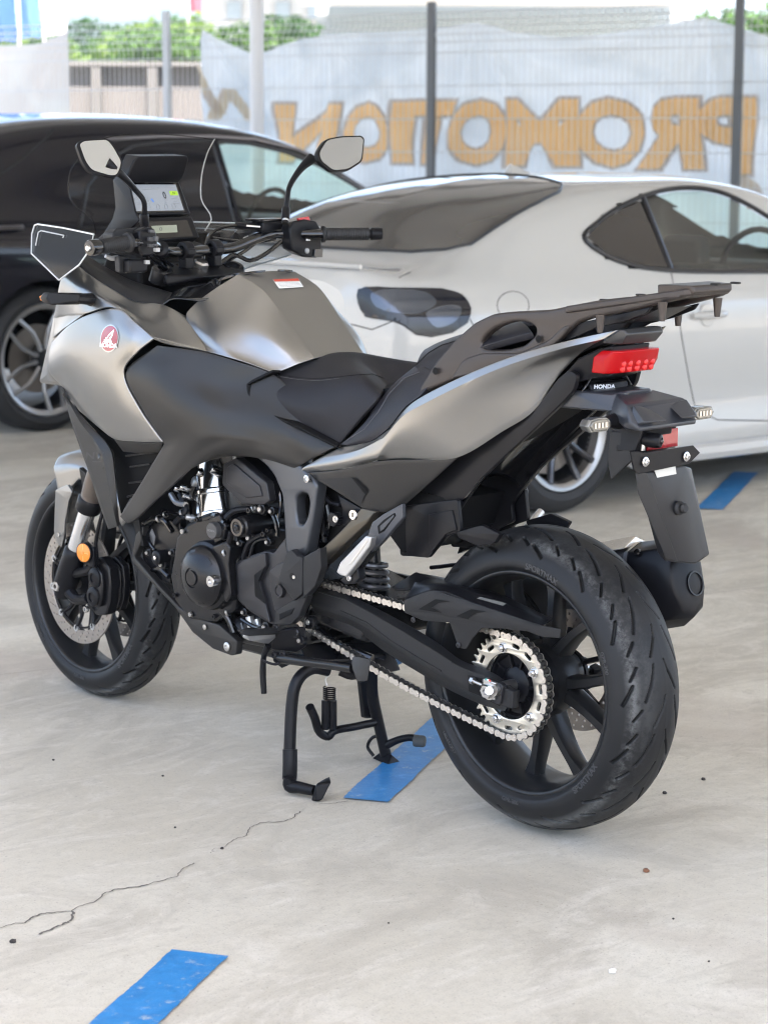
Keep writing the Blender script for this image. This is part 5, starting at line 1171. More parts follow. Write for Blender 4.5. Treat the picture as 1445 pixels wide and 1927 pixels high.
# rear turn signals
def rsig(px, py, y):
    c = P(px, py, y); e = empty('rear_turn_signal', tuple(c)); e.parent = moto; e.matrix_parent_inverse = parent_inv(moto); s = 1 if y > 0 else -1
    o = [(-.032, 0), (-.024, .0115), (-.004, .014), (.024, .013), (.034, .005), (.034, -.006), (.024, -.013), (-.022, -.0125)]
    f = lambda k, x: [c+Vector((x, s*-a*k, b*k)) for a, b in o]
    link('housing', hull_me(f(1, 0)+f(.95, .02)+f(.5, .03)), mat('smoke_housing', (.05, .05, .05), .2), e, bevel=.002)
    link('bezel', hull_me(f(.97, -.003)+f(1.0, .004)), mat('signal_bezel', (.22, .22, .21), .2, .6), e, bevel=.001)
    link('lens', hull_me(f(.82, -.006)+f(.85, 0)), mat('signal_lens', (.12, .115, .10), .08, .2, coat=1), e, bevel=.002)
    m = MB()
    for k in range(4): m.box(c+Vector((-.0072, s*(-.016+k*.010), 0)), (.001, .006, .010))
    m.link('reflector_cell', mat('signal_cell', (.5, .48, .45), .2, .8), e)
    m = MB(); m.tube([c+Vector((.012, -s*.025, 0)), c+Vector((.02, -s*.05, 0)), c+Vector((.03, -s*.095, -.002))], [.008, .011, .017], 12); m.link('stem', M_BLACK, e)
    return e
rsig(1124, 800, .157); rsig(1322, 777, -.157)
# plate holder
link('plate_hanger', hull_me(sym([P(1187, 800, .05), P(1195, 850, .052), P(1150, 800, .055), P(1160, 850, .06), P(1195, 850, .052)+Vector((.05, 0, 0)), P(1265, 800, -.045)])), M_BLACK, moto, bevel=.003)
both('hanger_side', hull_me(PP((1147, 812, .06), (1183, 812, .05), (1188, 868, .055), (1148, 905, .058), (1143, 868, .06))+[p+Vector((.01, -.02, 0)) for p in PP((1147, 812, .06), (1183, 812, .05), (1188, 868, .055), (1143, 868, .06))]), M_PLAST, moto, bevel=.002)
rf = PP((1222, 812, .02), (1222, 842, .02)); 
c = P(1244, 826, -.022); link('rear_reflector', hull_me([c+Vector((x, y, z)) for x in (-.004, .004) for y in (-.046, .046) for z in (-.0185, .0185)]), mat('reflector_red', (.30, .01, .015), .12, coat=.8, bump=.5, bscale=500), moto, bevel=.0015)
link('reflector_holder', hull_me([c+Vector((x, y, z)) for x in (.004, .03) for y in (-.05, .05) for z in (-.022, .026)]), M_BLACK, moto, bevel=.002)
# small cylindrical rear camera
c = P(1208, 826, .03); m = MB(); ax = Vector((-1, -.35, -.05)).normalized(); m.lathe(c-ax*.028, ax, [(0, 0), (.0135, 0), (.0145, .004), (.0145, .022), (.0125, .025), (.0125, .03), (.0145, .033), (.0145, .060), (.0125, .066), (.007, .068), (.006, .064), (0, .064)], 28); m.link('rear_camera', M_BLACK, moto)
MB().lathe(c-ax*.028, ax, [(.0055, .066), (.004, .070), (0, .0715)], 20).link('camera_lens', M_GLOSSB, moto)
m = MB(); m.box(c+Vector((.0, 0, -.02)), (.012, .016, .02)); m.link('camera_bracket', M_BLACK, moto, bevel=.001)
for q in ((1191, 838), (1191, 849), (1209, 848)): 
    m = MB(); m.cyl(P(*q, .035), P(*q, .035)+Vector((0, 0, .012)), .0045); m.link('screw', M_STEEL, moto)
# cross bracket with two bolts
pb = Pl(0); X0 = P(1250, 865, 0).x
pts = [(1186, 846), (1190, 872), (1196, 890), (1290, 868), (1300, 862), (1315, 848), (1306, 838), (1196, 858)]
o3 = [PX_(x, y, X0) for x, y in [(1186, 850), (1193, 886), (1202, 892), (1297, 872), (1317, 852), (1304, 838), (1212, 852), (1200, 849)]]
link('plate_bracket', MB().prism(o3, (.004, 0, 0)).me(), M_BLACK, moto, bevel=.001)
for q in ((1213, 869), (1290, 859)):
    c = PX_(*q, X0-.002); m = MB(); m.lathe(c, (-1, 0, 0), [(.0095, 0), (.0095, .002), (.0062, .003), (.0062, .006), (.003, .0065), (.003, .003), (0, .003)], 20); m.link('plate_bolt', M_CHROME, moto)
me = text_me('HONDA', .008, .03); 
st = [PX_(x, y, X0+.006) for x, y in [(1230, 880), (1265, 876), (1271, 888), (1236, 893)]]; st = [PX_(x, y, X0+.008) for x, y in [(1228, 878), (1270, 875), (1272, 892), (1236, 899)]]
link('sticker', MB().prism(st, (.0008, 0, 0)).me(), mat('sticker_grey', (.55, .54, .50), .5), moto, flat=True)
# long flap below
flp = mat('flap_black', (.012, .012, .0135), .38, 0, bump=.35, bscale=900)
XF = X0+.012
def F_(x, y, o=0): return PX_(x, y, XF+o)
Lf = [F_(1190, 880, .02), F_(1184, 905, .03), F_(1215, 975, .03), F_(1248, 1054, .02)]
cl = [F_(1216, 893, .0), F_(1233, 960, -.002), F_(1272, 1057, -.006)]; cc_ = [F_(1248, 903, -.004), F_(1262, 955, -.014), F_(1309, 1060, -.014)]
cr_ = [F_(1276, 886, -.004), F_(1300, 960, -.012), F_(1334, 1042, -.008)]
link('mud_flap', hull_me([F_(1190, 872, .03), F_(1236, 1040, .03), F_(1250, 1056, .01), F_(1272, 1058, -.004), F_(1309, 1061, -.012), F_(1334, 1043, -.006), F_(1300, 905, -.002), F_(1288, 876, .0), F_(1216, 890, .0), F_(1250, 905, -.006), F_(1334, 1043, .03), F_(1300, 880, .03), F_(1262, 960, -.014)]), flp, moto, bevel=.003)
link('flap_rib', hull_me([F_(1194, 886, .0), F_(1216, 888, -.004), F_(1234, 960, -.006), F_(1274, 1056, -.008), F_(1252, 1052, .0), F_(1200, 930, .0), F_(1216, 888, .01)]), flp, moto, bevel=.002)
c = PX_(1276, 956, XF-.016); MB().lathe(c, (-1, .1, .1), [(.014, -.01), (.014, .005), (.010, .009), (.010, .017), (.007, .020), (0, .020)], 28).link('flap_bumper', M_RUB, moto)
# luggage rack with grab handles
rp = Pl(.138, ax=.115, x0=.20)
RO = [(789, 742), (789, 728), (818, 682), (852, 642), (890, 608), (925, 591), (955, 587), (1033, 583), (1081, 573), (1130, 564), (1205, 556), (1270, 550), (1282, 553), (1277, 562), (1228, 574), (1160, 590), (1112, 598), (1085, 607), (1062, 628), (1040, 652), (985, 670), (900, 700), (845, 719)]
HO = [(904, 645), (912, 631), (930, 617), (950, 609), (970, 605), (994, 607), (1008, 618), (1005, 632), (986, 650), (955, 658), (922, 659), (908, 655)]
both('grab_rail', plate(RO, rp, .026, .010, .007, holes=[HO], res=3), M_BRONZE, moto, smooth=50)
both('grab_rail_lower', plate([(845, 716), (870, 676), (905, 664), (975, 664), (1030, 640), (1060, 612), (1075, 612), (1052, 640), (1038, 654), (985, 674), (900, 703)], Pl(.141, ax=.115, x0=.20), .012, .012, .005), M_BRONZE, moto)
for q in ((822, 698), (1016, 638)):
    c = rp.U(*q); both('bolt_recess', MB().lathe(c+Vector((0, .0048, 0)), (0, 1, 0), [(0, 0), (.0075, 0)], 24).me(), M_DEEP, moto, flat=True)
def RK(px, py, y): return P(px, py, y)
tpl = RK(1033, 584, .118); tr2 = RK(1270, 550, .075)
zt = lambda x: tpl.z+(tr2.z-tpl.z)*(tpl.x-x)/(tpl.x-tr2.x)
xe = P(1368, 546, -.045).x; dk = []
for x, y in ((tpl.x-.03, .108), (tr2.x, .072), (xe+.012, .068), (xe, .052)): dk.append(Vector((x, y, zt(x)+.004)))
top_ = dk+[Vector((p.x, -p.y, p.z)) for p in dk[::-1]]
link('rack_deck', MB().prism(top_, (0, 0, -.014)).me(), M_BRONZE, moto, bevel=.004, seg=3)
link('rack_tail', hull_me([Vector((xe+a, b*s, zt(xe)+c)) for s in (1, -1) for a, b, c in ((.07, .077, .008), (0, .060, .008), (-.004, .056, -.004), (.07, .075, -.016), (.005, .055, -.012))]), M_BRONZE, moto, bevel=.004, seg=3)
for x_, y_ in ((1137, .075), (1205, .06), (1290, .05), (1345, .03)):
    c = P(x_, 552, y_); both('rack_pad', MB().box((c.x, y_, zt(c.x)+.006), (.018, .012, .004)).me(), M_RUB, moto, bevel=.002)
for q, y_, L_ in (((1129, 596), .116, .034), ((1246, 572), .082, .036)):
    c = P(*q, y_); both('rack_leg', MB().lathe(c+Vector((0, 0, .004)), (0, 0, -1), [(0, 0), (.0095, 0), (.0055, L_), (0, L_)], 12).me(), M_BRONZE, moto)
both('rack_strut', plate([(1042, 650), (1085, 608), (1160, 592), (1225, 577), (1215, 590), (1170, 606), (1120, 617), (1085, 634)], Pl(.09, ax=.08, x0=-.1), .006, .004), M_BLACK, moto)
link('rack_underplate', hull_me(sym([P(1120, 612, .05), P(1160, 590, .05), P(1240, 580, .05), P(1185, 608, .05)])), M_BLACK, moto, bevel=.002)

# ---------------------------------------------------------------- front fender
def arcp(th, r, y): return Msteer @ Vector((1.535+r*cos(th), y, .300+r*sin(th)))
rows = []
for y, dr in ((.080, -.105), (.081, -.022), (.062, .002), (.035, .012), (0, .015), (-.035, .012), (-.062, .002), (-.081, -.022), (-.080, -.105)):
    rows.append([arcp(radians(t), .322+dr*(1 if dr > -.05 else (1.0 if t < 90 else .5)), y) for t in (73, 82, 95, 110, 125, 140)])
link('front_fender', net(rows, 5, 4, (1, 7), (), (0, 0, 1)), M_SILVER, moto, solid=.004, bevel=.002, smooth=40)
both('fender_stay', plate([(105, 922), (103, 965), (102, 1000), (107, 1020), (116, 1031), (121, 1010), (122, 985), (129, 945), (136, 926), (128, 912)], Pl(.094, ax=-.12, x0=1.55), .008, .004), M_SILVER, moto)
c = P(112, 1006, .1); both('screw', MB().bolt(c, (0, 1, 0), .006, .004).me(), M_STEEL, moto)
both('fender_mount', hull_me([arcp(radians(a), r, y) for a, r, y in ((100, .31, .085), (125, .31, .085), (112, .20, .09), (118, .20, .1), (100, .31, .1), (125, .31, .1))]), M_BLACK, moto, bevel=.003)

# ---------------------------------------------------------------- handlebar and controls
bar = MB().tube([P(235, 457, .325), P(262, 457, .28), P(288, 462, .20), P(315, 474, .11), P(347, 474, .050), P(405, 470, -.050), P(440, 466, -.11), P(480, 450, -.17), P(515, 440, -.225), P(560, 441, -.27), P(612, 441, -.31)], .0125, 14)
bar.link('handlebar', M_GLOSSB, moto)
for q in ((350, 472, .046), (404, 468, -.046)):
    c = P(*q); m = MB(); m.lathe(c-Vector((0, .013, 0)), (0, 1, 0), [(.0126, 0), (.021, 0), (.022, .003), (.022, .023), (.021, .026), (.0126, .026)], 24)
    m.box(c+Vector((-.016, 0, -.002)), (.018, .024, .016)); m.box(c+Vector((.0, 0, -.026)), (.030, .022, .03)); m.link('bar_clamp', M_BLACK, moto, bevel=.003, seg=3)
    m = MB(); m.bolt(c+Vector((-.014, 0, .006)), (-.3, 0, 1), .0055, .004); m.link('clamp_bolt', M_STEEL, moto)
link('steering_head', hull_me(sym(PP((300, 500, .075), (385, 505, -.04), (310, 545, .07), (395, 552, .01)) + [XZ(1.22, .07, 1.10), XZ(1.22, .06, 1.0), XZ(1.02, .06, 1.06), XZ(1.0, .05, 1.0)])), M_DEEP, moto, bevel=.004)
link('top_yoke', hull_me(sym([XZ(1.16, .11, 1.115), XZ(1.09, .12, 1.10), XZ(1.05, .04, 1.095), XZ(1.17, .04, 1.125), XZ(1.16, .11, 1.09), XZ(1.09, .12, 1.075)])), M_BLACK, moto, bevel=.006)
for sy in (1, -1): MB().lathe(XZ(1.125, .108*sy, 1.10), (-sin(cast), 0, cos(cast)), [(.026, -.02), (.026, .012), (.022, .016), (.014, .016), (.013, .010), (0, .010)], 24).link('fork_cap', M_ENG, moto)
MB().lathe(XZ(1.115, 0, 1.115), (-sin(cast), 0, cos(cast)), [(.019, 0), (.019, .01), (.014, .014), (0, .014)], 6).link('steering_nut', M_STEEL, moto)
# left grip, bar end, switch block
def axpts(a, b): return Vector(a), (Vector(b)-Vector(a)).normalized()
A = P(168, 467, .432); B = P(243, 456, .318); d = (B-A).normalized(); Lg = (B-A).length
MB().lathe(A, d, [(0, -.003), (.006, -.003), (.007, .0), (.0165, .001), (.0178, .004), (.0178, .024), (.0165, .027), (.0125, .028), (.0125, .031)], 28).link('bar_end', M_GLOSSB, moto)
m = MB(); m.lathe(A, d, [(0, -.0055), (.0058, -.0055), (.0075, -.003), (.0075, 0)], 16); m.link('bar_end_bolt', M_STEEL, moto)
prg = [(.0125, .030), (.0168, .031), (.0168, .033)]; k = .036
while k < Lg-.012: prg += [(.0160, k), (.0166, k+.001), (.0166, k+.004), (.0160, k+.005)]; k += .006
prg += [(.0165, Lg-.01), (.021, Lg-.006), (.022, Lg), (.012, Lg)]
MB().lathe(A, d, prg, 28).link('grip', M_RUB, moto)
A2 = P(718, 440, -.432); B2 = P(606, 441, -.305); d2 = (B2-A2).normalized(); L2 = (B2-A2).length
MB().lathe(A2, d2, [(0, 0), (.0145, 0), (.0155, .002), (.0155, .026), (.0135, .028), (.0115, .029), (.0115, .033)], 28).link('bar_end', M_BLACK, moto)
prg = [(.0115, .032), (.0155, .033), (.0155, .036)]; k = .038
while k < L2-.012: prg += [(.0148, k), (.0154, k+.001), (.0154, k+.004), (.0148, k+.005)]; k += .006
prg += [(.0155, L2-.01), (.020, L2-.006), (.020, L2), (.011, L2)]
MB().lathe(A2, d2, prg, 28).link('grip', M_RUB, moto)
def xhull(px, y, depth, shrink=.85):          # a block whose rear face (towards the rider) is the outline
    f = [P(a, b, y) for a, b in px]; x = sum(p.x for p in f)/len(f); f = [PX_(a, b, x) for a, b in px]; c = sum(f, Vector())/len(f)
    return f+[c+(p-c)*shrink+Vector((depth, 0, 0)) for p in f], x
h, xs_ = xhull([(213, 438), (221, 430), (262, 428), (270, 440), (268, 472), (258, 480), (222, 479), (214, 468)], .300, .045)
link('left_switch_housing', hull_me(h), M_PLAST, moto, bevel=.004, seg=3)
h, _ = xhull([(224, 481), (243, 482), (246, 512), (240, 515), (226, 513)], .300, .02); link('trigger', hull_me(h), M_PLAST, moto, bevel=.002)
h, _ = xhull([(262, 434), (275, 426), (292, 430), (298, 448), (297, 470), (288, 481), (268, 482), (262, 470)], .262, .04); link('left_button_block', hull_me(h), M_BLACK, moto, bevel=.004)
for i, (x, y, w, hh, mt) in enumerate([(270, 437, 9, 8, 0), (283, 435, 8, 6, 0), (270, 450, 8, 7, 0), (281, 450, 8, 8, 0), (291, 449, 6, 9, 0), (281, 462, 8, 6, 0), (270, 473, 11, 9, 1), (293, 470, 8, 8, 1), (270, 462, 7, 5, 0), (291, 461, 6, 5, 0), (256, 508, 13, 10, 1), (266, 493, 16, 9, 0), (274, 493, 8, 8, 1)]):
    h, _ = xhull([(x-w/2, y-hh/2), (x+w/2, y-hh/2), (x+w/2, y+hh/2), (x-w/2, y+hh/2)], .262, .012); h = [p+Vector((-.010, 0, 0)) for p in h]
    link('button', hull_me(h), [mat('button_grey', (.07, .07, .072), .35), mat('button_silver', (.34, .34, .34), .3, .3)][mt], moto, bevel=.0012)
m = MB(); m.box(P(255, 500, .28), (.03, .05, .03)); m.link('switch_underside', M_BLACK, moto, bevel=.005)
m = MB(); m.tube([P(222, 485, .3), P(210, 486, .315), P(199, 482, .33)], [.006, .0055, .004], 8); m.link('thumb_lever', mat('button_silver', (.3, .3, .3), .3), moto)
# right switch block
h, _ = xhull([(545, 432), (552, 416), (575, 412), (596, 416), (606, 432), (606, 468), (598, 486), (570, 484), (549, 472)], -.285, .045); link('right_switch_housing', hull_me(h), M_BLACK, moto, bevel=.005, seg=3)
for (pl_, mt) in (([(557, 410), (577, 407), (581, 419), (561, 421)], M_RED), ([(561, 441), (567, 439), (573, 441), (573, 450), (567, 452), (561, 450)], MATS['button_grey'])):
    h, _ = xhull(pl_, -.285, .012); h = [p+Vector((-.009, 0, 0)) for p in h]; link('button', hull_me(h), mt, moto, bevel=.0012)
for q in ((578, 440), (579, 451)):
    h, _ = xhull([(q[0]-3, q[1]-2), (q[0]+4, q[1]-2), (q[0]+4, q[1]+2), (q[0]-3, q[1]+2)], -.285, .003); link('switch_mark', hull_me([p+Vector((-.002, 0, 0)) for p in h]), M_WHITE, moto)
c = P(576, 472, -.285)+Vector((-.002, 0, 0)); MB().lathe(c, (-1, 0, 0), [(.0068, 0), (.0068, .003), (.005, .004), (0, .004)], 20).link('start_button', mat('button_silver', (.3, .3, .3), .3), moto)
h, _ = xhull([(590, 468), (605, 468), (604, 484), (588, 484)], -.285, .012); link('button', hull_me([p+Vector((-.006, 0, 0)) for p in h]), M_GLOSSB, moto, bevel=.001)
# brake master cylinder, lever, hoses
link('brake_reservoir', hull_me([Vector((x, y, z)) for c in (P(505, 424, -.22),) for x in (c.x-.022, c.x+.024) for y in (c.y-.04, c.y+.035) for z in (c.z-.016, c.z+.010)]), M_BLACK, moto, bevel=.005, seg=3)
link('reservoir_lid', hull_me([Vector((x, y, z)) for c in (P(502, 414, -.22),) for x in (c.x-.026, c.x+.03) for y in (c.y-.046, c.y+.045) for z in (c.z-.003, c.z+.004)]), M_GLOSSB, moto, bevel=.002)
m = MB(); m.tube([P(500, 430, -.21), P(470, 426, -.17), P(442, 424, -.14)], [.011, .009, .008], 8); m.link('lever_pivot', M_BLACK, moto)
m = MB(); q0, q1 = P(459, 424.5, -.155), P(485, 426.5, -.18); m.tube([q0+Vector((-.010, 0, 0)), q1+Vector((-.010, 0, 0))], .0025, 6, smooth=0); m.link('lever_insert', M_STEEL, moto)
m = MB(); cA = P(520, 432, -.26); m.tube([cA+Vector((.05, .03, 0)), cA+Vector((.075, -.03, -.005)), cA+Vector((.07, -.12, -.01)), cA+Vector((.055, -.19, -.012))], [.007, .006, .006, .007], 8); m.link('brake_lever', M_ENG, moto)
for i, (pts, r_) in enumerate([([(445, 424, -.14), (420, 428, -.10), (395, 442, -.06), (385, 470, -.04), (380, 510, -.02)], .004), ([(500, 440, -.20), (465, 470, -.15), (430, 490, -.10), (400, 505, -.05)], .0045), ([(530, 455, -.24), (500, 478, -.2), (470, 490, -.15), (440, 480, -.1), (410, 500, -.05)], .0055), ([(262, 470, .25), (285, 490, .18), (305, 500, .12), (320, 520, .07)], .005), ([(278, 476, .24), (300, 486, .15), (325, 500, .08)], .004), ([(520, 450, -.23), (475, 455, -.18), (430, 452, -.12), (400, 448, -.08)], .004), ([(300, 470, .15), (312, 500, .10), (318, 525, .07)], .0035), ([(332, 500, .05), (345, 515, .03), (350, 545, .02)], .006)]):
    MB().tube(PP(*pts), r_, 8).link('control_cable', M_GLOSSB, moto)
m = MB(); c = P(303, 470, .15); m.lathe(c, (-.6, .5, .3), [(.018, -.01), (.018, .012), (.012, .016), (0, .016)], 20); m.link('ignition_barrel', M_BLACK, moto)

# mirrors
M_MIR = mat('mirror_glass', (.40, .43, .47), .02, 1.0)
def mirror_(outl, glass, stalk, y, name_, rad):
    e = empty('mirror', tuple(P(stalk[0][0], stalk[0][1], stalk[0][2]))); e.parent = moto; e.matrix_parent_inverse = parent_inv(moto)
    outl = rounded(outl, 9, 5); glass = rounded(glass, 8, 5); nm_ = Vector((-1, .21 if y > 0 else -.12, .34 if y > 0 else .36)).normalized(); cpt = P(sum(q[0] for q in outl)/len(outl), sum(q[1] for q in outl)/len(outl), y)
    def hit(a, b): d = ray(a, b); return CP+d*((cpt-CP).dot(nm_)/d.dot(nm_))
    def f(pts, o, k=1.0):
        q = [hit(a, b) for a, b in pts]; c = sum(q, Vector())/len(q); return [c+(p-c)*k-nm_*o for p in q]
    hp = f(outl, 0)+f(outl, .010, 1.0)+f(outl, .030, .60)
    link('housing', hull_me(hp), M_BLACK, e, bevel=.003, seg=3)
    g_ = f(glass, -.0015); link('mirror_glass', mesh_from(g_, [tuple(range(len(g_)))]), M_MIR, e, flat=True)
    MB().tube([P(*q)+Vector((.012*max(0, i-2), 0, 0)) for i, q in enumerate(stalk)], rad, 12, smooth=5).link('stalk', M_BLACK, e)
    b = P(*stalk[0]); d_ = (P(*stalk[1])-b).normalized(); MB().lathe(b-d_*.004, d_, [(0, 0), (.0085, 0), (.0085, .006), (.0065, .008), (.0065, .012), (.0100, .014), (.0105, .018), (.0105, .040), (.0085, .044)], 16).link('stalk_boot', M_BLACK, e)
    MB().lathe(b-d_*.004, d_, [(.0068, .007), (.0078, .0085), (.0078, .0115), (.0068, .013)], 16).link('lock_nut', M_STEEL, e)
mirror_([(144, 272), (152, 264), (200, 261), (210, 264), (222, 285), (232, 302), (229, 318), (222, 333), (208, 333), (168, 324), (156, 306)], [(150, 272), (158, 266), (202, 263), (213, 277), (228, 304), (225, 318), (219, 330), (206, 330), (173, 320), (161, 303)],
        [(273, 432, .215), (272, 405, .225), (271, 378, .235), (262, 358, .255), (240, 328, .31), (218, 308, .345)], .352, 'l', [.0065, .0065, .006, .0065, .009, .015])
mirror_([(596, 287), (612, 262), (640, 256), (680, 255), (686, 261), (682, 304), (655, 322), (625, 324), (600, 304)], [(600, 288), (615, 264), (642, 259), (678, 258), (683, 263), (679, 302), (654, 318), (627, 321), (604, 303)],
        [(537, 418, -.215), (538, 400, -.225), (541, 375, -.235), (551, 352, -.255), (580, 316, -.31), (606, 298, -.345)], -.352, 'r', [.0065, .0065, .006, .0065, .009, .014])

# ---------------------------------------------------------------- dash
e = empty('instrument_display', tuple(P(290, 370, 0))); e.parent = moto; e.matrix_parent_inverse = parent_inv(moto)
q_ = [P(236, 346, .080), P(330, 346, -.078), P(346, 396, -.078), P(252, 398, .080)]
nq = (q_[1]-q_[0]).cross(q_[3]-q_[0]).normalized(); nq = nq if nq.x < 0 else -nq
def SQ(u, v, o=0.0): a = q_[0].lerp(q_[1], u); b = q_[3].lerp(q_[2], u); return a.lerp(b, v)+nq*o
bz = [SQ(-.10, -.15), SQ(1.10, -.15), SQ(1.13, 1.13), SQ(-.06, 1.13)]
link('display_housing', hull_me([p-nq*.001 for p in bz]+[p-nq*.022 for p in bz]), M_BLACK, e, bevel=.003)
SCR = mat('screen_pale', (.15, .16, .175), .1, emit=(.62, .70, .80), estr=.06); INK = mat('screen_ink', (.01, .01, .012), .3); GRN = mat('screen_green', (.25, .4, .02), .3, emit=(.35, .62, .05), estr=.09); SBL = mat('screen_blue', (.05, .1, .3), .3, emit=(.1, .3, .7), estr=.12); SGR = mat('screen_grey', (.2, .21, .22), .3)
def sq(nm, pts, mt, o): link(nm, mesh_from([SQ(u, v, o) for u, v in pts], [tuple(range(len(pts)))]), mt, e, flat=True)
sq('screen_border', [(-.03, -.08), (1.03, -.08), (1.03, 1.05), (-.03, 1.05)], M_GLOSSB, .0005)
sq('screen', [(.0, .03), (1, .03), (1, 1), (0, 1)], SCR, .001)
sq('gear_box', [(.82, .28), (.985, .28), (.985, .44), (.82, .44)], GRN, .0015); sq('map_marker', [(.40, .58), (.43, .54), (.46, .66), (.43, .70)], SBL, .0015)
def stext(s, u, v, hgt, mt=INK, bold=.01, asp=1.0, nm='screen_text'):
    me = text_me(s, 1, bold)
    W_ = (q_[1]-q_[0]).length; H_ = (q_[3]-q_[0]).length
    for p in me.vertices: p.co = SQ(u+p.co.x*hgt*asp*H_/W_, v-p.co.y*hgt, .0018)
    link(nm, me, mt, e, flat=True)
stext('0', .70, .45, .36, bold=.02, asp=.8); stext('N', .90, .36, .13); stext('11:41', .42, -.025, .07, MATS['screen_grey'], 0); stext('km/h', .70, .66, .06, SGR, 0)
for x in (.50, .66, .82):
    m = MB(); cq = [SQ(x+.055*cos(a)*.62, .86+.10*sin(a)*1.05, .0018) for a in np.linspace(0, 2*pi, 21)]; m.tube(cq, .0005, 4, smooth=0); m.link('gauge_ring', SGR, e)
m = MB()
for a, b in (((.84, .56), (.98, .54)), ((.86, .66), (.98, .66)), ((.84, .75), (.97, .74)), ((.28, .1), (.28, .22)), ((.5, .1), (.5, .2)), ((.62, .12), (.62, .2)), ((.3, .2), (.6, .2)), ((.05, .3), (.3, .42)), ((.3, .42), (.25, .6)), ((.05, .75), (.35, .68)), ((.35, .5), (.35, .95)), ((.02, .55), (.12, .55)), ((.75, .12), (.95, .12)), ((.10, .2), (.16, .5)), ((.16, .5), (.04, .62))): m.tube([SQ(*a, .0016), SQ(*b, .0016)], .0005, 4, smooth=0)
m.link('map_lines', SGR, e)
# visor over the display
link('visor', hull_me([P(251, 303, .075), P(261, 294, .065), P(352, 293, -.072), P(355, 300, -.078), P(349, 322, -.080), P(345, 333, -.082), P(239, 330, .085), P(240, 343, .085), P(336, 344, -.080)]+[v+Vector((.05, 0, .004)) for v in (P(261, 294, .06), P(352, 293, -.065), P(240, 340, .08), P(342, 336, -.078))]), M_BLACK, e, bevel=.004, seg=3)
# side cheeks and lower display
link('dash_cheek', plate([(213, 338), (229, 326), (240, 334), (254, 398), (262, 415), (247, 430), (222, 440), (184, 453), (176, 470), (168, 478), (172, 462), (196, 438), (212, 412), (218, 390)], Pl(.112, ax=-.12, x0=1.2), .006, .004), M_BLACK, moto)
link('dash_cheek_inner', hull_me(PP((236, 330, .095), (232, 345, .1), (250, 405, .1), (262, 412, .085), (243, 345, .088), (250, 400, .088))), M_BLACK, moto, bevel=.002)
lw = [P(246, 410, .085), P(362, 408, -.085), P(376, 446, -.085), P(366, 455, -.08), P(262, 455, .085), P(238, 432, .09)]
link('lower_display_housing', hull_me(lw+[p+Vector((.035, 0, 0)) for p in lw]), M_BLACK, moto, bevel=.003)
Lq = [P(283, 426, .02), P(331, 423, -.055), P(334, 438, -.055), P(289, 440, .02)]; Lq = [p+Vector((-.004, 0, 0)) for p in Lq]
n2_ = (Lq[1]-Lq[0]).cross(Lq[3]-Lq[0]).normalized(); n2_ = n2_ if n2_.x < 0 else -n2_
lbz = [P(262, 417, .05), P(340, 415, -.068), P(346, 446, -.068), P(275, 449, .05)]
ldh = bvh(bpy.data.objects['lower_display_housing'].data)
link('lower_display_glass', decal(ldh, [(262, 418), (352, 415), (364, 445), (275, 450)], .0015, 6), M_GLOSSB, moto)
link('lower_display', decal(ldh, [(284, 426), (332, 424), (334, 438), (289, 440)], .0025, 6), mat('lcd_green', (.20, .215, .17), .2, emit=(.5, .55, .4), estr=.04), moto)
me = text_me('0', 1, .0)
for p in me.vertices:
    hh_, nn_ = seen(ldh, 302+p.co.x*12, 432.5-p.co.y*10); p.co = hh_+nn_*.0032
link('lower_display_digit', me, mat('lcd_ink', (.04, .04, .04), .4), moto, flat=True)
link('dash_base', hull_me(sym([XZ(1.30, .12, 1.17), XZ(1.20, .12, 1.15), XZ(1.36, .14, 1.05), XZ(1.16, .14, 1.04)])), M_DEEP, moto, bevel=.01)
# tank warning label
tk = bvh(tank)
lab = [(513, 527), (561, 525), (571, 541), (525, 544)]
link('warning_label', decal(tk, lab, .0015, 5), mat('label_white', (.72, .71, .68), .5), moto, flat=True)
link('warning_label_band', decal(tk, [(514, 527.5), (560.5, 525.5), (563.5, 530), (517, 531.5)], .0022, 4), mat('label_red', (.55, .07, .04), .5), moto, flat=True)
for i in range(4): link('warning_label_line', outline_tube(tk, [(521+i*2.2, 534+i*2.3), (562+i*1.9, 532.5+i*2.2)], .00035, off=.0018, closed=False).me(), mat('label_grey', (.30, .30, .30), .6), moto)

# ---------------------------------------------------------------- engine, frame, swingarm, chain, stand
def cy(name, px, py, y, prof, mt, n=40, ax=(0, 1, 0), mir=False, parent=None, **k):
    m = MB().lathe(P(px, py, y), ax, prof, n); return m.link(name, mt, parent or moto, **k)
eng = empty('engine', (.8, 0, .4)); eng.parent = moto; eng.matrix_parent_inverse = parent_inv(moto)
link('crankcase', hull_me(sym([XZ(1.02, .10, .50), XZ(1.0, .10, .30), XZ(.93, .12, .56), XZ(.62, .10, .56), XZ(.56, .09, .36), XZ(.66, .10, .27), XZ(.92, .10, .26)])), M_ENG, eng, bevel=.01)
link('cylinder_block', hull_me(sym([XZ(.98, .09, .55), XZ(.80, .09, .55), XZ(1.03, .11, .78), XZ(.86, .11, .80)])), M_ENG, eng, bevel=.006)
m = MB()
m.prism([Pl(.165).U(*q) for q in [(332, 1010), (352, 985), (395, 965), (430, 968), (444, 1000), (448, 1100), (440, 1150), (405, 1172), (355, 1165), (328, 1130), (320, 1085)]], (0, -.10, 0)); m.link('left_case', M_ENG, eng, bevel=.008, seg=3)
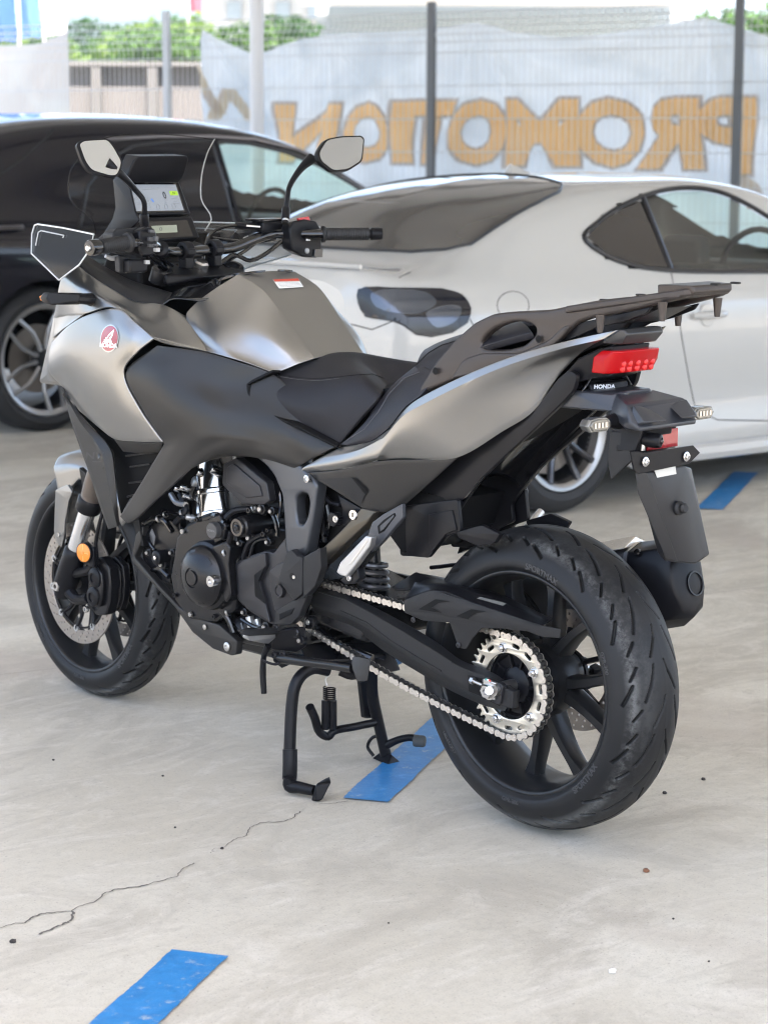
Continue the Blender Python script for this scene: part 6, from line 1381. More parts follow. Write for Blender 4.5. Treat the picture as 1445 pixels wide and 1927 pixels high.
cy('alternator_cover', 359, 1088, .228, [(0, 0), (.0165, 0), (.0175, -.002), (.0175, -.005), (.0225, -.006), (.0235, -.003), (.030, -.004), (.048, -.010), (.064, -.021), (.0705, -.030), (.0705, -.040), (.078, -.044), (.080, -.050), (.080, -.08), (.088, -.082), (.088, -.11)], M_ENG, 64, parent=eng)
c0 = P(359, 1088, .228)
for k in range(6):
    a = 2*pi*k/6+.3; d = Vector((cos(a), 0, sin(a))); m = MB(); m.prism([c0+d*.033+Vector((0, -.0045, 0))+Vector((-sin(a), 0, cos(a)))*.004, c0+d*.033+Vector((0, -.0045, 0))-Vector((-sin(a), 0, cos(a)))*.004, c0+d*.064-Vector((-sin(a), 0, cos(a)))*.010+Vector((0, -.0195, 0)), c0+d*.064+Vector((-sin(a), 0, cos(a)))*.010+Vector((0, -.0195, 0))], (0, -.01, 0))
    m.link('cover_rib', M_ENG, eng, bevel=.0015)
cy('timing_plug', 397, 1094, .218, [(.0135, -.02), (.0135, .001), (.0125, .003), (.0055, .003), (.0055, 0), (0, 0)], M_CHROME, 28, parent=eng)
cy('round_badge', 398, 999, .200, [(0, 0), (.0175, 0), (.0185, -.002), (.0185, -.02), (.024, -.022), (.024, -.06)], mat('engine_badge', (.06, .06, .062), .35, .3), 36, parent=eng)
me = text_me('HONDA', .0068, .03, .0002); place_me(me, frame_at(P(398, 999, .2005)+Vector((0, .0005, 0)), (0, 1, 0))); me.transform(Matrix.Translation((0, 0, 0))); link('badge_lettering', me, mat('engine_badge_letter', (.14, .14, .14), .4), eng, flat=True)
cy('starter_motor', 446, 993, .195, [(0, .003), (.004, .004), (.0065, .003), (.0065, 0), (.013, 0), (.0135, .0015), (.0195, .001), (.0215, -.002), (.0215, -.006), (.0205, -.008), (.024, -.012), (.025, -.03), (.025, -.10), (.022, -.125), (.02, -.14)], M_ENG, 44, parent=eng)
cy('starter_rim', 446, 993, .195, [(.0140, .0016), (.0150, .0024), (.0190, .0022), (.0198, .001)], mat('rim_brown', (.10, .085, .07), .4, .5), 44, parent=eng)
# bright cylinder barrels
CHR = mat('barrel_chrome', (.60, .60, .60), .14, 1.0)
for (a, b, r_, y1, y2) in (((404, 868), (414, 968), .050, .085, .095),):
    A = P(*a, y1); B = P(*b, y2); d = (B-A).normalized(); L = (B-A).length
    MB().lathe(A, d, [(r_*.86, 0), (r_*.86, L*.50), (r_*1.0, L*.51), (r_*1.06, L*.54), (r_*1.06, L*.60), (r_*.94, L*.62), (r_*.94, L*.93), (r_*1.05, L*.95), (r_*1.05, L*1.02)], 48).link('cylinder_sleeve', CHR, eng)
    for o in (.32, .62): MB().tube([A+d*L*.2+Vector((.035, .035*o, 0)), A+d*L*1.0+Vector((.04, .03, 0))], .006, 8).link('coolant_pipe', M_CHROME, eng)
A = P(372, 905, .11); MB().tube([A, A+Vector((.02, .0, -.03)), A+Vector((.02, 0, -.09))], [.010, .012, .011], 10).link('coolant_hose', M_GLOSSB, eng)
for q, r_ in (((345, 918), .008), ((350, 935), .006), ((378, 890), .009), ((404, 884), .010), ((335, 920), .007)):
    cy('hose_joint', *q, .13, [(0, .01), (r_, .01), (r_*1.1, .006), (r_*1.1, -.01), (r_*.8, -.02), (0, -.03)], M_CHROME, 14, ax=(.3, .8, .4), parent=eng)
for (x, y, y_, r_, L_) in ((372, 938, .13, .010, .05), (362, 905, .12, .012, .04), (350, 972, .15, .007, .03), (440, 858, .12, .010, .05)):
    MB().lathe(P(x, y, y_), (.35, .85, .3), [(0, 0), (r_*.7, 0), (r_, -.003), (r_, -L_*.4), (r_*1.25, -L_*.42), (r_*1.25, -L_*.6), (r_, -L_*.62), (r_, -L_)], 18).link('coolant_fitting', M_ALU, eng)
# six-sided cover
hx = [(421, 874), (444, 861), (501, 908), (507, 943), (497, 950), (455, 949), (418, 912)]
link('side_cover', plate([(x+(10 if x > 430 else 0), y-1) for x, y in hx], .158, .05, .006), M_BLACK, eng)
link('side_cover', plate(hx, .178, .022, .005, .003), M_ENG2, eng)
link('side_cover_face', plate([(427, 880), (439, 872), (488, 914), (493, 934), (462, 938), (426, 908)], .1815, .004, .003), M_ENG2, eng)
# grey drive cover
link('drive_cover', plate([(442, 1060), (457, 1050), (500, 1036), (515, 1040), (538, 1010), (546, 1070), (558, 1130), (546, 1160), (522, 1178), (505, 1173), (468, 1150), (446, 1128)], Pl(.168), .05, .006, .004), M_ENG2, eng)
link('drive_cover_front', plate([(458, 1054), (498, 1040), (500, 1066), (486, 1092), (499, 1136), (508, 1172), (470, 1150), (449, 1126), (446, 1064)], Pl(.178), .012, .004, .003), M_ENG2, eng)
link('cover_recess_shade', plate([(478, 1082), (498, 1067), (486, 1095), (499, 1137), (480, 1122)], Pl(.1795), .002, .002, .0005), M_DEEP, eng)  # flat black plate paints the shade of a recess in the cover
link('drive_cover_rear', plate([(507, 1075), (522, 1062), (548, 1050), (560, 1120), (540, 1150), (517, 1150), (508, 1110)], Pl(.178), .01, .005, .003), M_ENG2, eng)
cy('cover_boss', 524, 1112, .186, [(0, -.001), (.0095, -.001), (.0105, .001), (.0145, .001), (.0155, -.001), (.0165, -.008)], M_ENG2, 40, parent=eng)
# frame pivot plate with its opening
e2_ = [(482, 862), (500, 876), (515, 895), (530, 931), (533, 966), (535, 1000), (537, 1040), (556, 1050), (576, 1042), (583, 1005), (590, 966), (596, 912), (584, 896), (566, 878), (540, 845), (500, 845)]
link('pivot_plate', plate(e2_, Pl(.172), .034, .01, .007, holes=[[(556, 936), (566, 927), (578, 930), (582, 945), (578, 972), (570, 988), (560, 985), (556, 965)]], res=3), mat('frame_blue_grey', (.070, .075, .085), .30, .6, bump=.1, bscale=900), moto, smooth=50)
link('pivot_plate', mirror_mesh(bpy.data.objects['pivot_plate'].data), MATS['frame_blue_grey'], moto, smooth=50)
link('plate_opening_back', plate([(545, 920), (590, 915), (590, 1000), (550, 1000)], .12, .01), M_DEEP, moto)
cy('frame_bolt', 580, 901, .176, [(0, .004), (.004, .004), (.005, .007), (.0085, .006), (.0085, 0), (0, 0)], M_CHROME, 20)
m = MB(); 
# frame cover pieces
link('frame_cover', plate([(538, 1041), (548, 1034), (559, 1047), (569, 1049), (568, 1118), (553, 1131), (523, 1091)], .198, .02, .003, .002), M_PLAST, moto)
link('frame_cover', plate([(571, 1048), (602, 1031), (604, 1069), (592, 1104), (570, 1128), (569, 1090)], .196, .02, .003, .002), M_PLAST, moto)
link('frame_cover', plate([(519, 1150), (547, 1133), (572, 1118), (578, 1122), (562, 1160), (546, 1176), (518, 1177)], .192, .02, .003, .002), M_PLAST, moto)
link('frame_cover_groove', plate([(526, 1155), (554, 1144), (548, 1156), (526, 1167)], .1935, .002, .001, .0004), M_DEEP, moto)
for q in ((550, 1085),): cy('recess', *q, .1985, [(0, 0), (.0085, 0)], M_DEEP, 24); cy('recess_bolt', q[0]+3, q[1]+1, .1988, [(0, .001), (.004, .0012), (.0045, 0)], M_STEEL, 16)
# bright frame rail, dark panel with lock and knob
link('frame_rail', plate([(680, 956), (708, 963), (690, 985), (640, 1032), (607, 1064), (602, 1036), (640, 1000)], .150, .03, .003, .003), M_FRAME, moto)
link('frame_rail', mirror_mesh(bpy.data.objects['frame_rail'].data), M_FRAME, moto)
link('lower_rail', plate([(590, 1038), (607, 1060), (590, 1090), (575, 1140), (560, 1135), (575, 1080)], .14, .03, .003, .003), M_ENG, moto)
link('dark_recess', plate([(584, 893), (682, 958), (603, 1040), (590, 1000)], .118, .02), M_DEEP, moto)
link('lock_plate', plate([(636, 932), (680, 957), (650, 990), (642, 985), (645, 960)], .142, .006, .003), M_BLACK, moto)
kn = []
for k in range(48): r_ = .0160 if (k//3) % 2 else .0140; kn.append((r_*cos(2*pi*k/48), r_*sin(2*pi*k/48)))
me = curve_mesh([kn], .009, .001); me.transform(Matrix.Rotation(pi/2, 4, 'X')); me.transform(Matrix.Translation(P(631, 977, .150))); link('preload_knob', me, M_BLACK, moto)
cy('knob_centre', 631, 977, .1595, [(0, .004), (.0028, .004), (.0034, .0015), (.0068, .0015), (.0078, 0)], M_STEEL, 24)
cy('seat_lock', 663, 969, .1535, [(0, 0), (.0102, 0), (.0118, -.002), (.0118, -.01)], M_CHROME, 32)
m = MB(); m.box(P(663, 969, .154), (.0022, .001, .010)); m.link('key_slot', M_DEEP, moto)
for pts, r_ in (([(600, 905, .13), (612, 935, .13), (606, 975, .13), (612, 1020, .13)], .006), ([(605, 925, .135), (622, 945, .135), (640, 950, .135)], .005), ([(596, 930, .14), (600, 980, .14), (596, 1030, .14)], .004)): MB().tube(PP(*pts), r_, 8).link('cable', M_BLACK, moto)
# passenger peg hangers and pegs
both('peg_hanger', plate([(700, 983), (720, 968), (756, 948), (757, 975), (744, 990), (722, 1016), (700, 1039), (690, 1022), (694, 1000)], .172, .012, .003, .002), mat('hanger_grey', (.055, .058, .066), .4, .2, bump=.1), moto)
both('hanger_recess', plate([(710, 990), (722, 978), (742, 965), (744, 970), (722, 1000), (712, 1005)], .1735, .002, .002, .0006), M_DEEP, moto)
both('hanger_face', plate([(715, 990), (724, 982), (740, 969), (741, 972), (721, 996), (715, 1000)], .1750, .002, .001, .0006), MATS['hanger_grey'], moto)
pg = PP((688, 1008, .205), (698, 1011, .205), (695, 1028, .205), (667, 1066, .205), (651, 1086, .205), (640, 1083, .205), (632, 1077, .205), (640, 1058, .205))
both('passenger_peg', hull_me(pg+[p+Vector((0, -.018, 0)) for p in pg]), M_ALU, moto, bevel=.003, seg=3)
both('peg_groove', plate([(688, 1018), (692, 1018), (664, 1058), (655, 1064)], .2056, .001, .001, .0003), M_STEEL, moto)
both('peg_bracket', plate([(640, 1092), (655, 1078), (672, 1068), (676, 1088), (668, 1098), (650, 1100)], .19, .02, .003), M_BLACK, moto)
both('peg_pivot_bolt', MB().bolt(P(658, 1088, .191), (0, 1, 0), .0065, .004).me(), M_STEEL, moto)
both('hanger_arm', plate([(690, 1020), (704, 1034), (676, 1070), (660, 1078), (668, 1050)], .168, .016, .003), M_BLACK, moto)
# far side: hanger, peg and brake parts
MB().tube([P(975, 1012, -.19), P(1000, 985, -.22), P(1018, 962, -.25)], [.011, .010, .009], 10).link('far_peg', M_ALU, moto)
both('far_hanger', plate([(858, 1002), (905, 988), (940, 1005), (930, 1022), (900, 1028), (862, 1012)], .11, .012, .005), M_BLACK, moto)
m = MB(); m.tube(PP((905, 930, -.14), (945, 925, -.16), (985, 918, -.17), (982, 950, -.17), (960, 985, -.17)), .008, 8); m.tube(PP((880, 970, -.13), (920, 1000, -.15), (985, 1010, -.16)), .010, 8); m.tube(PP((900, 940, -.13), (930, 965, -.14), (960, 990, -.15)), .016, 8); m.link('far_bracket', M_BLACK, moto)
# shock and spring
m = MB(); c0 = P(700, 1055, .02); c1_ = P(705, 1112, .02); N_ = 90; pts = []
for i in range(N_+1):
    t = i/N_; a = t*2*pi*4.2; q = c0.lerp(c1_, t); pts.append(q+Vector((cos(a)*.030, sin(a)*.030, 0)))
m.tube(pts, .0062, 8, smooth=0); m.link('shock_spring', mat('spring_grey', (.10, .10, .105), .3, .6), moto)
MB().cyl(c0+Vector((0, 0, .03)), c1_, .018).link('shock_body', M_ENG, moto)
# swingarm
sw = [[(577, 1094, .105), (633, 1109, .108), (690, 1135, .110), (763, 1173, .112), (820, 1207, .114), (868, 1242, .118), (930, 1267, .120), (969, 1296, .120)],
      [(577, 1104, .130), (632, 1121, .134), (690, 1149, .136), (755, 1187, .138), (812, 1220, .140), (862, 1253, .142), (925, 1278, .142), (962, 1301, .142)],
      [(577, 1134, .132), (625, 1150, .135), (680, 1173, .137), (730, 1209, .139), (800, 1250, .141), (855, 1285, .142), (912, 1314, .142), (954, 1331, .142)],
      [(577, 1160, .110), (618, 1169, .112), (670, 1187, .114), (722, 1225, .116), (790, 1267, .118), (850, 1301, .120), (903, 1325, .120), (949, 1339, .120)]]
me = net(Q(sw), 7, 4, (1, 2), (), (0, 1, .1)); both('swingarm', me, M_PLAST, moto, solid=.030, bevel=.003, seg=3, smooth=50)
tsw = bvh(me)
for pts in ([(600, 1113), (650, 1128), (700, 1155), (755, 1187), (812, 1222), (850, 1246)], [(640, 1149), (690, 1172), (735, 1206), (790, 1240), (830, 1263)]): link('swingarm_rib', outline_tube(tsw, pts, .0022, closed=False).me(), M_PLAST, moto)
link('swingarm_bridge', hull_me(sym([XZ(.60, .12, .45), XZ(.60, .12, .36), XZ(.42, .12, .42), XZ(.42, .12, .34)])), M_ENG, moto, bevel=.01)
link('axle_slot', decal(tsw, [(881, 1270), (905, 1276), (945, 1288), (962, 1300), (958, 1322), (940, 1328), (905, 1310), (882, 1300)], .001, 5), M_DEEP, moto)
link('axle_slider', plate([(906, 1279), (912, 1275), (942, 1287), (946, 1292), (941, 1324), (936, 1326), (908, 1312)], .150, .012, .002, .001), M_ENG2, moto)
link('chain_adjuster', plate([(908.5, 1277.5), (932, 1285), (930, 1318), (908.5, 1311)], .156, .008, .002, .0012), M_STEEL, moto)
link('adjuster_end', plate([(943, 1292), (965, 1302), (963, 1334), (940, 1328)], .145, .02, .002, .002), M_PLAST, moto)
m = MB(); m.hexnut(P(920, 1300, .156), (0, 1, 0), .0155, .012); m.link('axle_nut', M_CHROME, moto)
m = MB(); m.lathe(P(920, 1300, .156), (0, 1, 0), [(.0185, 0), (.0185, .002), (.008, .002)], 28); m.cyl(P(920, 1300, .15), P(920, 1300, .172), .0085); m.link('axle_washer', M_STEEL, moto)
m = MB(); m.cyl(P(886, 1280, .150), P(908, 1289, .152), .0035); m.lathe(P(889, 1281, .1505), (P(908, 1289, .152)-P(886, 1280, .150)), [(0, -.004), (.0075, -.004), (.0075, .004), (0, .004)], 6); m.link('adjuster_bolt', M_STEEL, moto)
for i, c_ in enumerate(((.03, .35, .30), (.7, .7, .7), (.6, .05, .04))):
    x = 913+i*3.2; link('indicator_mark', plate([(x, 1276.5+i), (x+3, 1277.5+i), (x+3, 1281+i), (x, 1280+i)], .1572, .001, 0, 0), mat('mark%d' % i, c_, .5), moto, flat=True)
# chain
fr, rr2 = .052, PR; FCx, FCz = .615, .400
dx, dz = FCx, FCz-RZc; D_ = sqrt(dx*dx+dz*dz); base = atan2(dz, dx); al = math.acos((rr2-fr)/D_)
path = []
aT, aB = base+al, base-al
for a in np.linspace(aT, aT+(2*pi-2*al), 60): path.append((rr2*cos(a), RZc+rr2*sin(a)))
bl = (rr2*cos(aB), RZc+rr2*sin(aB)); fl = (FCx+fr*cos(aB), FCz+fr*sin(aB))
for t in np.linspace(0, 1, 24)[1:-1]: path.append((bl[0]+(fl[0]-bl[0])*t, bl[1]+(fl[1]-bl[1])*t-.012*sin(pi*t)))
for a in np.linspace(aB, aT, 24): path.append((FCx+fr*cos(a), FCz+fr*sin(a)))
path.append(path[0]); path = np.array(path); dd = np.r_[0, np.cumsum(np.hypot(*np.diff(path, axis=0).T))]
n_l = int(round(dd[-1]/.015875/2))*2; ss = np.arange(n_l+1)*dd[-1]/n_l; px_ = np.interp(ss, dd, path[:, 0]); pz_ = np.interp(ss, dd, path[:, 1])
def fig8(a, b, r_, wst, y, th, mb):
    a = Vector((a[0], y, a[1])); b = Vector((b[0], y, b[1])); t = (b-a).normalized(); n = Vector((-t.z, 0, t.x)); pts = []
    for k in range(9): an = pi/2+pi*k/8; pts.append(a+t*cos(an)*r_+n*sin(an)*r_)
    pts.append(a.lerp(b, .5)-n*wst)
    for k in range(9): an = -pi/2+pi*k/8; pts.append(b+t*cos(an)*r_+n*sin(an)*r_)
    pts.append(a.lerp(b, .5)+n*wst); mb.prism(pts, (0, th, 0))
mo, mi, mr = MB(), MB(), MB()
for i in range(n_l):
    a = (px_[i], pz_[i]); b = (px_[i+1], pz_[i+1])
    if i % 2:
        for y in (YC+.0085, YC-.0105): fig8(a, b, .0072, .0046, y, .002, mo)
        for q in (a, b): mo.cyl((q[0], YC+.0105, q[1]), (q[0], YC+.0118, q[1]), .0027, n=8)
    else:
        for y in (YC+.0055, YC-.0075): fig8(a, b, .0074, .0052, y, .002, mi)
    mr.cyl((a[0], YC-.0055, a[1]), (a[0], YC+.0055, a[1]), .005, n=8, cap=False)
ch = empty('drive_chain', (.3, YC, .33)); ch.parent = moto; ch.matrix_parent_inverse = parent_inv(moto)
link('outer_links', mesh_from(mo.v, mo.f), M_CHAINM, ch, flat=True); link('inner_links', mesh_from(mi.v, mi.f), mat('chain_dark', (.10, .095, .09), .4, .8), ch, flat=True); link('rollers', mesh_from(mr.v, mr.f), MATS['chain_dark'], ch, flat=True)
MB().lathe((FCx, YC, FCz), (0, 1, 0), [(0, -.003), (fr-.002, -.003), (fr-.002, .003), (0, .003)], 40).link('front_sprocket', M_STEEL, moto)
# chain guard and hugger
GO = [(759, 1130), (800, 1114), (818, 1111), (1018, 1177), (1054, 1184), (1052, 1201), (1020, 1199), (990, 1188), (940, 1183), (906, 1182), (889, 1200), (876, 1222), (862, 1219), (852, 1190), (846, 1172), (795, 1168), (761, 1153)]
link('chain_guard', plate(GO, Pl(.150), .004, .003, .0015), M_PLAST, moto)
gm = net(Q([[(759, 1130, .150), (818, 1111, .150), (900, 1138, .150), (1018, 1177, .150)], [(775, 1105, .115), (836, 1099, .115), (930, 1128, .112), (1035, 1168, .10)], [(790, 1078, .03), (860, 1092, .03), (950, 1122, .04), (1040, 1165, .06)]]), 8, 4, (1,), (), (0, .3, 1))
link('hugger', gm, M_BLACK, moto, solid=.004, bevel=.0015, smooth=25)
link('guard_fold', decal(bvh(plate(GO, Pl(.150), .004, 0, 0)), [(762, 1132), (818, 1114), (900, 1141), (1012, 1178), (990, 1184), (900, 1170), (800, 1152), (764, 1150)], .0015, 8, dome=.002), M_PLAST, moto)
tg = bvh(plate(GO, Pl(.150), .004, 0, 0))
for po in ([(790, 1146), (822, 1127), (850, 1131), (828, 1134), (815, 1143), (835, 1153)], [(861, 1159), (889, 1146), (918, 1150), (900, 1153), (886, 1160), (884, 1165)]): link('guard_recess_shade', decal(tg, po, .0048, 4), M_DEEP, moto)  # dark decals paint the shade of the hollows in the guard
for q in ((778, 1166), (863, 1214)): cy('guard_screw', *q, .1515, [(.006, 0), (.006, .002), (.0045, .003), (.002, .003), (.002, .001), (0, .001)], M_ENG2, 20)
link('front_hugger', hull_me(PP((735, 1106, .11), (783, 1076, .05), (812, 1090, .05), (850, 1106, .06), (800, 1113, .115), (742, 1112, .11))+PP((783, 1084, .0), (850, 1112, .0))), M_BLACK, moto, bevel=.004)
link('guard_sticker', decal(bvh(gm), [(897, 1127), (903, 1124), (953, 1136), (946, 1141)], .001, 4), mat('sticker_dark', (.16, .16, .15), .5), moto, flat=True)
# belly panel
link('belly_panel', plate([(255, 1008), (268, 990), (269, 1014), (253, 1048), (300, 1103), (337, 1142), (362, 1160), (413, 1176), (446, 1207), (444, 1232), (435, 1234), (400, 1221), (362, 1190), (330, 1144), (247, 1056)], Pl(.158, ax=-.0), .02, .004, .003), M_GREY, moto)
link('belly_panel', mirror_mesh(bpy.data.objects['belly_panel'].data), M_GREY, moto)
link('belly_inner', hull_me(sym([XZ(1.14, .13, .47), XZ(1.12, .12, .40), XZ(1.0, .13, .30), XZ(.86, .13, .26), XZ(.82, .12, .30), XZ(1.0, .11, .5)])), M_DEEP, moto)
cy('belly_bolt', 428, 1217, .160, [(.0105, 0), (.0105, .0025), (.008, .004), (.004, .004), (.004, .001), (0, .001)], M_STEEL, 24); cy('belly_screw', 386, 1180, .160, [(.006, 0), (.006, .002), (0, .003)], M_STEEL, 16)
cy('frame_mount', 294, 1050, .165, [(.017, -.03), (.017, 0), (.014, .002), (.0065, .002), (.006, .006), (.003, .007), (0, .004)], M_BLACK, 28); cy('mount_bolt', 294, 1050, .168, [(.0055, 0), (.005, .005), (0, .006)], M_CHROME, 20)
link('engine_bracket', plate([(262, 1020), (292, 980), (340, 975), (338, 1010), (322, 1060), (320, 1100), (300, 1092), (270, 1055)], .135, .02, .006, .003), M_ENG, moto)
link('bracket_window', plate([(278, 1010), (286, 995), (292, 1010), (288, 1035)], .1385, .003, .002, .001), mat('pale_gap', (.16, .16, .165), .5), moto)
# clutter under the engine: hoses, sump, oil filter, bolts
link('sump', hull_me(sym([XZ(.92, .09, .29), XZ(.70, .09, .29), XZ(.90, .07, .235), XZ(.72, .07, .235)])), M_ENG, eng, bevel=.008)
cy('oil_filter', 452, 1188, .13, [(0, .002), (.012, .002), (.028, -.002), (.030, -.008), (.030, -.07)], M_BLACK, 32, ax=(.5, .6, -.5), parent=eng)
random.seed(11)
for i, (pts, r_) in enumerate([([(405, 1175, .13), (425, 1165, .14), (432, 1140, .15), (428, 1110, .16)], .006), ([(455, 1165, .14), (480, 1180, .14), (500, 1178, .15), (512, 1165, .15)], .005), ([(458, 1050, .17), (470, 1020, .17), (490, 1008, .16), (515, 1000, .15)], .006), ([(470, 1048, .165), (480, 1020, .165), (505, 1012, .16)], .0045), ([(330, 985, .15), (350, 960, .14), (340, 930, .13)], .008), ([(300, 975, .14), (320, 965, .14), (350, 975, .15)], .006), ([(425, 975, .18), (440, 962, .17), (470, 958, .16), (500, 965, .15)], .007), ([(508, 955, .14), (520, 985, .14), (522, 1010, .14)], .006),
        ([(310, 960, .12), (300, 990, .12), (315, 1010, .12)], .006), ([(520, 900, .13), (528, 940, .14), (525, 975, .14)], .005), ([(437, 1000, .185), (430, 1030, .18), (436, 1060, .17)], .007), ([(385, 975, .16), (410, 970, .17), (425, 985, .18)], .008)]):
    MB().tube(PP(*pts), r_, 8).link('engine_hose', M_GLOSSB if i % 2 else M_BLACK, eng)
for i, (x, y, r_, yy) in enumerate([(345, 1000, .006, .168), (372, 978, .006, .168), (426, 1000, .006, .168), (432, 1058, .006, .168), (432, 1125, .006, .168), (404, 1160, .006, .168), (360, 1156, .006, .168), (330, 1120, .006, .168), (470, 960, .007, .17), (482, 956, .0055, .16), (497, 1005, .0065, .165), (505, 998, .005, .16), (440, 1175, .006, .14), (426, 1190, .0055, .14)]):
    m = MB(); m.bolt(P(x, y, yy), (0, 1, 0), r_, .005); m.link('case_bolt', M_ENG if i % 3 else M_STEEL, eng)
m = MB(); m.prism([P(x, y, .18) for x, y in [(362, 1045), (392, 1030), (395, 1036), (370, 1050)]], (0, -.02, 0)); m.prism([P(x, y, .185) for x, y in [(393, 975), (412, 968), (425, 990), (420, 1015), (404, 1024)]], (0, -.03, 0)); m.link('case_lug', M_ENG, eng, bevel=.003)
m = MB(); m.prism([P(x, y, .19) for x, y in [(396, 1030), (425, 1018), (432, 1030), (428, 1062), (434, 1120), (425, 1135), (410, 1100), (408, 1050)]], (0, -.04, 0)); m.link('case_web', M_ENG, eng, bevel=.004)
for i, (pts, r_, mt_) in enumerate([([(270, 985, .15), (292, 975, .15), (310, 980, .15), (325, 1000, .15)], .007, 0), ([(285, 1075, .14), (300, 1070, .145), (318, 1085, .15)], .006, 0), ([(278, 1000, .14), (282, 1020, .15), (292, 1035, .155)], .004, 0), ([(322, 930, .13), (332, 945, .135), (350, 950, .14)], .007, 1), ([(418, 1150, .16), (430, 1165, .155), (440, 1190, .15)], .007, 0), ([(455, 1172, .14), (462, 1195, .14), (480, 1202, .14)], .006, 0), ([(470, 1160, .13), (474, 1180, .13)], .010, 1), ([(484, 1165, .12), (488, 1182, .12)], .008, 1), ([(586, 905, .14), (588, 950, .14), (590, 1010, .14)], .004, 0), ([(615, 950, .13), (620, 990, .13), (605, 1020, .13)], .005, 0), ([(600, 1110, .12), (585, 1150, .12), (580, 1180, .12)], .012, 0), ([(598, 1180, .1), (640, 1215, .1), (700, 1240, .08)], .010, 0)]):
    MB().tube(PP(*pts), r_, 10).link('engine_pipe', (M_GLOSSB, M_ALU)[mt_], eng)
for q in ((300, 976, .152, .008), (430, 1152, .158, .0075), (478, 957, .162, .0078), (345, 965, .142, .009), (312, 968, .142, .0065), (425, 1040, .185, .008)):
    MB().lathe(P(*q[:3]), (.9, .1, -.4), [(q[3], -.003), (q[3]+.0012, -.003), (q[3]+.0012, .003), (q[3], .003), (q[3], -.003)], 16).link('hose_clamp', M_STEEL, eng)
for (x, y, y_, r_) in ((306, 1062, .15, .008), (324, 1040, .15, .006), (280, 1040, .15, .006), (492, 958, .17, .008), (512, 962, .165, .006), (470, 1012, .17, .007), (452, 1022, .175, .005), (505, 1020, .165, .006), (412, 1140, .17, .006), (460, 1152, .16, .006), (500, 1180, .16, .008), (583, 1170, .15, .009), (566, 1205, .17, .007)):
    MB().lathe(P(x, y, y_), (0, 1, 0), [(r_*1.5, -.012), (r_*1.5, 0), (r_, .001), (r_, .006), (r_*.5, .006), (r_*.5, .002), (0, .002)], 16).link('boss', M_ENG, eng); MB().bolt(P(x, y, y_)+Vector((0, .004, 0)), (0, 1, 0), r_*.7, .004).link('boss_bolt', M_STEEL, eng)
# rider pegs, side stand, pedal rod
both('rider_peg', hull_me(PP((455, 1200, .305), (457, 1192, .305), (472, 1207, .285), (520, 1200, .20), (520, 1188, .20), (505, 1213, .21))), M_ALU, moto, bevel=.003)
both('peg_rubber', hull_me(PP((454, 1188, .308), (456, 1195, .305), (460, 1186, .30), (525, 1182, .195), (523, 1194, .198), (470, 1197, .29))+[p+Vector((.022, 0, 0)) for p in PP((457, 1188, .305), (523, 1184, .2), (470, 1195, .285))]), M_RUB, moto, bevel=.002)
both('peg_mount', hull_me(PP((512, 1190, .2), (540, 1180, .18), (575, 1178, .165), (578, 1215, .16), (560, 1228, .16), (530, 1222, .17), (508, 1222, .19))+PP((540, 1190, .14), (575, 1215, .14))), M_BLACK, moto, bevel=.004)
both('pivot_bolt', MB().lathe(P(556, 1191, .172), (0, 1, 0), [(.013, -.01), (.013, .002), (.011, .004), (.007, .004), (.006, .001), (0, .001)], 24).me(), M_ENG, moto)
for q_b in ((521, 1180, .2, .007), (518, 1232, .185, .008), (534, 1231, .18, .009)): MB().bolt(P(*q_b[:3]), (0, 1, 0), q_b[3], .006).link('peg_bolt', M_ENG2, moto)
MB().tube(PP((505, 1215, .2), (497, 1235, .2), (495, 1265, .2), (497, 1305, .2)), [.008, .0065, .0075, .0065], 10).link('hanging_hose', M_BLACK, moto)
MB().tube(PP((492, 1240, .21), (505, 1247, .20), (520, 1250, .19), (530, 1245, .18)), .003, 8).link('wire_clip', M_BLACK, moto)
ss_ = empty('side_stand', tuple(P(535, 1240, .175))); ss_.parent = moto; ss_.matrix_parent_inverse = parent_inv(moto)
MB().tube(PP((528, 1238, .178), (560, 1243, .182), (620, 1251, .190), (664, 1258, .195)), [.013, .0115, .0105, .0105], 12).link('leg', M_ENG, ss_)
link('foot', hull_me(PP((661, 1243, .205), (664, 1234, .20), (684, 1236, .18), (685, 1258, .18), (679, 1285, .19), (672, 1284, .20), (662, 1258, .205))+[p+Vector((-.01, -.012, 0)) for p in PP((664, 1236, .20), (684, 1240, .18), (678, 1282, .19))]), M_ENG, ss_, bevel=.002)
link('pivot', hull_me(PP((512, 1225, .185), (545, 1228, .18), (548, 1250, .178), (530, 1258, .178), (514, 1245, .185))+PP((520, 1230, .14), (540, 1250, .14))), M_BLACK, ss_, bevel=.003)
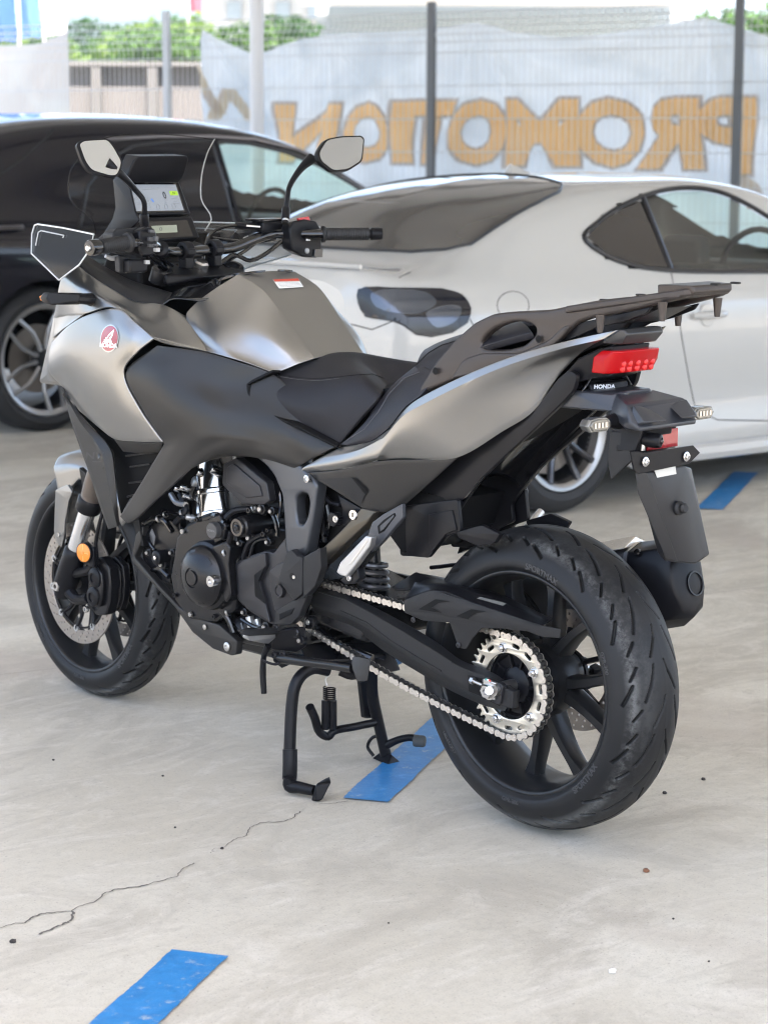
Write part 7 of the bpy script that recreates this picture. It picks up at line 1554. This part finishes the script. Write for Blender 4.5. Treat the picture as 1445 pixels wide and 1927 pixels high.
# centre stand
cs = empty('centre_stand', (.57, .04, .27)); cs.parent = moto; cs.matrix_parent_inverse = parent_inv(moto)
G_ = lambda x, y: PZ_(x, y, .012)
MB().tube([P(618, 1262, .08), P(590, 1258, .115), P(568, 1270, .140), P(555, 1292, .158), P(549, 1330, .168), P(546, 1390, .178), P(545, 1445, .186), P(546, 1474, .190)], [.013, .013, .0135, .0135, .0135, .0135, .0145, .0145], 14).link('leg', M_BLACK, cs)
MB().tube([P(546, 1410, .181), P(546, 1440, .186), P(545, 1466, .189)], [.0165, .0165, .0165], 14).link('leg_sleeve', M_BLACK, cs)
a = PZ_(546, 1478, .022); b = PZ_(592, 1488, .020)
MB().tube([a+Vector((0, 0, .018)), a, a.lerp(b, .4), b], [.0145, .0155, .0135, .012], 12).link('foot', M_BLACK, cs)
cc = PZ_(600, 1487, .02); link('foot_plate', hull_me([cc+Vector(v) for v in ((-.024, .012, -.016), (-.028, -.012, .022), (-.004, -.030, .026), (.010, -.024, .018), (.004, .020, -.020), (-.016, .022, -.018), (-.012, .02, .02), (.006, -.005, -.016))]), M_BLACK, cs, bevel=.004, seg=3)
MB().tube([P(694, 1262, -.05), P(700, 1310, -.065), P(712, 1360, -.085), P(727, 1425, -.104)], [.018, .015, .013, .013], 14).link('leg', M_BLACK, cs)
both_pts = PP((676, 1262, -.02), (712, 1262, -.05), (712, 1320, -.07), (700, 1352, -.08), (686, 1352, -.06), (688, 1310, -.05))
link('gusset', hull_me(both_pts+[p+Vector((.012, 0, 0)) for p in both_pts]), M_BLACK, cs, bevel=.003)
f0 = PZ_(726, 1426, .01); link('foot', hull_me([f0+Vector(v) for v in ((-.03, -.02, -.008), (.03, -.015, -.008), (.035, .012, -.006), (-.028, .02, -.008), (-.02, 0, .012), (.02, 0, .010))]), M_BLACK, cs, bevel=.003)
MB().tube([f0+Vector((.03, .01, .0)), f0+Vector((.045, .015, .02)), f0+Vector((.03, .012, .045)), f0+Vector((0, 0, .05))], .004, 8).link('foot_loop', M_BLACK, cs)
MB().tube([P(728, 1402, -.1), P(750, 1392, -.11), P(770, 1388, -.12), P(785, 1390, -.125)], [.010, .0085, .0085, .009], 12).link('pedal', M_BLACK, cs)
q = P(793, 1394, -.128); MB().lathe(q+Vector((.012, .012, 0)), (-1, -.6, 0), [(0, 0), (.0125, 0), (.0135, .004), (.0135, .022), (.011, .026), (0, .026)], 20).link('pedal_rubber', mat('pedal_rubber', (.05, .055, .055), .7), cs)
MB().tube([P(583, 1330, .12), P(592, 1350, .10), P(602, 1378, .08), P(618, 1386, .06), P(628, 1376, .05), P(665, 1368, .0), P(704, 1360, -.07)], [.010, .010, .010, .0095, .009, .009, .009], 12).link('cross_bar', M_BLACK, cs)
for x, y0 in ((613, .075), (626, .06)): MB().lathe(P(x, 1318, y0), (0, 0, -1), [(0, 0), (.0095, 0), (.0098, .01), (.0098, .062), (.0085, .066), (0, .066)], 20).link('spring_sleeve', M_BLACK, cs)
sp0 = P(620, 1295, .068); pts = []
for i in range(73):
    t = i/72; an = t*2*pi*6; pts.append(sp0+Vector((cos(an)*.0135, sin(an)*.0135, -.028*t+.002)))
MB().tube(pts, .0017, 6, smooth=0).link('return_spring', M_BLACK, cs)
MB().tube([sp0+Vector((0, 0, .03)), sp0+Vector((.006, .006, .02)), sp0+Vector((.004, .004, .005))], .002, 6).link('spring_hook', M_STEEL, cs)
MB().tube(PP((640, 1262, .02), (662, 1270, .0), (690, 1262, -.03)), .012, 10).link('pivot_tube', M_BLACK, cs)
link('stand_bracket', hull_me(PP((560, 1215, .13), (700, 1240, .0), (690, 1262, -.03), (600, 1262, .10), (575, 1245, .13))+[XZ(.62, -.10, .30), XZ(.50, -.10, .30), XZ(.62, -.10, .25)]), M_ENG, moto, bevel=.005)
m = MB(); m.tube(PP((695, 1238, .0), (715, 1234, -.02), (735, 1243, -.05)), .007, 10); m.link('linkage', M_ENG2, moto)
link('linkage_plate', plate([(700, 1218), (735, 1232), (748, 1262), (720, 1268), (702, 1250)], -.03, .01, .004), M_ENG2, moto)
# exhaust on the far side
mu = empty('exhaust', (-.1, -.17, .5)); mu.parent = moto; mu.matrix_parent_inverse = parent_inv(moto)
EA = P(1272, 1092, -.175); EB = EA+Vector((.52, .02, -.13)); ed = (EB-EA).normalized()
e1 = Vector((0, 1, 0)); e2 = e1.cross(ed).normalized(); e2 = e2 if e2.z > 0 else -e2
def sec(t, k, kk=1.0): 
    o = [(-.062, .035), (-.045, .072), (0, .088), (.045, .072), (.062, .035), (.060, -.03), (.040, -.078), (0, -.098), (-.040, -.078), (-.060, -.03)]
    c = EA+ed*t; return [c+e1*a*k+e2*b*k*kk for a, b in o]
def loft(secs, cap=True):
    n = len(secs[0]); vs = [p for s in secs for p in s]; fs = [(i*n+j, i*n+(j+1) % n, (i+1)*n+(j+1) % n, (i+1)*n+j) for i in range(len(secs)-1) for j in range(n)]
    if cap: fs += [tuple(range(n))[::-1], tuple((len(secs)-1)*n+j for j in range(n))]
    return mesh_from(vs, fs)
link('end_cap', loft([sec(-.035, .60), sec(-.030, .80), sec(0, .97), sec(.075, 1.0)]), M_BLACK, mu, bevel=.004, seg=3, smooth=60)
link('canister', loft([sec(.078, .96), sec(.085, .985), sec(.36, .92), sec(.42, .55), sec(.50, .3)]), mat('canister_steel', (.16, .16, .165), .28, .8), mu, bevel=.004, smooth=60)
link('clamp_ring', loft([sec(.074, 1.01), sec(.084, 1.01)], False), M_STEEL, mu)
link('heat_strip', hull_me([EA+ed*t+e1*a+e2*b for t, a, b in ((.085, .045, .080), (.085, -.045, .080), (.34, .04, .075), (.34, -.04, .075), (.085, .0, .103), (.34, 0, .095))]), mat('strip_beige', (.60, .56, .50), .25, .8), mu, bevel=.003)
oc = EA-ed*.028+e2*-.012+e1*-.012; MB().lathe(oc-ed*.008, ed, [(.024, 0), (.022, .001), (.021, .03), (0, .03)], 28).link('outlet', M_DEEP, mu)
MB().lathe(oc-ed*.009, ed, [(.0245, .002), (.0255, -.001), (.0225, -.001), (.0215, .004)], 28).link('outlet_rim', M_ENG, mu)
for t, a, b in ((.045, .050, .068), (.045, .056, -.052)): MB().bolt(EA+ed*t+e1*a+e2*b, e1*.8+e2*(.6 if b > 0 else -.5), .008, .005).link('cap_bolt', M_GLOSSB, mu)
MB().tube([EB, EB+Vector((.12, .04, -.02)), XZ(.55, -.10, .26), XZ(.70, -.02, .24)], [.03, .026, .026, .026], 12).link('header_pipe', M_STEEL, mu)
# rear brake caliper, far side of the rear wheel
link('rear_caliper', hull_me([XZ(.10+a, -.11+b, .36+c) for a in (-.035, .035) for b in (-.02, .025) for c in (-.03, .03)]+[XZ(.10, -.11, .41)]), M_ENG, moto, bevel=.006)
MB().tube([XZ(.10, -.11, .40), XZ(.16, -.10, .46), XZ(.30, -.09, .50), XZ(.42, -.08, .48)], .0045, 8).link('rear_brake_hose', M_BLACK, moto)
MB().lathe((0, -.14, RZc), (0, 1, 0), [(0, -.01), (.013, -.01), (.013, .30), (0, .30)], 20).link('rear_axle', M_STEEL, moto)

# ---------------------------------------------------------------- distant haze
hm_ = bpy.data.materials.new('haze'); hm_.use_nodes = True; hm_.node_tree.nodes.clear()
vo_ = hm_.node_tree.nodes.new('ShaderNodeVolumePrincipled'); vo_.inputs['Color'].default_value = (.80, .88, 1.0, 1); vo_.inputs['Density'].default_value = .0006
ho_ = hm_.node_tree.nodes.new('ShaderNodeOutputMaterial'); hm_.node_tree.links.new(vo_.outputs[0], ho_.inputs['Volume'])
tag(MB().box((0, 0, 59.5), (3200, 3200, 121)).link('haze', hm_, flat=True), kind='stuff')
